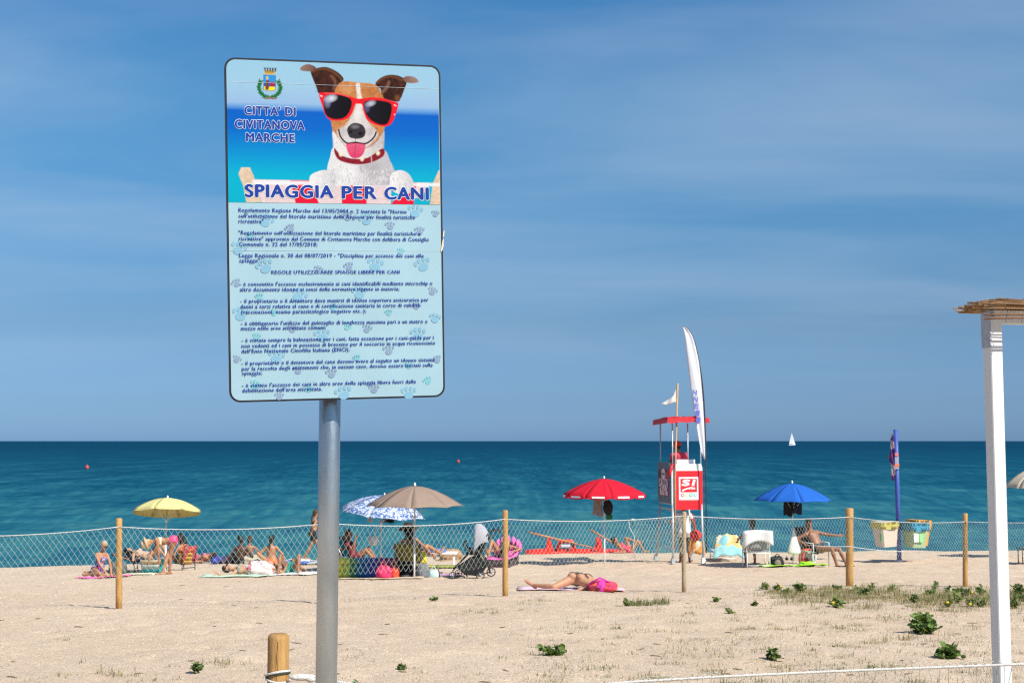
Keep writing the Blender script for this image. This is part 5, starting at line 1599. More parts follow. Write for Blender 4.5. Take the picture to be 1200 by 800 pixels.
def lump(label, c, r, m, name, cat, seed=1, amp=.12, flatten=True, extra=None):
    """a soft sagging bag or bundle resting on the sand"""
    rs2 = random.Random(seed)
    ph = [rs2.uniform(0, 6) for _ in range(6)]
    def fn(d):
        box = 1 / max((abs(d.x) ** 3.2 + abs(d.y) ** 3.2 + abs(d.z) ** 3.2) ** (1 / 3.2), .5)
        k = 1 + amp * (math.sin(d.x * 5 + ph[0]) * math.cos(d.y * 4 + ph[1]) + .6 * math.sin(d.z * 7 + ph[2] + d.x * 3) + .45 * math.sin(d.x * 13 + d.z * 9 + ph[3]) * math.sin(d.y * 11 + ph[4]))
        return k * (.35 + .65 * box) * (1 - .13 * d.z)
    mb = MB(); mb.ell((0, 0, r[2] * .92), r, nu=30, nv=20, fn=fn)
    if flatten: mb.v = [(x, y, max(z, .0)) for x, y, z in mb.v]
    o = mb.build(name, m, None, True); o.location = c
    tag(o, label, cat)
    if extra: extra(o)
    return o
def handle(o, pts, r, m, name='strap'):
    return MB().tube(pts, r, 6).build(name, m, o, True)
def basket_bag(label, c, w, d, h, mats, rz=0.0):
    """open tote: bands of colour from the bottom up, two loop handles"""
    r = empty('beach_bag', c, label, 'bag', None, rz)
    n = len(mats)
    for k, m in enumerate(mats):
        z0, z1 = h * k / n, h * (k + 1) / n
        f0, f1 = .82 + .18 * k / n, .82 + .18 * (k + 1) / n
        mb = MB()
        prof = []
        for z, f in ((z0, f0), (z1, f1)):
            prof.append([(w / 2 * f * math.copysign(abs(math.cos(q)) ** .5, math.cos(q)), d / 2 * f * math.copysign(abs(math.sin(q)) ** .5, math.sin(q)), z) for q in np.linspace(0, 2 * math.pi, 21)])
        mb.sheet(prof, .008, (0, 0, 1))
        if k == 0: mb.add(prof[0][:-1], [tuple(range(20))])
        mb.build('side_band', m, r, True)
    for y_ in (-.9, .9):
        MB().tube([(w * .22 * math.cos(q), y_ * d / 2, h - .02 + .14 * math.sin(q)) for q in np.linspace(0, math.pi, 9)], .009, 6).build('handle', mats[-1], r, True)
    return r

white_c = mat('white_towel', (.74, .73, .70), .95, .06, 20, bump=.3)
redcl = mat('red_cloth', (.55, .03, .06), .9, .2, 12)
# left group
towel('bright pink towel under the kneeling woman in the blue swimsuit', gp(122, 676.5), 1.3, .7, mat('pink_towel', (.72, .12, .34), .95, .1, 20), .05, seed=1)
lounger('low lounger with a reclining sunbather behind the teal tote', gp(166, 668) , math.radians(8), 1.7, .62, mat('brown_sling', (.22, .10, .07), .9), fr, h=.28, back_ang=.35)
basket_bag('teal and white striped tote bag beside the bending woman', gp(176, 671), .54, .3, .36, [mat('teal_band', (.01, .26, .36), .8), mat('pale_band', (.48, .66, .66), .8), mat('straw_band', (.60, .50, .34), .9)])
cg = gp(187.5, 669.5)
cool = empty('cool_box', cg, 'upright teal cool box with a white lid by the bending woman', 'cool box')
MB().box((0, 0, .18), (.22, .2, .36), bev=.03, taper=1.06).build('body', mat('teal_plastic', (.01, .36, .32), .5), cool)
MB().box((0, 0, .39), (.24, .22, .05), bev=.03).build('lid', whp, cool)
MB().tube([(-.11, -.02, .40), (-.08, -.02, .5), (.08, -.02, .5), (.11, -.02, .40)], .01, 6).build('handle', mat('orange_handle', (.7, .25, .08), .5), cool, True)
towel('lime and white towel behind the fence post near the teal tote', gp(160, 674), 1.0, .6, mat('lime_towel', (.55, .66, .16), .95, .3, 6, col2=(.72, .72, .64)), .0, seed=3)
lump('dark grey mesh rucksack by the kneeling woman', gp(138, 673.5), (.24, .16, .21), mat('grey_mesh', (.10, .11, .11), .9, .3, 30), 'rucksack', 'bag', 4, .05,
     extra=lambda o: handle(o, [(-.12, -.16, .34), (-.13, -.2, .2), (-.1, -.17, .06)], .015, black_m))
low_chair('low red beach chair with a yellow bag hung on its back', gp(214, 667), math.radians(58), .5, mat('red_sling', (.36, .05, .06), .9), fr, seat_h=.2, back_h=.5)
yb_c = gp(217.5, 667)
basket_bag('yellow straw bag with an orange rim hung behind the red chair', yb_c + Vector((.02, -.12, .17)), .42, .22, .44, [mat('yellow_straw', (.62, .36, .07), .9, .15, 40), mat('yellow_straw', (.6, .4, .1)), mat('yellow_straw', (.6, .4, .1)), mat('orange_rim', (.66, .14, .04), .9, .4, 20)], .3)
lump('royal blue bag lying by the seated couple', gp(255, 661), (.21, .15, .14), mat('royal_blue', (.05, .07, .34), .85, .2, 20), 'beach_bag', 'bag', 6,
     extra=lambda o: handle(o, [(-.1, -.1, .2), (0, -.14, .3), (.1, -.1, .2)], .012, black_m))
lump('dark purple bag next to the royal blue one', gp(266, 661), (.22, .15, .14), mat('dull_purple', (.075, .055, .12), .85, .2, 20), 'beach_bag', 'bag', 7,
     extra=lambda o: handle(o, [(-.1, -.1, .2), (0, -.14, .3), (.1, -.1, .2)], .012, black_m))
lump('crumpled pale towel heaped beside the seated couple', gp(294, 660.5), (.42, .2, .15), mat('khaki_towel', (.42, .38, .28), .95, .25, 10), 'rolled_towel', 'towel', 9, .14)
towel('orange yellow towel under the bare backed woman', gp(318, 661), 1.9, .8, mat('orange_towel', (.72, .42, .16), .95, .15, 10), .0, seed=5)
towel('white towel under the sunbather with raised knees', gp(334, 673), 1.9, .9, white_c, .0, seed=6)
towel('pale green towel under the sunbather with dark hair', gp(276, 675), 1.7, .7, mat('mint_towel', (.45, .66, .48), .95, .1, 10), .0, seed=7)
lump('crumpled red and white towel beside the sunbather on the green one', gp(304, 673.5), (.36, .22, .20), patmat('red_white_cloth', [(.68, .50, .48), (.70, .60, .58), (.60, .10, .12), (.72, .62, .60), (.66, .42, .42)], 13), 'rolled_towel', 'towel', 10, .12)
lump('bright red hat on the red and white towel', gp(313, 671.5), (.12, .1, .12), redcl, 'baseball_hat', 'hat', 11, .04, extra=lambda o: MB().ell((.12, -.02, .06), (.08, .07, .012)).build('peak', redcl, o, True))
towel('rumpled blue and green towel near the walking woman', gp(356, 661), 1.3, .9, patmat('blue_green_cloth', [(.03, .09, .32), (.04, .10, .36), (.06, .30, .30), (.10, .16, .40), (.50, .55, .60)], 6), .1, bump=.14, seed=8)
towel('white towel edge folded behind the blue and green one', gp(349, 657.5), .8, .5, white_c, .0, bump=.1, seed=9)
# camp under the taupe and patterned parasols
teal_sl = mat('teal_sling', (.01, .22, .26), .9)
low_chair('teal beach chair with a tall back by the galvanised pole', gp(402, 668), math.radians(200), .55, teal_sl, white_m, seat_h=.3, back_h=.62, lean=.2)
low_chair('dark folding chair with a reclining person in maroon', gp(411, 670), math.radians(-70), .5, mat('maroon_sling', (.14, .02, .03), .9), steel_m, seat_h=.26, back_h=.45, lean=.5)
# rainbow air mattress propped on edge: ridged tubes
am_c = gp(430, 677)
am = empty('air_mattress', am_c, 'inflated rainbow coloured air mattress standing on its long edge', 'air mattress')
rb_cols = [(.62, .56, .04), (.46, .52, .05), (.06, .22, .10), (.01, .14, .26), (.02, .10, .32), (.06, .06, .28), (.14, .04, .20), (.22, .03, .12), (.20, .04, .07)]
for j in range(3):
    z = .085 + j * .145
    for k in range(9):
        x0, x1 = (k - 4.5) * .155, (k - 3.5) * .155
        MB().tube([(x0, .04 * j, z), (x0 + .01, .04 * j, z), (x1 - .01, .04 * j, z), (x1, .04 * j, z)], [.078 if k else .045, .088, .088, .078 if k < 8 else .045], 12).build('ridge_segment', mat('air_%d' % k, rb_cols[k], .35, .08, 5), am, True)
lump('bright pink beach bag leaning on the air mattress', gp(450, 678), (.17, .10, .17), mat('hot_pink_bag', (.58, .03, .12), .8, .2, 10), 'beach_bag', 'bag', 12, .09, extra=lambda o: handle(o, [(-.1, -.06, .27), (-.03, -.10, .40), (.07, -.06, .27)], .012, redcl))
lump('small orange red bag in front of the black rucksack', gp(462, 677.5), (.11, .08, .13), mat('orange_red_bag', (.72, .07, .03), .7, .15, 10), 'beach_bag', 'bag', 13, .1, extra=lambda o: handle(o, [(-.05, -.05, .2), (0, -.08, .3), (.05, -.05, .2)], .01, redcl))
lump('black rucksack on the sand behind the white parasol pole', gp(475, 676), (.26, .18, .24), black_m, 'rucksack', 'bag', 14, .07, extra=lambda o: handle(o, [(-.08, -.17, .36), (-.1, -.22, .2), (-.08, -.18, .05)], .018, black_m))
lump('grey round bag beside the white parasol pole', gp(496, 677.5), (.15, .13, .18), mat('grey_bag', (.15, .16, .17), .9, .3, 20), 'beach_bag', 'bag', 15, .06, extra=lambda o: handle(o, [(-.08, -.1, .34), (0, -.12, .46), (.08, -.1, .34)], .012, black_m))
towel('flat striped mat under the bags by the air mattress', gp(446, 678.3), 1.9, .55, mat('mat_mix', (.42, .36, .34), .95, .3, 8, col2=(.60, .46, .22)), .0, bump=.01, seed=12)
o = low_chair('folding chair with an olive cloth back carrying the seated woman in a hat', gp(481, 676), math.radians(-12), .62, mat('olive_sling', (.20, .155, .02), .9, .2, 12), mat('dark_alu', (.2, .2, .2), .5, metal=.5), seat_h=.34, back_h=.46, lean=.12)
lump('yellow cloth hanging at the side of the olive chair', gp(495, 676) + Vector((0, .1, .3)), (.09, .06, .16), mat('yellow_cloth', (.72, .58, .02), .9, .15, 14), 'cloth', 'cloth', 16, .12)
wt = gp(516, 672)
tb_ = empty('folding_table', wt, 'low white folding table beside the pushchair', 'table')
MB().box((-.05, 0, .52), (.95, .5, .03), bev=.03).build('table_top', whp, tb_)
for x in (-.42, .34):
    for y_ in (-.2, .2): MB().tube([(x, y_, -.02), (x, y_, .51)], .015, 8).build('leg', whp, tb_, True)
lump('blue folded towel on the white folding table', wt + Vector((-.12, 0, .535)), (.26, .18, .05), mat('blue_fold', (.06, .17, .46), .9, .2, 14), 'folded_towel', 'towel', 17, .05)
lounger('green and yellow low lounger in front of the folding table', gp(520, 676), math.radians(4), 1.3, .55, mat('green_yellow_sling', (.16, .24, .05), .9, .4, 5, col2=(.62, .55, .05)), fr, h=.24, back_ang=.05)
o = lump('small pale blue bucket on the sand near the pushchair', gp(508, 677), (.12, .1, .1), mat('pale_blue_plastic', (.45, .66, .70), .5), 'bucket', 'bucket', 18, .02, extra=lambda o: handle(o, [(-.1, 0, .15), (0, 0, .27), (.1, 0, .15)], .006, whp, 'handle'))
towel('thin lilac towel on the sand behind the pushchair', gp(527, 674.5), .9, .3, mat('lilac_towel', (.45, .25, .60), .95, .1, 10), 0, bump=.02, seed=14)
# white bags hanging on the patterned parasol's pole
pc = gp(446, 668)
o = MB().ell((0, 0, 0), (.14, .09, .15), fn=lambda d: 1 + .1 * math.sin(d.x * 8) * math.cos(d.z * 6) - (.25 if d.z > .85 else 0)).build('hanging_bag', white_c, None, True)
o.location = at(437.5, 632.5, pc.y - .10); tag(o, 'white plastic bag hanging on the pole of the patterned parasol', 'bag'); handle(o, [(0, 0, .12), (.06, .03, .3), (.17, .08, .42)], .01, white_c)
def hang_cloth(label, px0, px1, py0, py1, y, m, name='hanging_cloth', cat='cloth', taper=.7):
    a = at(px0, py0, y); b = at(px1, py0, y); h = (py1 - py0) / FPX * y
    P = []
    for j in range(8):
        v = j / 7
        P.append([Vector((a.x + (b.x - a.x) * (.5 + (i / 6 - .5) * (taper + (1 - taper) * v)), y + .03 * math.sin(i * 1.7 + j * .5), a.z - h * v * (1 - .08 * math.sin(i * 1.1)))) for i in range(7)])
    c = Vector(((a.x + b.x) / 2, y, a.z))
    o = MB().sheet([[p - c for p in r] for r in P], .02, (0, -1, 0)).build(name, m, None, True); o.location = c
    return tag(o, label, cat)
hang_cloth('pale cloth hanging under the patterned parasol', 430, 437, 602, 611, pc.y - .25, mat('pale_cloth', (.50, .46, .48), .9))
hang_cloth('dark clothes hanging under the patterned parasol', 449, 462, 604, 612, pc.y + .1, black_m, taper=.9)
rf_ = gp(708.5, 661)
hang_cloth('grey towel hanging under the red parasol', 694, 707, 582, 604, rf_.y - .05, mat('grey_towel', (.24, .21, .20), .95, .2, 14), taper=.6)
o = lump('black shoulder bag hanging under the red parasol', at(712.5, 601, rf_.y - .08), (.13, .08, .2), black_m, 'hanging_bag', 'bag', 20, .07, False, extra=lambda o: handle(o, [(-.06, 0, .3), (-.02, 0, .52), (.06, 0, .3)], .012, black_m))
o = lump('small green pouch below the black shoulder bag', at(714, 608, rf_.y - .10), (.09, .05, .08), mat('green_pouch', (.01, .12, .04), .8), 'pouch', 'pouch', 21, .05, False, extra=lambda o: handle(o, [(0, 0, .1), (0, .02, .2)], .01, black_m))
bf_ = gp(930, 663.5)
hang_cloth('dark clothes hanging under the blue parasol', 918, 929, 588, 604, bf_.y - .06, black_m, taper=.9)
hang_cloth('dark blue bag hanging under the blue parasol', 929, 940, 588, 602, bf_.y - .1, mat('navy_cloth', (.02, .025, .05), .9), 'hanging_bag', 'bag', .85)
def teardrop(label, px0, px1, py0, py1, y, m):
    w = (px1 - px0) / FPX * y; h = (py1 - py0) / FPX * y
    o = MB().lathe([(.01, h), (.03, h * .85), (w * .20, h * .62), (w * .38, h * .30), (w * .48, h * .10), (w * .46, .02), (w * .3, 0)], 18, M=Matrix.Diagonal((1, .45, 1))).build('hanging_bag', m, None, True)
    o.location = at((px0 + px1) / 2, py1, y)
    return tag(o, label, 'bag')
teardrop('white drawstring bag hanging on the pole of the blue parasol', 922.5, 938.5, 618, 649, bf_.y - .12, white_c)
# right group
lounger('white lounger beside the lifeguard tower', gp(849, 656), math.radians(90), 1.6, .62, white_m, white_m, h=.26, back_ang=.9)
lf = gp(849, 656)
P = []
for j in range(10):
    v = j / 9; row = []
    for i in range(9):
        x = (i / 8 - .5) * (.66 + .22 * v)
        row.append(Vector((x + .02 * math.sin(j + i), -.30 - .22 * v + .03 * math.sin(i * 1.5), .80 - .50 * v + .03 * math.sin(i * 2 + j) - .12 * abs(i / 4 - 1) ** 3)))
    P.append(row)
dr = MB().sheet(P, .014, (0, 1, 0)).build('draped_towel', patmat('sun_towel', [(.72, .46, .16), (.74, .55, .30), (.72, .62, .44), (.20, .50, .55), (.74, .50, .20)], 4), None, True)
dr.location = lf + Vector((0, -.27, 0)); tag(dr, 'orange beach towel draped over the back of the white lounger', 'towel')
P2 = [[p + Vector((0, -.03, -.34)) * 1.0 + Vector((p.x * .12, 0, 0)) for p in r] for r in P[4:]]
o = MB().sheet([[Vector((p.x, p.y - .02, p.z + .05)) for p in r] for r in P2], .014, (0, 1, 0)).build('draped_towel', mat('aqua_towel', (.28, .60, .62), .95, .12, 8), None, True)
o.location = lf + Vector((0, -.29, .20)); tag(o, 'pale aqua towel hanging below the orange one on the lounger', 'towel')
wc_f = gp(884, 664) + Vector((0, -.45, 0)); wc_f.z = G(wc_f.x, wc_f.y)
low_chair('white framed beach chair with a white towel over its back', wc_f + Vector((0, .2, 0)), math.radians(4), .60, mat('grey_sling', (.24, .25, .25), .9), white_m, seat_h=.42, back_h=.52, lean=.12, arms=True)
P = []
for j in range(12):
    t = j / 11
    row = []
    for i in range(9):
        x = (i / 8 - .5) * (.76 + .05 * abs(t - .5))
        if t < .5: y, z = -.10 + .03 - (.5 - t) * .04, .98 - (.5 - t) * .5
        else: y, z = -.15 - .03 * math.sin(i), .98 - (t - .5) * (.62 + .35 * abs(i / 4 - 1) ** 2 * (1 if i < 4 else .6))
        row.append((x, y, z + .02 * math.sin(math.pi * i / 8)))
    P.append(row)
o = MB().sheet(P, .02, (0, -1, 0)).build('draped_towel', white_c, None, True); o.location = wc_f + Vector((0, .015, .01))
tag(o, 'white towel folded over the back of the white framed chair', 'towel')
lump('black bag on the sand beside the white framed chair', gp(910, 664), (.20, .16, .16), black_m, 'beach_bag', 'bag', 22, .06, extra=lambda o: (handle(o, [(-.1, -.1, .26), (0, -.14, .36), (.1, -.1, .26)], .014, black_m), MB().ell((0, -.15, .12), (.09, .03, .09)).build('front_pocket', mat('taupe_pocket', (.22, .17, .15), .9), o, True)))
towel('lime green towel spread under the blue parasol', gp(928, 664.5), 1.75, .5, mat('vivid_lime', (.34, .70, .04), .9, .15, 10), .0, bump=.07, seed=17)
lump('heaped lime green cloth at the foot of the white chair', gp(946, 664), (.2, .12, .08), mat('vivid_lime', (.3, .7, .04)), 'cloth', 'cloth', 23, .12)
for k, px in enumerate((922, 928)):
    o = MB().ell((0, 0, .05), (.05, .1, .045)).build('sandal', black_m, None, True); o.location = gp(px, 656.5)
    MB().tube([(-.05, 0, .05), (0, .02, .12), (.05, 0, .05)], .012, 6).build('strap', black_m, o, True)
    tag(o, 'black sandal standing on the sand behind the lime towel', 'sandal', 'pair of sandals')
rc_f = gp(955, 663)
low_chair('white armchair with a dark back under the reclining man', rc_f, math.radians(-148), .58, mat('dark_sling', (.035, .035, .04), .9), white_m, seat_h=.40, back_h=.62, lean=.45, arms=True)
lump('orange red towel bundled by the white armchair', gp(944, 660), (.17, .12, .34), mat('orange_red_towel', (.72, .12, .05), .95, .3, 9), 'rolled_towel', 'towel', 24, .12)
lump('white and red bag leaning on the white armchair', gp(949, 662), (.15, .12, .22), patmat('white_red_bag', [(.66, .64, .60), (.70, .68, .66), (.62, .10, .06), (.7, .68, .64)], 8), 'beach_bag', 'bag', 25, .1, extra=lambda o: handle(o, [(-.06, -.08, .36), (0, -.1, .46), (.06, -.08, .36)], .012, redcl))
low_chair('dark beach chair beyond the white shelter post', gp(1206, 660), math.radians(80), .55, mat('dark_sling2', (.06, .055, .05), .9), fr, seat_h=.4, back_h=.3, lean=.8)
# pink lounger by the water
pf = gp(590, 663)
pl = lounger('low lounger with a bright pink cushion behind the fence post', pf, math.radians(-105), 1.5, .72, mat('pink_cushion', (.74, .13, .40), .9, .1, 10), mat('dark_base', (.06, .04, .045), .8), h=.26, back_ang=.75)
for k in range(7):
    a = math.pi * (k + .5) / 7
    o = MB().ell((.06, 0, 0), (.12, .055, .13), Matrix.Rotation(0, 3, 'Z')).build('cushion_scallop', mat('pink_cushion', (.7, .1, .4)), pl, True)
    o.location = Vector((-.52 - .05 * math.sin(a), -.36 * math.cos(a), .42 + .26 * math.sin(a)))
MB().box((.15, 0, .13), (1.2, .66, .2), bev=.03).build('side_skirt', mat('dark_base', (.06, .04, .045)), pl)
lump('brown straw sun hat lying on the crest of the sand', gp(528, 657) + Vector((0, .3, 0)), (.34, .25, .19), mat('brown_straw', (.34, .20, .10), .9, .3, 20), 'sun_hat', 'hat', 27, .06, extra=lambda o: MB().lathe([(.42, .0), (.40, .02), (.2, .05)], 20).build('brim', mat('brown_straw', (.3, .2, .1)), o, True))
# foreground sunbather's towel and bag
sf_ = gp(676, 690)
towel('pale pink towel under the sunbather lying on the open sand', gp(668, 690.5), 1.7, 1.0, mat('pale_pink_towel', (.70, .48, .54), .95, .08, 10), .0, bump=.015, seed=21)
def pink_extra(o):
    handle(o, [(-.2, -.1, .12), (-.05, -.14, .22), (.12, -.1, .14)], .014, mat('magenta_strap', (.72, .04, .40), .8))
    MB().ell((-.03, -.12, .09), (.07, .04, .10)).build('front_fold', mat('magenta_fold', (.74, .05, .42), .8, .15, 20), o, True)
lump('pink and red flowered bag at the head of the lying sunbather', gp(706, 692), (.24, .15, .09), patmat('flower_bag', [(.66, .05, .08), (.62, .06, .20), (.72, .10, .05), (.20, .03, .05), (.70, .05, .12)], 16), 'beach_bag', 'bag', 28, .06, extra=pink_extra)

# ------------------------------------------------------------------ far things on the water
sb = at(928, 516.2, 1500); sb.z = 0
sail = empty('sailing_boat', sb, 'small white sailing boat on the horizon', 'sailing boat')
MB().prism([(-4, 0.9), (4.2, 1.2), (3.4, 0), (-3.6, 0)], (0, -1.1, 0), (1, 0, 0), (0, 0, 1), (0, 1, 0), 2.2).build('hull', whp, sail)
MB().tube([(0, 0, 0), (0, 0, 14.5)], .1, 8).build('mast', white_m, sail, True)
MB().prism([(-.15, 1.8), (-3.3, 1.6), (-.15, 14.3)], (0, -.03, 0), (1, 0, 0), (0, 0, 1), (0, 1, 0), .06).build('mainsail', whp, sail)
MB().prism([(.3, 1.4), (4.0, 1.3), (2.6, 6.0), (.4, 13.8)], (0, .05, 0), (1, .1, 0), (0, 0, 1), (0, 1, 0), .06).build('jib', whp, sail)
for px_b, py_b, lab in ((537, 542, 'small red buoy floating far out above the taupe parasol'), (102, 549, 'small red buoy floating far out left of the yellow parasol')):
    bd = 5.0 / ((py_b - 516.5) / FPX)
    bq = at(px_b, py_b, bd); bq.z = 0
    buoy = empty('marker_buoy', bq, lab, 'buoy', 'marker buoys')
    MB().ell((0, 0, .25), (.36, .36, .42)).build('float', mat('buoy_red', (.45, .06, .05), .5), buoy, True)
    MB().tube([(0, 0, .6), (0, 0, .9)], .04, 8).build('stem', mat('buoy_red', (.45, .06, .05)), buoy, True)
# ------------------------------------------------------------------ people
def nrm(v): return Vector(v).normalized()
def ik(root, target, l1, l2, hint):
    d = target - root; L_ = d.length
    mx_ = (l1 + l2) * .995
    if L_ > mx_: target = root + d * (mx_ / L_); d = target - root; L_ = mx_
    if L_ < abs(l1 - l2) * 1.05 + .01: L_ = abs(l1 - l2) * 1.05 + .01; target = root + d.normalized() * L_; d = target - root
    a = (l1 * l1 - l2 * l2 + L_ * L_) / (2 * L_)
    h = math.sqrt(max(l1 * l1 - a * a, 0))
    u = d.normalized()
    w = Vector(hint) - u * Vector(hint).dot(u)
    if w.length < 1e-4: w = u.orthogonal()
    w.normalize()
    return root + u * a + w * h, target

def body_parts(P, male, s):
    mb = MB(); bones = []
    pel = Vector(P['pelvis']); neck = Vector(P['neck'])
    sp = (neck - pel).normalized()
    neck = pel + sp * (.49 if male else .46) * s * P.get('stretch', 1.0)
    fr = Vector(P['front']); fr = (fr - sp * fr.dot(sp)).normalized()
    rt = fr.cross(sp)
    TL = (neck - pel).length
    curve = P.get('curve', 0.0)
    if male:
        sec = [(-.20, .08, .07, 0), (-.10, .15, .105, -.01), (.02, .165, .115, -.012), (.2, .155, .105, 0), (.38, .145, .10, .008), (.55, .158, .11, .012), (.70, .172, .12, .014), (.83, .175, .105, .002), (.93, .125, .075, 0), (1.0, .065, .06, 0)]
    else:
        sec = [(-.20, .08, .07, 0), (-.10, .155, .11, -.012), (.02, .178, .122, -.016), (.18, .155, .105, 0), (.36, .125, .09, .008), (.52, .132, .097, .01), (.68, .146, .105, .012), (.83, .150, .092, 0), (.93, .105, .07, 0), (1.0, .055, .052, 0)]
    rings = []
    n = 20
    for t, a, b, o in sec:
        c = pel + sp * TL * t + fr * (o * s - curve * s * math.sin(math.pi * max(0, min(1, t))))
        rings.append([c + rt * (a * s * math.cos(q)) + fr * (b * s * math.sin(q)) for q in np.linspace(0, 2 * math.pi, n, endpoint=False)])
    vs_ = [p for r in rings for p in r]
    fs_ = [(i * n + k, i * n + (k + 1) % n, (i + 1) * n + (k + 1) % n, (i + 1) * n + k) for i in range(len(rings) - 1) for k in range(n)]
    fs_ += [tuple(range(n))[::-1], tuple(range((len(rings) - 1) * n, len(rings) * n))]
    mb.add(vs_, fs_)
    bones.append(('torso', pel - sp * .08 * s, neck, .12 * s))
    fat = P.get('fat', 1.0)
    M3 = Matrix((rt, fr, sp)).transposed()
    if fat > 1.05: mb.ell(pel + sp * TL * .3 + fr * .03 * s, (.15 * s * fat, .12 * s * fat, .17 * s), M3)
    for k in (-1, 1):
        mb.ell(pel - sp * .045 * s - fr * .055 * s + rt * k * .08 * s, (.088 * s, .085 * s, .10 * s), M3)
        if not male: mb.ell(pel + sp * TL * .67 + fr * (.085 - curve * .8) * s + rt * k * .07 * s, (.06 * s, .058 * s, .06 * s), M3)
        else: mb.ell(pel + sp * TL * .72 + fr * .085 * s + rt * k * .075 * s, (.075 * s, .035 * s, .06 * s), M3)
    def limb(pts, rad, nm, n=12):
        mb.tube(pts, rad, n)
        mb.ell(pts[0], (rad[0],) * 3, nu=10, nv=7); mb.ell(pts[-1], (rad[-1],) * 3, nu=10, nv=7)
    J = {}
    sw_ = (.185 if male else .160) * s
    for k, nm in ((1, 'R'), (-1, 'L')):
        sh = neck - sp * .075 * s + rt * k * sw_
        mb.tube([neck - sp * .05 * s, sh], [.055 * s, .052 * s], 10)
        tg = Vector(P['hand' + nm])
        el, wr = ik(sh, tg, .285 * s, .255 * s, P.get('elbow' + nm, (rt * k - fr * .6 - sp * .3)))
        ra = (.050, .044, .040) if male else (.043, .037, .034)
        limb([sh, sh.lerp(el, .5), el], [ra[0] * s, ra[1] * s, ra[2] * s], 'uarm')
        limb([el, el.lerp(wr, .3), wr], [ra[2] * s, ra[2] * 1.04 * s, .025 * s], 'farm')
        bones.append(('uarm', sh, el, .04 * s)); bones.append(('farm', el, wr, .035 * s))
        fd = (wr - el).normalized()
        hd = nrm(P['hdir' + nm]) if ('hdir' + nm) in P else fd
        palm_n = fr - hd * fr.dot(hd)
        if palm_n.length < .1: palm_n = rt - hd * rt.dot(hd)
        palm_n.normalize(); sd = hd.cross(palm_n)
        Mh = Matrix((sd, palm_n, hd)).transposed()
        mb.ell(wr + hd * .05 * s, (.040 * s, .016 * s, .055 * s), Mh, 12, 8)
        for q, (o, ln) in enumerate(((-.030, .062), (-.010, .074), (.010, .070), (.029, .056))):
            b0 = wr + hd * .085 * s + sd * o * s
            b1 = b0 + hd * ln * .5 * s + palm_n * .004 * s
            b2 = b0 + hd * ln * .92 * s + palm_n * .018 * s
            mb.tube([b0 - hd * .02 * s, b1, b2], [.0105 * s, .010 * s, .0085 * s], 7)
        tk = k
        b0 = wr + hd * .025 * s + sd * .03 * tk * s; b1 = wr + hd * .058 * s + sd * .056 * tk * s + palm_n * .01 * s; b2 = wr + hd * .088 * s + sd * .058 * tk * s + palm_n * .018 * s
        mb.tube([b0, b1, b2], [.013 * s, .0115 * s, .009 * s], 7)
        bones.append(('hand', wr, wr + hd * .17 * s, .03 * s))
        hp = pel - sp * .05 * s + rt * k * .092 * s
        tg = Vector(P['foot' + nm])
        kn, an = ik(hp, tg, .425 * s, .415 * s, P.get('knee' + nm, fr))
        rl = (.086, .060, .052) if male else (.090, .062, .052)
        limb([hp, hp.lerp(kn, .35), kn], [rl[0] * s * fat ** .5, .078 * s * fat ** .5, rl[2] * s], 'thigh')
        limb([kn, kn.lerp(an, .32), kn.lerp(an, .7), an], [rl[2] * s, .054 * s, .039 * s, .034 * s], 'calf')
        bones.append(('thigh', hp, kn, .07 * s)); bones.append(('calf', kn, an, .045 * s))
        td = nrm(P.get('toe' + nm, P.get('toe', fr)))
        sole = (an - kn).normalized(); sole = (sole - td * sole.dot(td))
        sole = sole.normalized() if sole.length > .1 else Vector((0, 0, -1))
        heel = an + sole * .045 * s - td * .045 * s
        ball = an + sole * .05 * s + td * .12 * s; toe = an + sole * .052 * s + td * .185 * s
        sdf = td.cross(sole)
        mb.tube([heel, an + sole * .03 * s + td * .03 * s, ball, toe], [.032 * s, .036 * s, .033 * s, .018 * s], 10)
        mb.ell(heel, (.032 * s,) * 3, nu=10, nv=7); mb.ell(ball, (.036 * s,) * 3, nu=10, nv=7)
        for q in range(4):
            o = (-.028 + .018 * q) * s
            mb.tube([ball + sdf * o, toe + sdf * o * 1.1 - td * abs(o) * .3 + td * .015 * s], [.013 * s, .009 * s], 6)
        bones.append(('foot', heel, toe, .03 * s))
        J['hand' + nm] = wr; J['foot' + nm] = an; J['knee' + nm] = kn
    # head
    hc = neck + nrm(Vector(P['head']) - Vector(P['neck'])) * .185 * s if 'head' in P else neck + sp * .185 * s
    hu = (hc - neck).normalized()
    fc = Vector(P.get('face', fr)); fc = (fc - hu * fc.dot(hu)).normalized()
    hr = fc.cross(hu)
    Mh = Matrix((hr, fc, hu)).transposed()
    limb([neck - sp * .03 * s, hc - hu * .05 * s], [(.062 if male else .052) * s, (.058 if male else .048) * s], 'neck')
    mb.ell(hc + hu * .02 * s - fc * .005 * s, (.076 * s, .096 * s, .098 * s), Mh, 16, 11)
    mb.ell(hc - hu * .055 * s + fc * .03 * s, (.056 * s, .062 * s, .060 * s), Mh, 14, 9)
    mb.ell(hc - hu * .095 * s + fc * .062 * s, (.026 * s, .022 * s, .020 * s), Mh, 10, 7)
    mb.tube([hc + hu * .012 * s + fc * .088 * s, hc - hu * .028 * s + fc * .112 * s, hc - hu * .034 * s + fc * .092 * s], [.010 * s, .017 * s, .014 * s], 8)
    mb.ell(hc - hu * .064 * s + fc * .088 * s, (.026 * s, .010 * s, .011 * s), Mh, 10, 6)
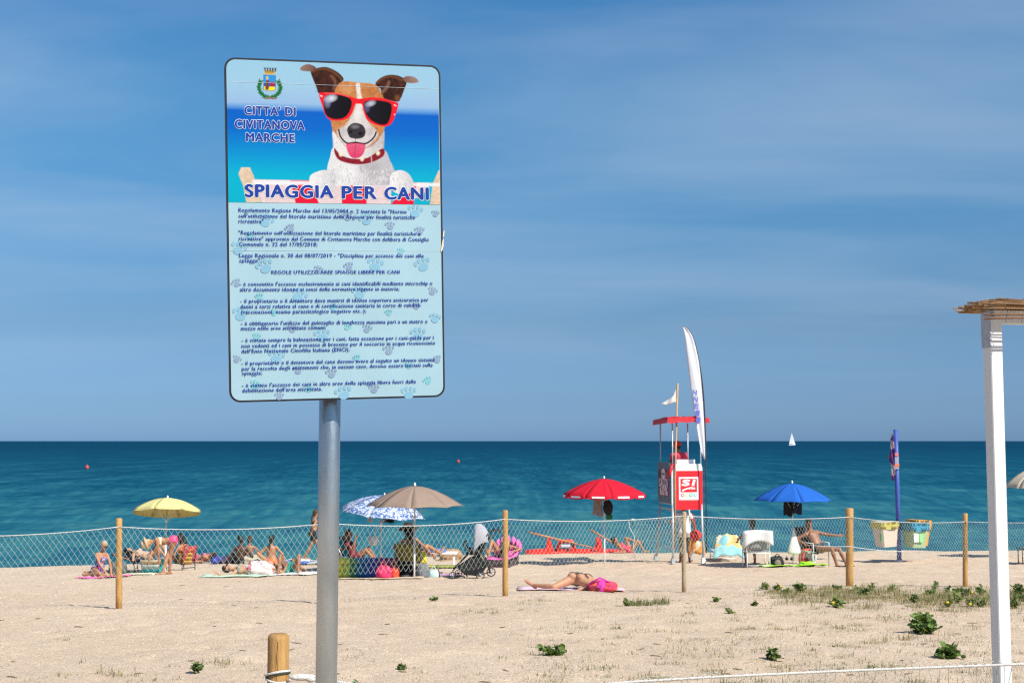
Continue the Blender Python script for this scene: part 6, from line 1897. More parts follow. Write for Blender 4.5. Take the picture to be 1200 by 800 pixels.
    for k in (-1, 1):
        mb.ell(hc - hu * .005 * s + hr * k * .078 * s - fc * .008 * s, (.010 * s, .022 * s, .033 * s), Mh, 8, 6)
        mb.ell(hc + hu * .03 * s + fc * .083 * s + hr * k * .032 * s, (.022 * s, .010 * s, .009 * s), Mh, 8, 6)
    bones.append(('head', hc - hu * .05 * s, hc + hu * .05 * s, .08 * s))
    J.update(hc=hc, hu=hu, fc=fc, hr=hr, Mh=Mh, neck=neck, pel=pel, sp=sp, fr=fr, rt=rt, TL=TL)
    return mb, bones, J

def remesh(mb, vox):
    me = mb.mesh('tmp')
    bm = bmesh.new(); bm.from_mesh(me); bmesh.ops.recalc_face_normals(bm, faces=bm.faces); bm.to_mesh(me); bm.free()
    o = bpy.data.objects.new('tmp', me)
    m1 = o.modifiers.new('r', 'REMESH'); m1.mode = 'VOXEL'; m1.voxel_size = vox; m1.adaptivity = 0.0
    m2 = o.modifiers.new('s', 'SMOOTH'); m2.factor = .5; m2.iterations = 3
    COL.objects.link(o)
    dg = bpy.context.evaluated_depsgraph_get()
    out = bpy.data.meshes.new_from_object(o.evaluated_get(dg))
    bpy.data.objects.remove(o)
    return out

def garment(name, co, nor, faces, labels, ts, pred, off, m, parent):
    keep = pred(labels, ts)
    fk = keep[faces].all(1)
    f = faces[fk]
    if not len(f): return None
    used, inv = np.unique(f, return_inverse=True)
    v = co[used] + nor[used] * off
    vin = co[used] + nor[used] * (off * .2)
    n = len(used); q = inv.reshape(-1, 4)
    me = bpy.data.meshes.new(name)
    # outer skin, plus a skirt of faces closing the hem
    e = {}
    for a, b, c, d in q:
        for x, y in ((a, b), (b, c), (c, d), (d, a)):
            k = (min(x, y), max(x, y))
            e[k] = None if k in e else (x, y)
    hem = np.array([(b, a, a + n, b + n) for v_ in e.values() if v_ is not None for a, b in (v_,)], dtype=np.int64).reshape(-1, 4)
    np_mesh(me, np.concatenate([v, vin]), np.concatenate([q, hem]))
    return link(name, me, m, parent, True)

skin_mats = {
    'tan': mat('skin_tan', (.36, .165, .08), .55, .06, 6), 'light': mat('skin_light', (.43, .215, .12), .55, .06, 6),
    'dark': mat('skin_dark', (.075, .036, .024), .5, .08, 6), 'deep': mat('skin_deep_tan', (.27, .115, .06), .5, .06, 6)}
hair_mats = {'dark': mat('hair_dark', (.012, .009, .008), .6, .4, 40, bump=.6, bscale=90), 'brown': mat('hair_brown', (.06, .028, .014), .6, .4, 40, bump=.6, bscale=90),
             'blond': mat('hair_blond', (.42, .32, .18), .65, .3, 40, bump=.6, bscale=90), 'grey': mat('hair_grey', (.36, .29, .19), .7, .25, 50, bump=.6, bscale=90)}
eye_m = mat('eye_dark', (.02, .015, .012), .3)
lip_m = mat('lips', (.36, .11, .09), .5)

def seg_label(co, bones):
    best = np.full(len(co), 1e9); lab = np.zeros(len(co), int); T = np.zeros(len(co))
    names = []
    for i, (nm, a, b, r) in enumerate(bones):
        a = np.array(a); b = np.array(b); d = b - a; L2 = d @ d
        t = ((co - a) @ d) / L2
        tc = np.clip(t, 0, 1)
        dist = np.linalg.norm(co - a - tc[:, None] * d, axis=1) - r
        m = dist < best
        best[m] = dist[m]; lab[m] = i; T[m] = t[m]; names.append(nm)
    return np.array(names)[lab], T

# what each garment covers, by bone and place along it
def g_bottom(l, t): return ((l == 'torso') & (t < .27)) | ((l == 'thigh') & (t < .06))
def g_shorts(l, t): return ((l == 'torso') & (t < .33)) | ((l == 'thigh') & (t < .55))
def g_top(l, t): return (l == 'torso') & (t > .62) & (t < .80)
def g_suit(l, t): return ((l == 'torso') & (t < .80)) | ((l == 'thigh') & (t < .06))
def g_shirt(l, t): return ((l == 'torso') & (t > .12) & (t < 1.0)) | ((l == 'uarm') & (t < .55))
def g_long(l, t): return ((l == 'torso') & (t < .98)) | ((l == 'thigh') & (t < .35)) | ((l == 'uarm') & (t < .4))

PEOPLE_N = [0]
def person(label, loc, P, skin='tan', male=False, s=1.0, hair='dark', style='short', wear=(), group='people on the beach', extra=None, tone=None):
    PEOPLE_N[0] += 1
    root = empty('person', loc, label, 'person', group)
    mb, bones, J = body_parts(P, male, s)
    me = remesh(mb, .0100)
    n = len(me.vertices)
    co = np.zeros(n * 3, np.float32); me.vertices.foreach_get('co', co); co = co.reshape(-1, 3).astype(float)
    nor = np.zeros(n * 3, np.float32); me.vertices.foreach_get('normal', nor); nor = nor.reshape(-1, 3).astype(float)
    faces = np.array([tuple(p.vertices) for p in me.polygons if len(p.vertices) == 4], dtype=np.int64)
    lab, T = seg_label(co, bones)
    body = link('body', me, skin_mats[skin], root, True)
    for nm, fn, m, off in wear:
        garment(nm, co, nor, faces, lab, T, fn, off, m, root)
    hc, hu, fc, hr, Mh = J['hc'], J['hu'], J['fc'], J['hr'], J['Mh']
    hm = hair_mats[hair]
    rs3 = random.Random(PEOPLE_N[0])
    if style != 'none':
        h = MB()
        k1 = rs3.uniform(0, 6)
        fnh = lambda d: 1 + .07 * math.sin(d.x * 11 + k1) * math.cos(d.z * 9 + k1) + .05 * math.sin(d.y * 17 + d.x * 13 + k1)
        h.ell(hc + hu * .038 * s - fc * .022 * s, (.088 * s, .100 * s, .096 * s), Mh, 18, 12, fnh)
        h.ell(hc - hu * .02 * s - fc * .045 * s, (.080 * s, .070 * s, .085 * s), Mh, 16, 10, fnh)
        if style == 'bun':
            h.ell(hc + hu * .10 * s - fc * .075 * s, (.05 * s, .05 * s, .048 * s), Mh, 14, 9, fnh)
        if style in ('long', 'pony'):
            w = .085 if style == 'long' else .04
            h.tube([hc + hu * .02 * s - fc * .07 * s, hc - hu * .08 * s - fc * .10 * s, hc - hu * .19 * s - fc * .105 * s, hc - hu * .30 * s - fc * .10 * s], [w * .8 * s, w * s, w * .85 * s, w * .3 * s], 12, flat=.55, up=fc)
        if style == 'long':
            for k in (-1, 1):
                h.tube([hc + hu * .05 * s + hr * k * .07 * s, hc - hu * .06 * s + hr * k * .085 * s, hc - hu * .18 * s + hr * k * .07 * s], [.035 * s, .035 * s, .02 * s], 8)
        h.build('hair', hm, root, True)
    for k in (-1, 1):
        MB().ell(hc + hu * .010 * s + fc * .086 * s + hr * k * .032 * s, (.012 * s, .007 * s, .008 * s), Mh, 8, 6).build('eye', eye_m, root, True)
    MB().ell(hc - hu * .064 * s + fc * .094 * s, (.024 * s, .006 * s, .008 * s), Mh, 10, 6).build('lips', lip_m, root, True)
    if extra: extra(root, J, s)
    return root, J
def sunglasses(root, J, s):
    hc, hu, fc, hr, Mh = J['hc'], J['hu'], J['fc'], J['hr'], J['Mh']
    mb = MB()
    for k in (-1, 1):
        mb.ell(hc + hu * .012 * s + fc * .100 * s + hr * k * .034 * s, (.030 * s, .008 * s, .024 * s), Mh, 12, 8)
        mb.tube([hc + hu * .016 * s + fc * .095 * s + hr * k * .06 * s, hc + hu * .016 * s + hr * k * .085 * s], .005 * s, 6)
    mb.build('sunglasses', mat('dark_lens', (.008, .008, .010), .2), root, True)
def hat(brim, m, crown=.115, tilt=0.0, droop=.03):
    def f(root, J, s):
        hc, hu, fc, Mh = J['hc'], J['hu'], J['fc'], J['Mh']
        c = hc + hu * .045 * s
        prof = [(brim * s, -droop * s), (brim * .8 * s, 0), (crown * s, .012 * s), (crown * .98 * s, .05 * s), (crown * .75 * s, .10 * s), (.02 * s, .115 * s)]
        MB().lathe(prof, 24, c, Mh).build('hat', m, root, True)
    return f
def cap(m):
    def f(root, J, s):
        hc, hu, fc, Mh = J['hc'], J['hu'], J['fc'], J['Mh']
        MB().ell(hc + hu * .042 * s - fc * .018 * s, (.104 * s, .126 * s, .104 * s), Mh, 18, 11).build('cap', m, root, True)
        MB().ell(hc + hu * .055 * s + fc * .13 * s, (.07 * s, .07 * s, .012 * s), Mh, 14, 7).build('cap_peak', m, root, True)
    return f

multi = patmat('flowered_lycra', [(.05, .10, .45), (.12, .03, .30), (.04, .28, .50), (.55, .08, .12), (.45, .50, .60), (.06, .05, .35)], 22)
pinkl = mat('pink_lycra', (.62, .05, .18), .6); yel = mat('pale_yellow_lycra', (.66, .62, .40), .6); blk = mat('black_lycra', (.012, .012, .014), .6)
teal = mat('teal_lycra', (.01, .24, .18), .6); orl = mat('orange_lycra', (.62, .14, .04), .6); maroon = mat('maroon_jersey', (.16, .015, .03), .8)
whs = mat('white_jersey', (.72, .72, .72), .85); redj = mat('red_jersey', (.62, .05, .10), .85); capm = mat('red_cap', (.62, .02, .015), .8)
floral = mat('dark_print_lycra', (.014, .014, .014), .6, col2=(.13, .12, .11), scale=34)
straw = mat('straw_hat', (.56, .42, .23), .9, .15, 60, bump=.5, bscale=200)
V = Vector
def place(px, py, dz=0.0):
    return gp(px, py) + V((0, 0, dz))

# 1 kneeling woman, blue flowered suit
person('woman kneeling on a pink towel in a blue flowered swimsuit and sunglasses', place(119, 675), dict(
    pelvis=(-.10, .02, .20), neck=(.03, -.05, .68), front=(.72, -.7, .1), head=(.09, -.10, .86), face=(.55, -.85, -.1),
    handR=(.20, -.25, .10), handL=(.30, -.16, .12), footR=(-.28, -.16, .07), footL=(-.30, .06, .07), kneeR=(1, -.4, .2), kneeL=(1, .1, .2), toe=(-1, -.15, -.05)),
    'tan', hair='grey', wear=(('swimsuit', g_suit, multi, .006),), extra=sunglasses)
# 2 reclining sunbather on the low lounger
person('sunbather with dark hair lying on the low lounger behind the teal tote', place(168, 668, .33), dict(
    pelvis=(.12, .05, .08), neck=(-.38, .12, .18), front=(.1, -.35, 1), head=(-.56, .16, .22), face=(.2, .3, 1),
    handR=(-.05, -.2, .06), handL=(.02, .34, .06), footR=(.66, -.06, .04), footL=(.68, .16, .04), kneeR=(0, -.2, 1), kneeL=(0, .1, 1), toe=(.5, 0, 1)),
    'light', hair='dark', style='long', wear=(('swimsuit', g_suit, mat('beige_suit', (.44, .30, .22), .7), .006),))
# 3 bending woman with a straw hat
person('woman in a straw hat and pale bikini bending over the bags', place(194, 673), dict(
    pelvis=(.15, .02, .88), neck=(-.32, -.06, .90), front=(-.1, -.35, -1), head=(-.47, -.10, .84), face=(-.4, -.3, -1),
    handR=(-.40, -.22, .36), handL=(-.16, -.10, .40), elbowR=(-.3, -.4, .2), elbowL=(.4, -.3, .1), footR=(-.03, -.18, .07), footL=(.08, .10, .07), kneeR=(-1, -.2, 0), kneeL=(-1, -.1, 0), toe=(-1, -.35, 0)),
    'tan', hair='blond', style='short', wear=(('bikini_bottom', g_bottom, pinkl, .006), ('bikini_top', g_top, yel, .006)), extra=hat(.19, straw, .105, droop=.05), s=1.02)
# 4 woman in the red chair
person('woman with long dark hair sitting in the low red chair', place(211, 667), dict(
    pelvis=(.08, .05, .27), neck=(.02, .10, .75), front=(-.85, .35, .1), head=(-.04, .13, .93), face=(-1, .2, -.1),
    handR=(-.25, .3, .35), handL=(-.24, -.05, .30), footR=(-.62, .14, .06), footL=(-.58, -.10, .06), kneeR=(-.2, .1, 1), kneeL=(-.2, -.1, 1), toe=(-1, 0, .2)),
    'tan', hair='dark', style='long', wear=(('bikini_top', g_top, orl, .006), ('bikini_bottom', g_bottom, orl, .006)))
# 5 swimmer
sw5 = at(198, 617, 74); sw5.z = -.02
person('swimmer standing neck deep in the water under the yellow parasol', sw5, dict(
    pelvis=(0, 0, -.95), neck=(0, 0, -.45), front=(0, -1, 0), handR=(-.3, -.25, -.9), handL=(.3, -.25, -.9), footR=(-.1, 0, -1.75), footL=(.1, 0, -1.75), toe=(0, -1, 0)),
    'tan', male=True, hair='dark', group='bathers', wear=(('swim_shorts', g_shorts, blk, .008),), s=1.08)
# 6 lying head-up far left of the couple
person('dark haired sunbather lying low beside the royal blue bag', place(240, 660), dict(
    pelvis=(-.25, .3, .13), neck=(.15, .02, .20), front=(.1, .3, 1), head=(.29, -.06, .28), face=(-.2, .5, 1),
    handR=(-.28, -.1, .08), handL=(.2, .4, .08), footR=(-.85, .66, .06), footL=(-.75, .8, .06), kneeR=(0, 0, 1), kneeL=(0, 0, 1), toe=(0, .2, 1)),
    'tan', hair='dark', style='bun', wear=(('bikini_top', g_top, pinkl, .006), ('bikini_bottom', g_bottom, pinkl, .006)))
# 7, 8 the couple
person('dark skinned person with a hair bun sitting with back to the fence', place(281, 661), dict(
    pelvis=(0, 0, .11), neck=(.05, -.02, .62), front=(.1, 1, 0), head=(.02, .02, .80), face=(.3, 1, 0), curve=.04,
    handR=(.38, .12, .10), handL=(-.36, .02, .06), footR=(.28, .62, .05), footL=(-.25, .62, .05), kneeR=(.5, .3, 1), kneeL=(-.5, .3, 1), toe=(0, 1, .3)),
    'dark', male=True, hair='dark', style='bun', wear=(('swim_shorts', g_shorts, blk, .008),), s=.98)
person('person with short brown hair half hidden behind the dark skinned sitter', place(290, 660) + V((0, .35, 0)), dict(
    pelvis=(0, 0, .11), neck=(-.02, .0, .60), front=(-.2, 1, 0), head=(-.03, .03, .78), face=(-.6, 1, 0),
    handR=(.3, .2, .12), handL=(-.3, .25, .12), footR=(.2, .65, .05), footL=(-.2, .6, .05), kneeR=(.3, .2, 1), kneeL=(-.3, .2, 1), toe=(0, 1, .3)),
    'deep', hair='brown', style='short', wear=(('bikini_bottom', g_bottom, blk, .006),), s=.95)
# 9 woman sitting, bare back
person('woman with tied dark hair and a bare tanned back sitting cross legged', place(318, 661), dict(
    pelvis=(0, 0, .11), neck=(-.02, .0, .66), front=(-.08, 1, 0), head=(.0, .0, .85), face=(.2, 1, 0),
    handR=(.22, .12, .14), handL=(-.25, .1, .15), footR=(-.1, .45, .06), footL=(-.12, .05, .06), kneeR=(1, .5, .35), kneeL=(-1, .1, .8), toe=(.5, 1, 0)),
    'tan', hair='dark', style='pony', wear=(('bikini_bottom', g_bottom, orl, .006),), s=1.02)
# 10 lying on the green towel
person('sunbather in a grey top lying on the pale green towel', place(282, 674), dict(
    pelvis=(.28, .0, .12), neck=(-.18, .03, .15), front=(.1, -.3, 1), head=(-.36, .04, .18), face=(-.1, -.5, 1),
    handR=(-.5, -.28, .06), handL=(.1, .3, .08), footR=(1.05, .05, .07), footL=(1.05, .22, .07), kneeR=(0, 0, 1), kneeL=(0, 0, 1), toe=(.3, 0, 1)),
    'light', hair='dark', style='short', wear=(('top', g_top, mat('grey_top', (.28, .25, .20), .8), .008), ('swim_bottom', g_bottom, mat('grey_top', (.3, .3, .2)), .006)), extra=sunglasses)
# 11 knees up
person('sunbather lying with raised knees in a teal swimsuit', place(338, 673), dict(
    pelvis=(0, .34, .11), neck=(-.04, .82, .14), front=(0, 0, 1), head=(-.04, 1.0, .22), face=(0, -.4, 1),
    handR=(-.35, .5, .06), handL=(.35, .5, .06), footR=(-.24, -.10, .07), footL=(.26, -.08, .07), kneeR=(-.15, 0, 1), kneeL=(.15, 0, 1), toe=(0, -1, 0)),
    'deep', hair='dark', style='short', wear=(('swimsuit', g_suit, teal, .006),), s=1.05)
# 12 walker half behind the pole
person('woman in black shorts walking along the crest behind the galvanised pole', place(362.5, 656) + V((0, .8, -.06)), dict(
    pelvis=(0, 0, .90), neck=(.04, 0, 1.40), front=(.85, .45, 0), head=(.08, .02, 1.58), face=(.9, .4, 0),
    handR=(-.04, -.25, .92), handL=(.24, .2, 1.0), footR=(-.28, -.05, .09), footL=(.16, .06, .08), kneeR=(1, .2, 0), kneeL=(1, .2, 0), toe=(1, .3, -.1)),
    'tan', hair='brown', style='pony', wear=(('shorts', g_shorts, blk, .010), ('bikini_top', g_top, blk, .006)), s=.98)
# 13 person in maroon reclining in the dark chair
person('person in a maroon shirt lying back with one arm raised under the patterned parasol', place(412, 670), dict(
    pelvis=(.06, .05, .36), neck=(-.10, .10, .78), front=(.7, -.3, .6), head=(-.10, .08, .97), face=(.8, -.2, .2),
    handR=(.12, -.22, .86), handL=(-.35, .1, .6), footR=(.66, -.15, .30), footL=(.66, .12, .28), kneeR=(.2, 0, 1), kneeL=(.2, 0, 1), toe=(.6, 0, 1), elbowR=(.6, -.5, -.6)),
    'deep', hair='brown', style='long', wear=(('shirt', g_shirt, maroon, .010), ('shorts', g_shorts, maroon, .009)))
# 14 woman in the olive chair with a wide dark hat
person('woman in a wide dark sun hat sitting in the olive chair', place(479, 675), dict(
    pelvis=(.06, .12, .46), neck=(.0, .0, .96), front=(.25, 1, .05), head=(-.02, .03, 1.14), face=(-.3, 1, -.1), curve=.03,
    handR=(.48, .32, .52), handL=(-.3, .38, .56), footR=(.70, .62, .50), footL=(.55, .75, .42), kneeR=(.1, .1, 1), kneeL=(0, .1, 1), toe=(.4, .3, 1), elbowR=(1, -.2, .1)),
    'tan', hair='dark', style='long', wear=(('swimsuit', g_suit, mat('brown_suit', (.10, .05, .04), .7), .006),), extra=hat(.25, mat('dark_hat', (.035, .020, .016), .9, .3, 30), .11, droop=.05), s=1.05)
# 15 person on the pink lounger
person('person in a black swimsuit lying on the pink lounger', place(588, 663, .30), dict(
    pelvis=(.02, -.05, .10), neck=(.12, .42, .22), front=(-.3, -.5, 1), head=(.14, .58, .34), face=(0, -.6, 1),
    handR=(-.40, .0, .16), handL=(.36, .1, .10), footR=(-.36, -.48, .08), footL=(.12, -.62, .06), kneeR=(-.3, -.1, 1), kneeL=(.2, 0, 1), toe=(-.3, -.4, 1)),
    'tan', hair='dark', style='short', wear=(('swimsuit', g_suit, floral, .006),))
# 16 foreground sunbather, lying on the front
person('sunbather in a dark bikini lying face down on the pale pink towel', place(676, 691), dict(
    pelvis=(.0, .0, .16), neck=(.14, .45, .14), front=(.0, .25, -1), head=(.24, .62, .12), face=(.9, -.3, -.2),
    handR=(.50, .80, .05), handL=(-.05, .98, .05), elbowL=(-1, .2, -.25), footR=(.02, -.36, .05), footL=(-.68, -.02, .08), kneeR=(1, .1, -.05), kneeL=(-.3, -.6, -.2), toeL=(-.8, 0, .6), toeR=(-.8, -.3, .0), elbowR=(1, .2, -.25)),
    'light', hair='brown', style='bun', wear=(('bikini_bottom', lambda l, t: (l == 'torso') & (t > .0) & (t < .31), floral, .007), ('bikini_top', g_top, floral, .006)), s=.88)
# 17 legs up by the boat
p17 = at(730, 651, 43.4)
person('sunbather with bent legs lying on the crest beside the red rowing boat', V((p17.x, p17.y, G(p17.x, p17.y))), dict(
    pelvis=(.22, .1, .12), neck=(-.16, .05, .28), front=(.5, -.1, 1), head=(-.24, .0, .46), face=(.6, -.4, .5),
    handR=(-.2, -.3, .08), handL=(-.1, .4, .08), footR=(.72, -.02, .10), footL=(.50, .12, .40), kneeR=(0, 0, 1), kneeL=(0, 0, 1), toe=(1, 0, .3)),
    'tan', hair='dark', style='short', wear=(('swimsuit', g_suit, redj, .006),))
# 18 lifeguard
lg = tf + rotz(math.radians(13)) @ V((-.06, .42, zb0 + .86))
person('lifeguard in a red cap and pink red shirt sitting on the tower', lg, dict(
    pelvis=(0, 0, .11), neck=(-.02, -.02, .62), front=(-.1, 1, 0), head=(-.06, .02, .80), face=(-.7, .8, 0),
    handR=(.2, .35, .16), handL=(-.22, .36, .16), footR=(.14, .48, -.34), footL=(-.14, .48, -.34), kneeR=(.1, 1, .6), kneeL=(-.1, 1, .6), toe=(0, 1, 0)),
    'deep', male=True, hair='dark', style='short', wear=(('shirt', g_shirt, redj, .010), ('shorts', g_shorts, capm, .010)), extra=cap(capm), group='lifeguard')
# 19 person standing behind the tower
p19 = tf + V((.02, .78, 0))
person('person in a long white shirt standing under the lifeguard tower', V((p19.x, p19.y, G(p19.x, p19.y))), dict(
    pelvis=(0, 0, .92), neck=(-.02, 0, 1.42), front=(.4, .9, 0), head=(-.02, .02, 1.6), face=(.5, .9, 0),
    handR=(.34, -.05, .82), handL=(-.28, .0, .90), footR=(.13, -.04, .08), footL=(-.12, .04, .08), kneeR=(.2, 1, 0), kneeL=(.2, 1, 0), toe=(.4, 1, -.1)),
    'deep', male=True, hair='dark', wear=(('shirt', g_long, whs, .014), ('shorts', lambda l, t: (l == 'thigh') & (t > .25) & (t < .7), mat('grey_shorts', (.10, .09, .09), .9), .012)))
# 20 white chair sitter
person('person with auburn hair sitting in the white framed chair', place(884, 664) + V((0, .25, 0)), dict(
    pelvis=(0, .05, .50), neck=(.0, -.08, 1.02), front=(.05, 1, 0), head=(.0, -.04, 1.20), face=(-.2, 1, 0),
    handR=(.40, .25, .62), handL=(-.34, .3, .62), footR=(.16, .5, .07), footL=(-.12, .3, .07), kneeR=(.1, 1, .6), kneeL=(0, 1, .5), toe=(0, 1, 0)),
    'tan', hair='brown', style='short', wear=(('swimsuit', g_suit, mat('salmon_suit', (.50, .16, .10), .7), .006),))
# 21 reclining man
person('tanned man in black trunks leaning back in the white armchair with an arm held out', place(955, 663), dict(
    pelvis=(.10, -.06, .50), neck=(-.10, .18, .96), front=(.42, -.85, .4), head=(-.12, .18, 1.16), face=(.1, -1, -.1),
    handR=(-.30, -.12, .60), handL=(.66, .10, .80), footR=(.46, -.50, .07), footL=(.76, -.32, .07), kneeR=(.3, -.4, 1), kneeL=(.6, -.1, 1), toe=(.7, -.7, 0), elbowL=(.2, .5, -.8)),
    'deep', male=True, hair='brown', style='short', wear=(('swim_trunks', g_bottom, blk, .008),), s=1.04, tone=None,
    extra=lambda root, J, s: [MB().ell(J['foot' + k] + V((.06, -.03, -.035)), (.15, .06, .035)).build('sandal', black_m, root, True) for k in 'RL'])
# ------------------------------------------------------------------ weeds, dry grass, grit
leaf_m = [mat('weed_leaf_%d' % k, c, .6, .25, 25, trans=.25) for k, c in enumerate(((.120, .190, .035), (.160, .235, .050), (.085, .150, .030), (.18, .21, .08)))]
stem_m = mat('weed_stem', (.14, .12, .05), .8)
flower_m = mat('yellow_flower', (.72, .45, .02), .7)
def leaf(mb, base, d, up, L_, W):
    """a cupped, toothed leaf of eight faces"""
    d = d.normalized(); s = d.cross(up).normalized(); n = s.cross(d)
    pts = [base, base + d * L_ * .25 + s * W * .42, base + d * L_ * .42 + s * W * .34, base + d * L_ * .62 + s * W * .46, base + d * L_ * .85 + s * W * .22, base + d * L_,
           base + d * L_ * .85 - s * W * .22, base + d * L_ * .62 - s * W * .46, base + d * L_ * .42 - s * W * .34, base + d * L_ * .25 - s * W * .42]
    mid = [base + d * L_ * .4 - n * W * .12, base + d * L_ * .75 - n * W * .06 - n * L_ * .08]
    v = pts + mid
    a, b = 10, 11
    mb.add(v, [(0, 1, a), (1, 2, a), (2, 3, b, a), (3, 4, b), (4, 5, b), (5, 6, b), (6, 7, b), (7, 8, a, b), (8, 9, a), (9, 0, a)])
def weed(label, px, py, wpx, hpx, seed, flowers=0, dry=0.0):
    g = gp(px, py); k = g.y / FPX
    W, H = wpx * k, hpx * k
    g.z = GR(g.x, g.y)
    r_ = random.Random(seed)
    root = empty('leafy_weed', g, label, 'plant', 'green weeds on the sand')
    st = MB(); fol = [MB(), MB()]
    ns = max(4, int(W / .026) + 3)
    for i in range(ns):
        a = r_.uniform(0, 2 * math.pi); rr = math.sqrt(r_.random()) * W * .44
        tip = V((rr * math.cos(a), rr * math.sin(a) * .8, H * r_.uniform(.25, .88) * (1 - .6 * (rr / (W * .5)) ** 2)))
        b0 = V((rr * .25 * math.cos(a), rr * .2 * math.sin(a), -.01))
        mid = b0.lerp(tip, .5) + V((0, 0, H * .12))
        st.tube([b0, mid, tip], [.003, .0025, .0015], 5)
        for q in range(r_.randint(5, 8)):
            t = r_.uniform(.15, 1.0)
            p = b0.lerp(mid, t * 2) if t < .5 else mid.lerp(tip, (t - .5) * 2)
            an = r_.uniform(0, 2 * math.pi)
            d = V((math.cos(an), math.sin(an), r_.uniform(-.35, 1.0)))
            L_ = min(max(W * .23, .036), .08) * r_.uniform(.65, 1.25)
            leaf(fol[0 if r_.random() < .6 else 1], p, d, V((r_.uniform(-1, 1), r_.uniform(-1.2, .6), .7)), L_, L_ * r_.uniform(.75, 1.0))
    st.build('stem', stem_m, root, True)
    fol[0].build('foliage', leaf_m[seed % 3], root, fix=False)
    if fol[1].f: fol[1].build('foliage', leaf_m[1 + (seed % 3)], root, fix=False)
    for i in range(flowers):
        MB().ell((r_.uniform(-.4, .4) * W, -W * .35, H * r_.uniform(.2, .5)), (.020, .02, .014), nu=10, nv=6, fn=lambda d: 1 + .2 * math.sin(6 * math.atan2(d.y, d.x))).build('flower', flower_m, root, True)
    return root
weed('compact leafy weed alone on the open sand below the sunbather', 645, 768, 34, 17, 1)
weed('leafy weed with splayed leaves alone beside the rope barrier line', 902, 772, 28, 17, 2)
weed('tall bushy green weed left of the white shelter post', 1080, 741, 42, 29, 3)
weed('broad low green weed just behind the rope near the white post', 1111, 774, 44, 19, 4)
weed('small upright weed left of the short wooden post', 232, 788, 17, 17, 5)
weed('leafy tip of the green clump below the flowered bag', 734, 711, 14, 13, 6)
weed('small weed in line with the thin grey fence post', 839, 706, 12, 8, 7)
weed('small weed between the thin and the thick fence posts', 884, 710, 13, 10, 8)
weed('flat little weed in the bare sand below the fence', 855, 720, 12, 7, 9)
weed('small dark weed on the sand between the pole and fence post', 508, 704, 13, 7, 10)
weed('tiny weed on the sand right of the galvanised pole', 471, 784, 12, 8, 11)
weed('tiny weed at the foot of the galvanised pole', 416, 800, 14, 6, 12)
band = [(897, 691, 11, 9), (911, 693, 12, 12), (921, 696, 10, 9), (937, 695, 15, 15), (981, 692, 13, 9), (980, 709, 17, 13), (1003, 693, 11, 8), (1014, 698, 14, 9), (1045, 694, 10, 10), (1022, 690, 9, 6),
        (1071, 708, 11, 13), (1090, 697, 14, 11), (1096, 692, 7, 13), (1111, 694, 9, 10), (1119, 708, 14, 15), (1121, 694, 10, 8), (1132, 699, 14, 11), (1137, 711, 11, 14), (1150, 697, 12, 16), (1149, 711, 14, 13),
        (1112, 711, 10, 12), (1194, 698, 16, 15), (1188, 712, 14, 16), (1198, 706, 10, 9)]
for i, (px, py, w, h) in enumerate(band):
    fl_ = i in (1, 5, 16, 17, 20)
    where = 'in the dry grass near the blue parasol' if px < 950 else 'in the dry grass around the thick fence post' if px < 1050 else 'in the dry grass around the slim last fence post' if px < 1145 else 'in the dry grass by the white shelter post'
    weed(('small weed with a yellow flower ' if fl_ else 'upright grey green weed ' if h > w else 'low grey green weed ') + where, px, py, w * 1.25, h * 1.15, 40 + i, flowers=1 if fl_ else 0)

grass_mats = None
def blades(name, label, tufts, m, seed):
    """tufts: (x, y, radius, count, height, lie) arrays of grass blades in one mesh"""
    r_ = np.random.default_rng(seed)
    VV_, FF_ = [], []
    nb = 0
    for (x, y, rad, cnt, h, lie) in tufts:
        a = r_.uniform(0, 2 * np.pi, cnt); rr = rad * np.sqrt(r_.random(cnt))
        bx_ = x + rr * np.cos(a) ; by_ = y + rr * np.sin(a) * .8
        bz_ = gz(bx_, by_) + relief(bx_, by_) - .004
        hh = h * r_.uniform(.4, 1.15, cnt)
        la = r_.uniform(0, 2 * np.pi, cnt); ln = lie * r_.uniform(.3, 1.3, cnt)
        dx = np.cos(la) * ln; dy = np.sin(la) * ln; dz = np.sqrt(np.clip(1 - np.minimum(ln, .97) ** 2, .05, 1))
        wx, wy = -np.sin(la) * .0022, np.cos(la) * .0022
        w = r_.uniform(.7, 1.4, cnt)
        p0 = np.stack([bx_ - wx * w, by_ - wy * w, bz_], -1); p1 = np.stack([bx_ + wx * w, by_ + wy * w, bz_], -1)
        m0 = np.stack([bx_ + dx * hh * .5 - wx * w * .8, by_ + dy * hh * .5 - wy * w * .8, bz_ + dz * hh * .62], -1)
        m1 = np.stack([bx_ + dx * hh * .5 + wx * w * .8, by_ + dy * hh * .5 + wy * w * .8, bz_ + dz * hh * .62], -1)
        tp = np.stack([bx_ + dx * hh * 1.1, by_ + dy * hh * 1.1, bz_ + dz * hh * .95], -1)
        tq_ = tp + np.stack([wx * .2, wy * .2, 0 * wx], -1)
        v = np.stack([p0, p1, m1, m0, tp, tq_], 1).reshape(-1, 3)
        b = nb + np.arange(cnt)[:, None] * 6
        FF_.append(np.concatenate([b + np.array([0, 1, 2, 3]), b + np.array([3, 2, 5, 4])], 0))
        VV_.append(v); nb += cnt * 6
    me = bpy.data.meshes.new(name)
    np_mesh(me, np.concatenate(VV_), np.concatenate(FF_))
    o = link(name, me, m)
    return tag(o, label, 'grass', kind='stuff')
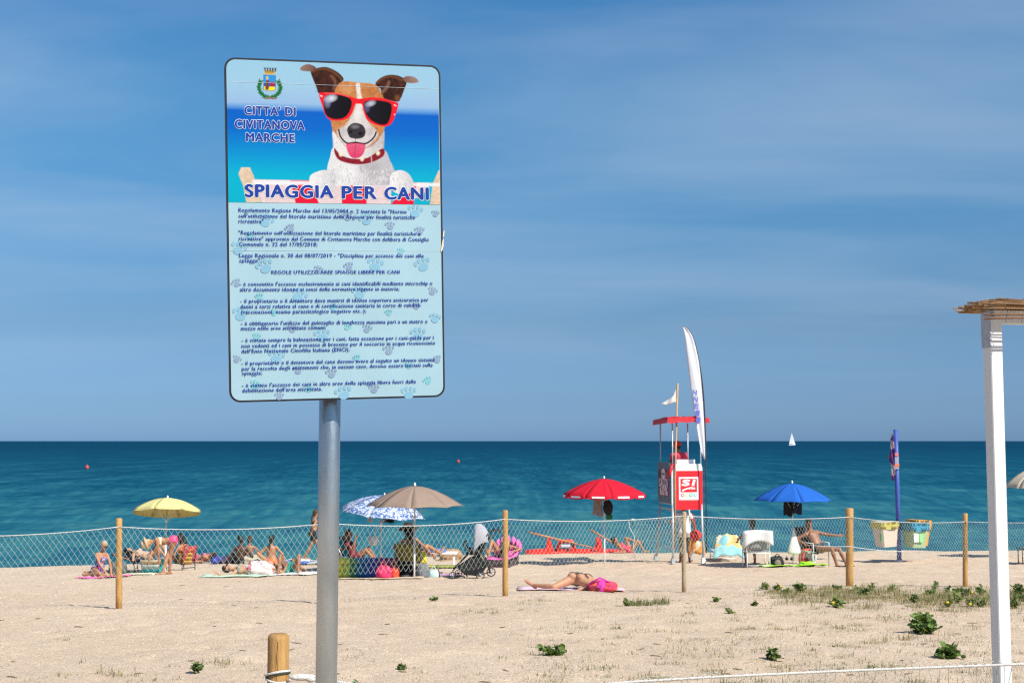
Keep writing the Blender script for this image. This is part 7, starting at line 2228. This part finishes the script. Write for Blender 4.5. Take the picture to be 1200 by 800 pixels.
def island_mat(key, cols, rough=.85, trans=0.0):
    m = bpy.data.materials.new(key); m.use_nodes = True
    n, l = m.node_tree.nodes, m.node_tree.links
    p = n['Principled BSDF']; p.inputs['Roughness'].default_value = rough; p.inputs['Specular IOR Level'].default_value = .2
    g = n.new('ShaderNodeNewGeometry'); r = n.new('ShaderNodeValToRGB')
    el = r.color_ramp.elements
    while len(el) < len(cols): el.new(.5)
    for i, c in enumerate(cols): el[i].position = i / (len(cols) - 1); el[i].color = (*c, 1)
    l.new(g.outputs['Random Per Island'], r.inputs[0]); l.new(r.outputs[0], p.inputs['Base Color'])
    if trans:
        t = n.new('ShaderNodeBsdfTranslucent'); l.new(r.outputs[0], t.inputs['Color'])
        mx = n.new('ShaderNodeMixShader'); mx.inputs[0].default_value = trans
        l.new(p.outputs[0], mx.inputs[1]); l.new(t.outputs[0], mx.inputs[2]); l.new(mx.outputs[0], n['Material Output'].inputs['Surface'])
    return m
dry_m = island_mat('dry_grass_blades', [(.30, .23, .10), (.40, .31, .15), (.22, .20, .08), (.36, .29, .15), (.16, .18, .07), (.44, .36, .2)], trans=.2)
green_m = island_mat('green_grass_blades', [(.10, .14, .04), (.16, .18, .06), (.22, .21, .09), (.12, .15, .05)], trans=.2)
rg = random.Random(77)
dry, grn = [], []
# the strip along the fence on the right
for k in range(1050):
    px = 885 + 440 * rg.random() ** .85
    dens = min(1, (px - 880) / 60)
    py = rg.gauss(698, 5.0) if px < 1060 else rg.gauss(702, 6.5)
    if rg.random() > dens or not 688 < py < 722: continue
    g = gp(px, py)
    dry.append((g.x, g.y, rg.uniform(.08, .28), rg.randint(14, 30), rg.uniform(.04, .10), rg.uniform(.5, .97)))
    if rg.random() < .35: grn.append((g.x, g.y, rg.uniform(.05, .2), rg.randint(8, 18), rg.uniform(.06, .16), rg.uniform(.3, .7)))
# loose tufts over the middle and right of the dune
for k in range(330):
    px = rg.uniform(620, 1210); py = 705 + 98 * rg.random() ** 1.1
    if rg.random() < .35 * (px < 760): continue
    g = gp(px, py)
    big = rg.random() < .25
    (dry if rg.random() < .62 else grn).append((g.x, g.y, rg.uniform(.08, .26) * (1.3 if big else .8), rg.randint(10, 42), rg.uniform(.025, .07), rg.uniform(.75, 1.0)))
# a few on the left
for k in range(70):
    px = rg.uniform(-10, 620); py = 722 + 80 * rg.random() ** .8
    g = gp(px, py)
    (dry if rg.random() < .7 else grn).append((g.x, g.y, rg.uniform(.04, .16), rg.randint(5, 20), rg.uniform(.02, .05), rg.uniform(.7, 1.0)))
for px, py, n_, w_ in ((150, 789, 4, 55), (185, 700, 0, 1), (258, 776, 5, 40), (625, 703, 3, 30), (560, 718, 5, 40), (1000, 735, 8, 60), (1050, 745, 6, 50), (1165, 735, 4, 60), (930, 735, 5, 60), (1020, 712, 6, 90)):
    for k in range(n_):
        g = gp(px + rg.uniform(-w_ / 2, w_ / 2), py + rg.uniform(-3, 3))
        dry.append((g.x, g.y, rg.uniform(.05, .18), rg.randint(14, 30), rg.uniform(.03, .09), rg.uniform(.5, .95)))
blades('dry_grass', 'thin dry yellow grass tufts over the sand and along the fence', dry, dry_m, 3)
# the longer green clump below the flowered bag
for k in range(22):
    g = gp(rg.uniform(735, 785), rg.uniform(708, 711.5))
    grn.append((g.x, g.y, .10, 26, rg.uniform(.05, .14), rg.uniform(.4, .8)))
blades('green_grass', 'sparse green grass tufts in the sand', grn, green_m, 4)

# shell grit and pebbles on the near sand
def grit():
    r_ = np.random.default_rng(9)
    n = 60000
    u = r_.random(n)
    y = 1 / (1 / 8.3 + u * (1 / 34.0 - 1 / 8.3))
    x = r_.uniform(-.47, .47, n) * y
    z = gz(x, y) + relief(x, y)
    s = (.0022 + .0052 * r_.random(n) ** 5) * np.clip(y / 9.0, 1, 2.2)
    a = r_.uniform(0, np.pi, n)
    base = np.array([(1, 0, 0), (0, 1, 0), (-1, 0, 0), (0, -1, 0), (0, 0, 1), (0, 0, -.4)])
    sx = s * r_.uniform(.8, 1.9, n); sy = s * r_.uniform(.6, 1.2, n); sz = s * r_.uniform(.3, .7, n)
    P = base[None] * np.stack([sx, sy, sz], -1)[:, None]
    c, sn = np.cos(a)[:, None], np.sin(a)[:, None]
    X = P[..., 0] * c - P[..., 1] * sn + x[:, None]; Y = P[..., 0] * sn + P[..., 1] * c + y[:, None]
    Z = P[..., 2] + z[:, None]
    v = np.stack([X, Y, Z], -1).reshape(-1, 3)
    f = np.array([(0, 1, 4), (1, 2, 4), (2, 3, 4), (3, 0, 4)])
    F = (np.arange(n)[:, None, None] * 6 + f[None]).reshape(-1, 3)
    me = bpy.data.meshes.new('shell_grit'); np_mesh(me, v, F)
    return me
o = link('shell_grit', grit(), island_mat('grit', [(.56, .44, .33), (.66, .56, .46), (.46, .34, .25), (.54, .41, .30), (.74, .68, .60), (.34, .25, .18), (.58, .46, .34), (.62, .46, .36), (.50, .40, .28), (.60, .50, .40)]))
tag(o, 'scattered shell grit and pebbles in the sand', 'pebbles', kind='stuff')
# twigs and dry seaweed bits
tw = MB(); rt_ = random.Random(21)
for k in range(95):
    y = 1 / (1 / 8.6 + rt_.random() * (1 / 30 - 1 / 8.6)); x = rt_.uniform(-.44, .44) * y
    L_ = rt_.uniform(.03, .11); a = rt_.uniform(-.6, .6)
    pts = [V((x + math.cos(a) * L_ * (t - .5), y + math.sin(a) * L_ * (t - .5), 0)) for t in (0, .35, .7, 1)]
    for p in pts: p.z = GR(p.x, p.y) + rt_.uniform(.003, .010)
    tw.tube(pts, [.003, .0045, .004, .002], 4)
me = tw.mesh('dry_twigs')
o = link('dry_twigs', me, island_mat('twigs', [(.10, .07, .045), (.20, .14, .09), (.14, .11, .06), (.07, .05, .04)]))
tag(o, 'dark dry twigs and weed scraps strewn over the sand', 'debris', kind='stuff')
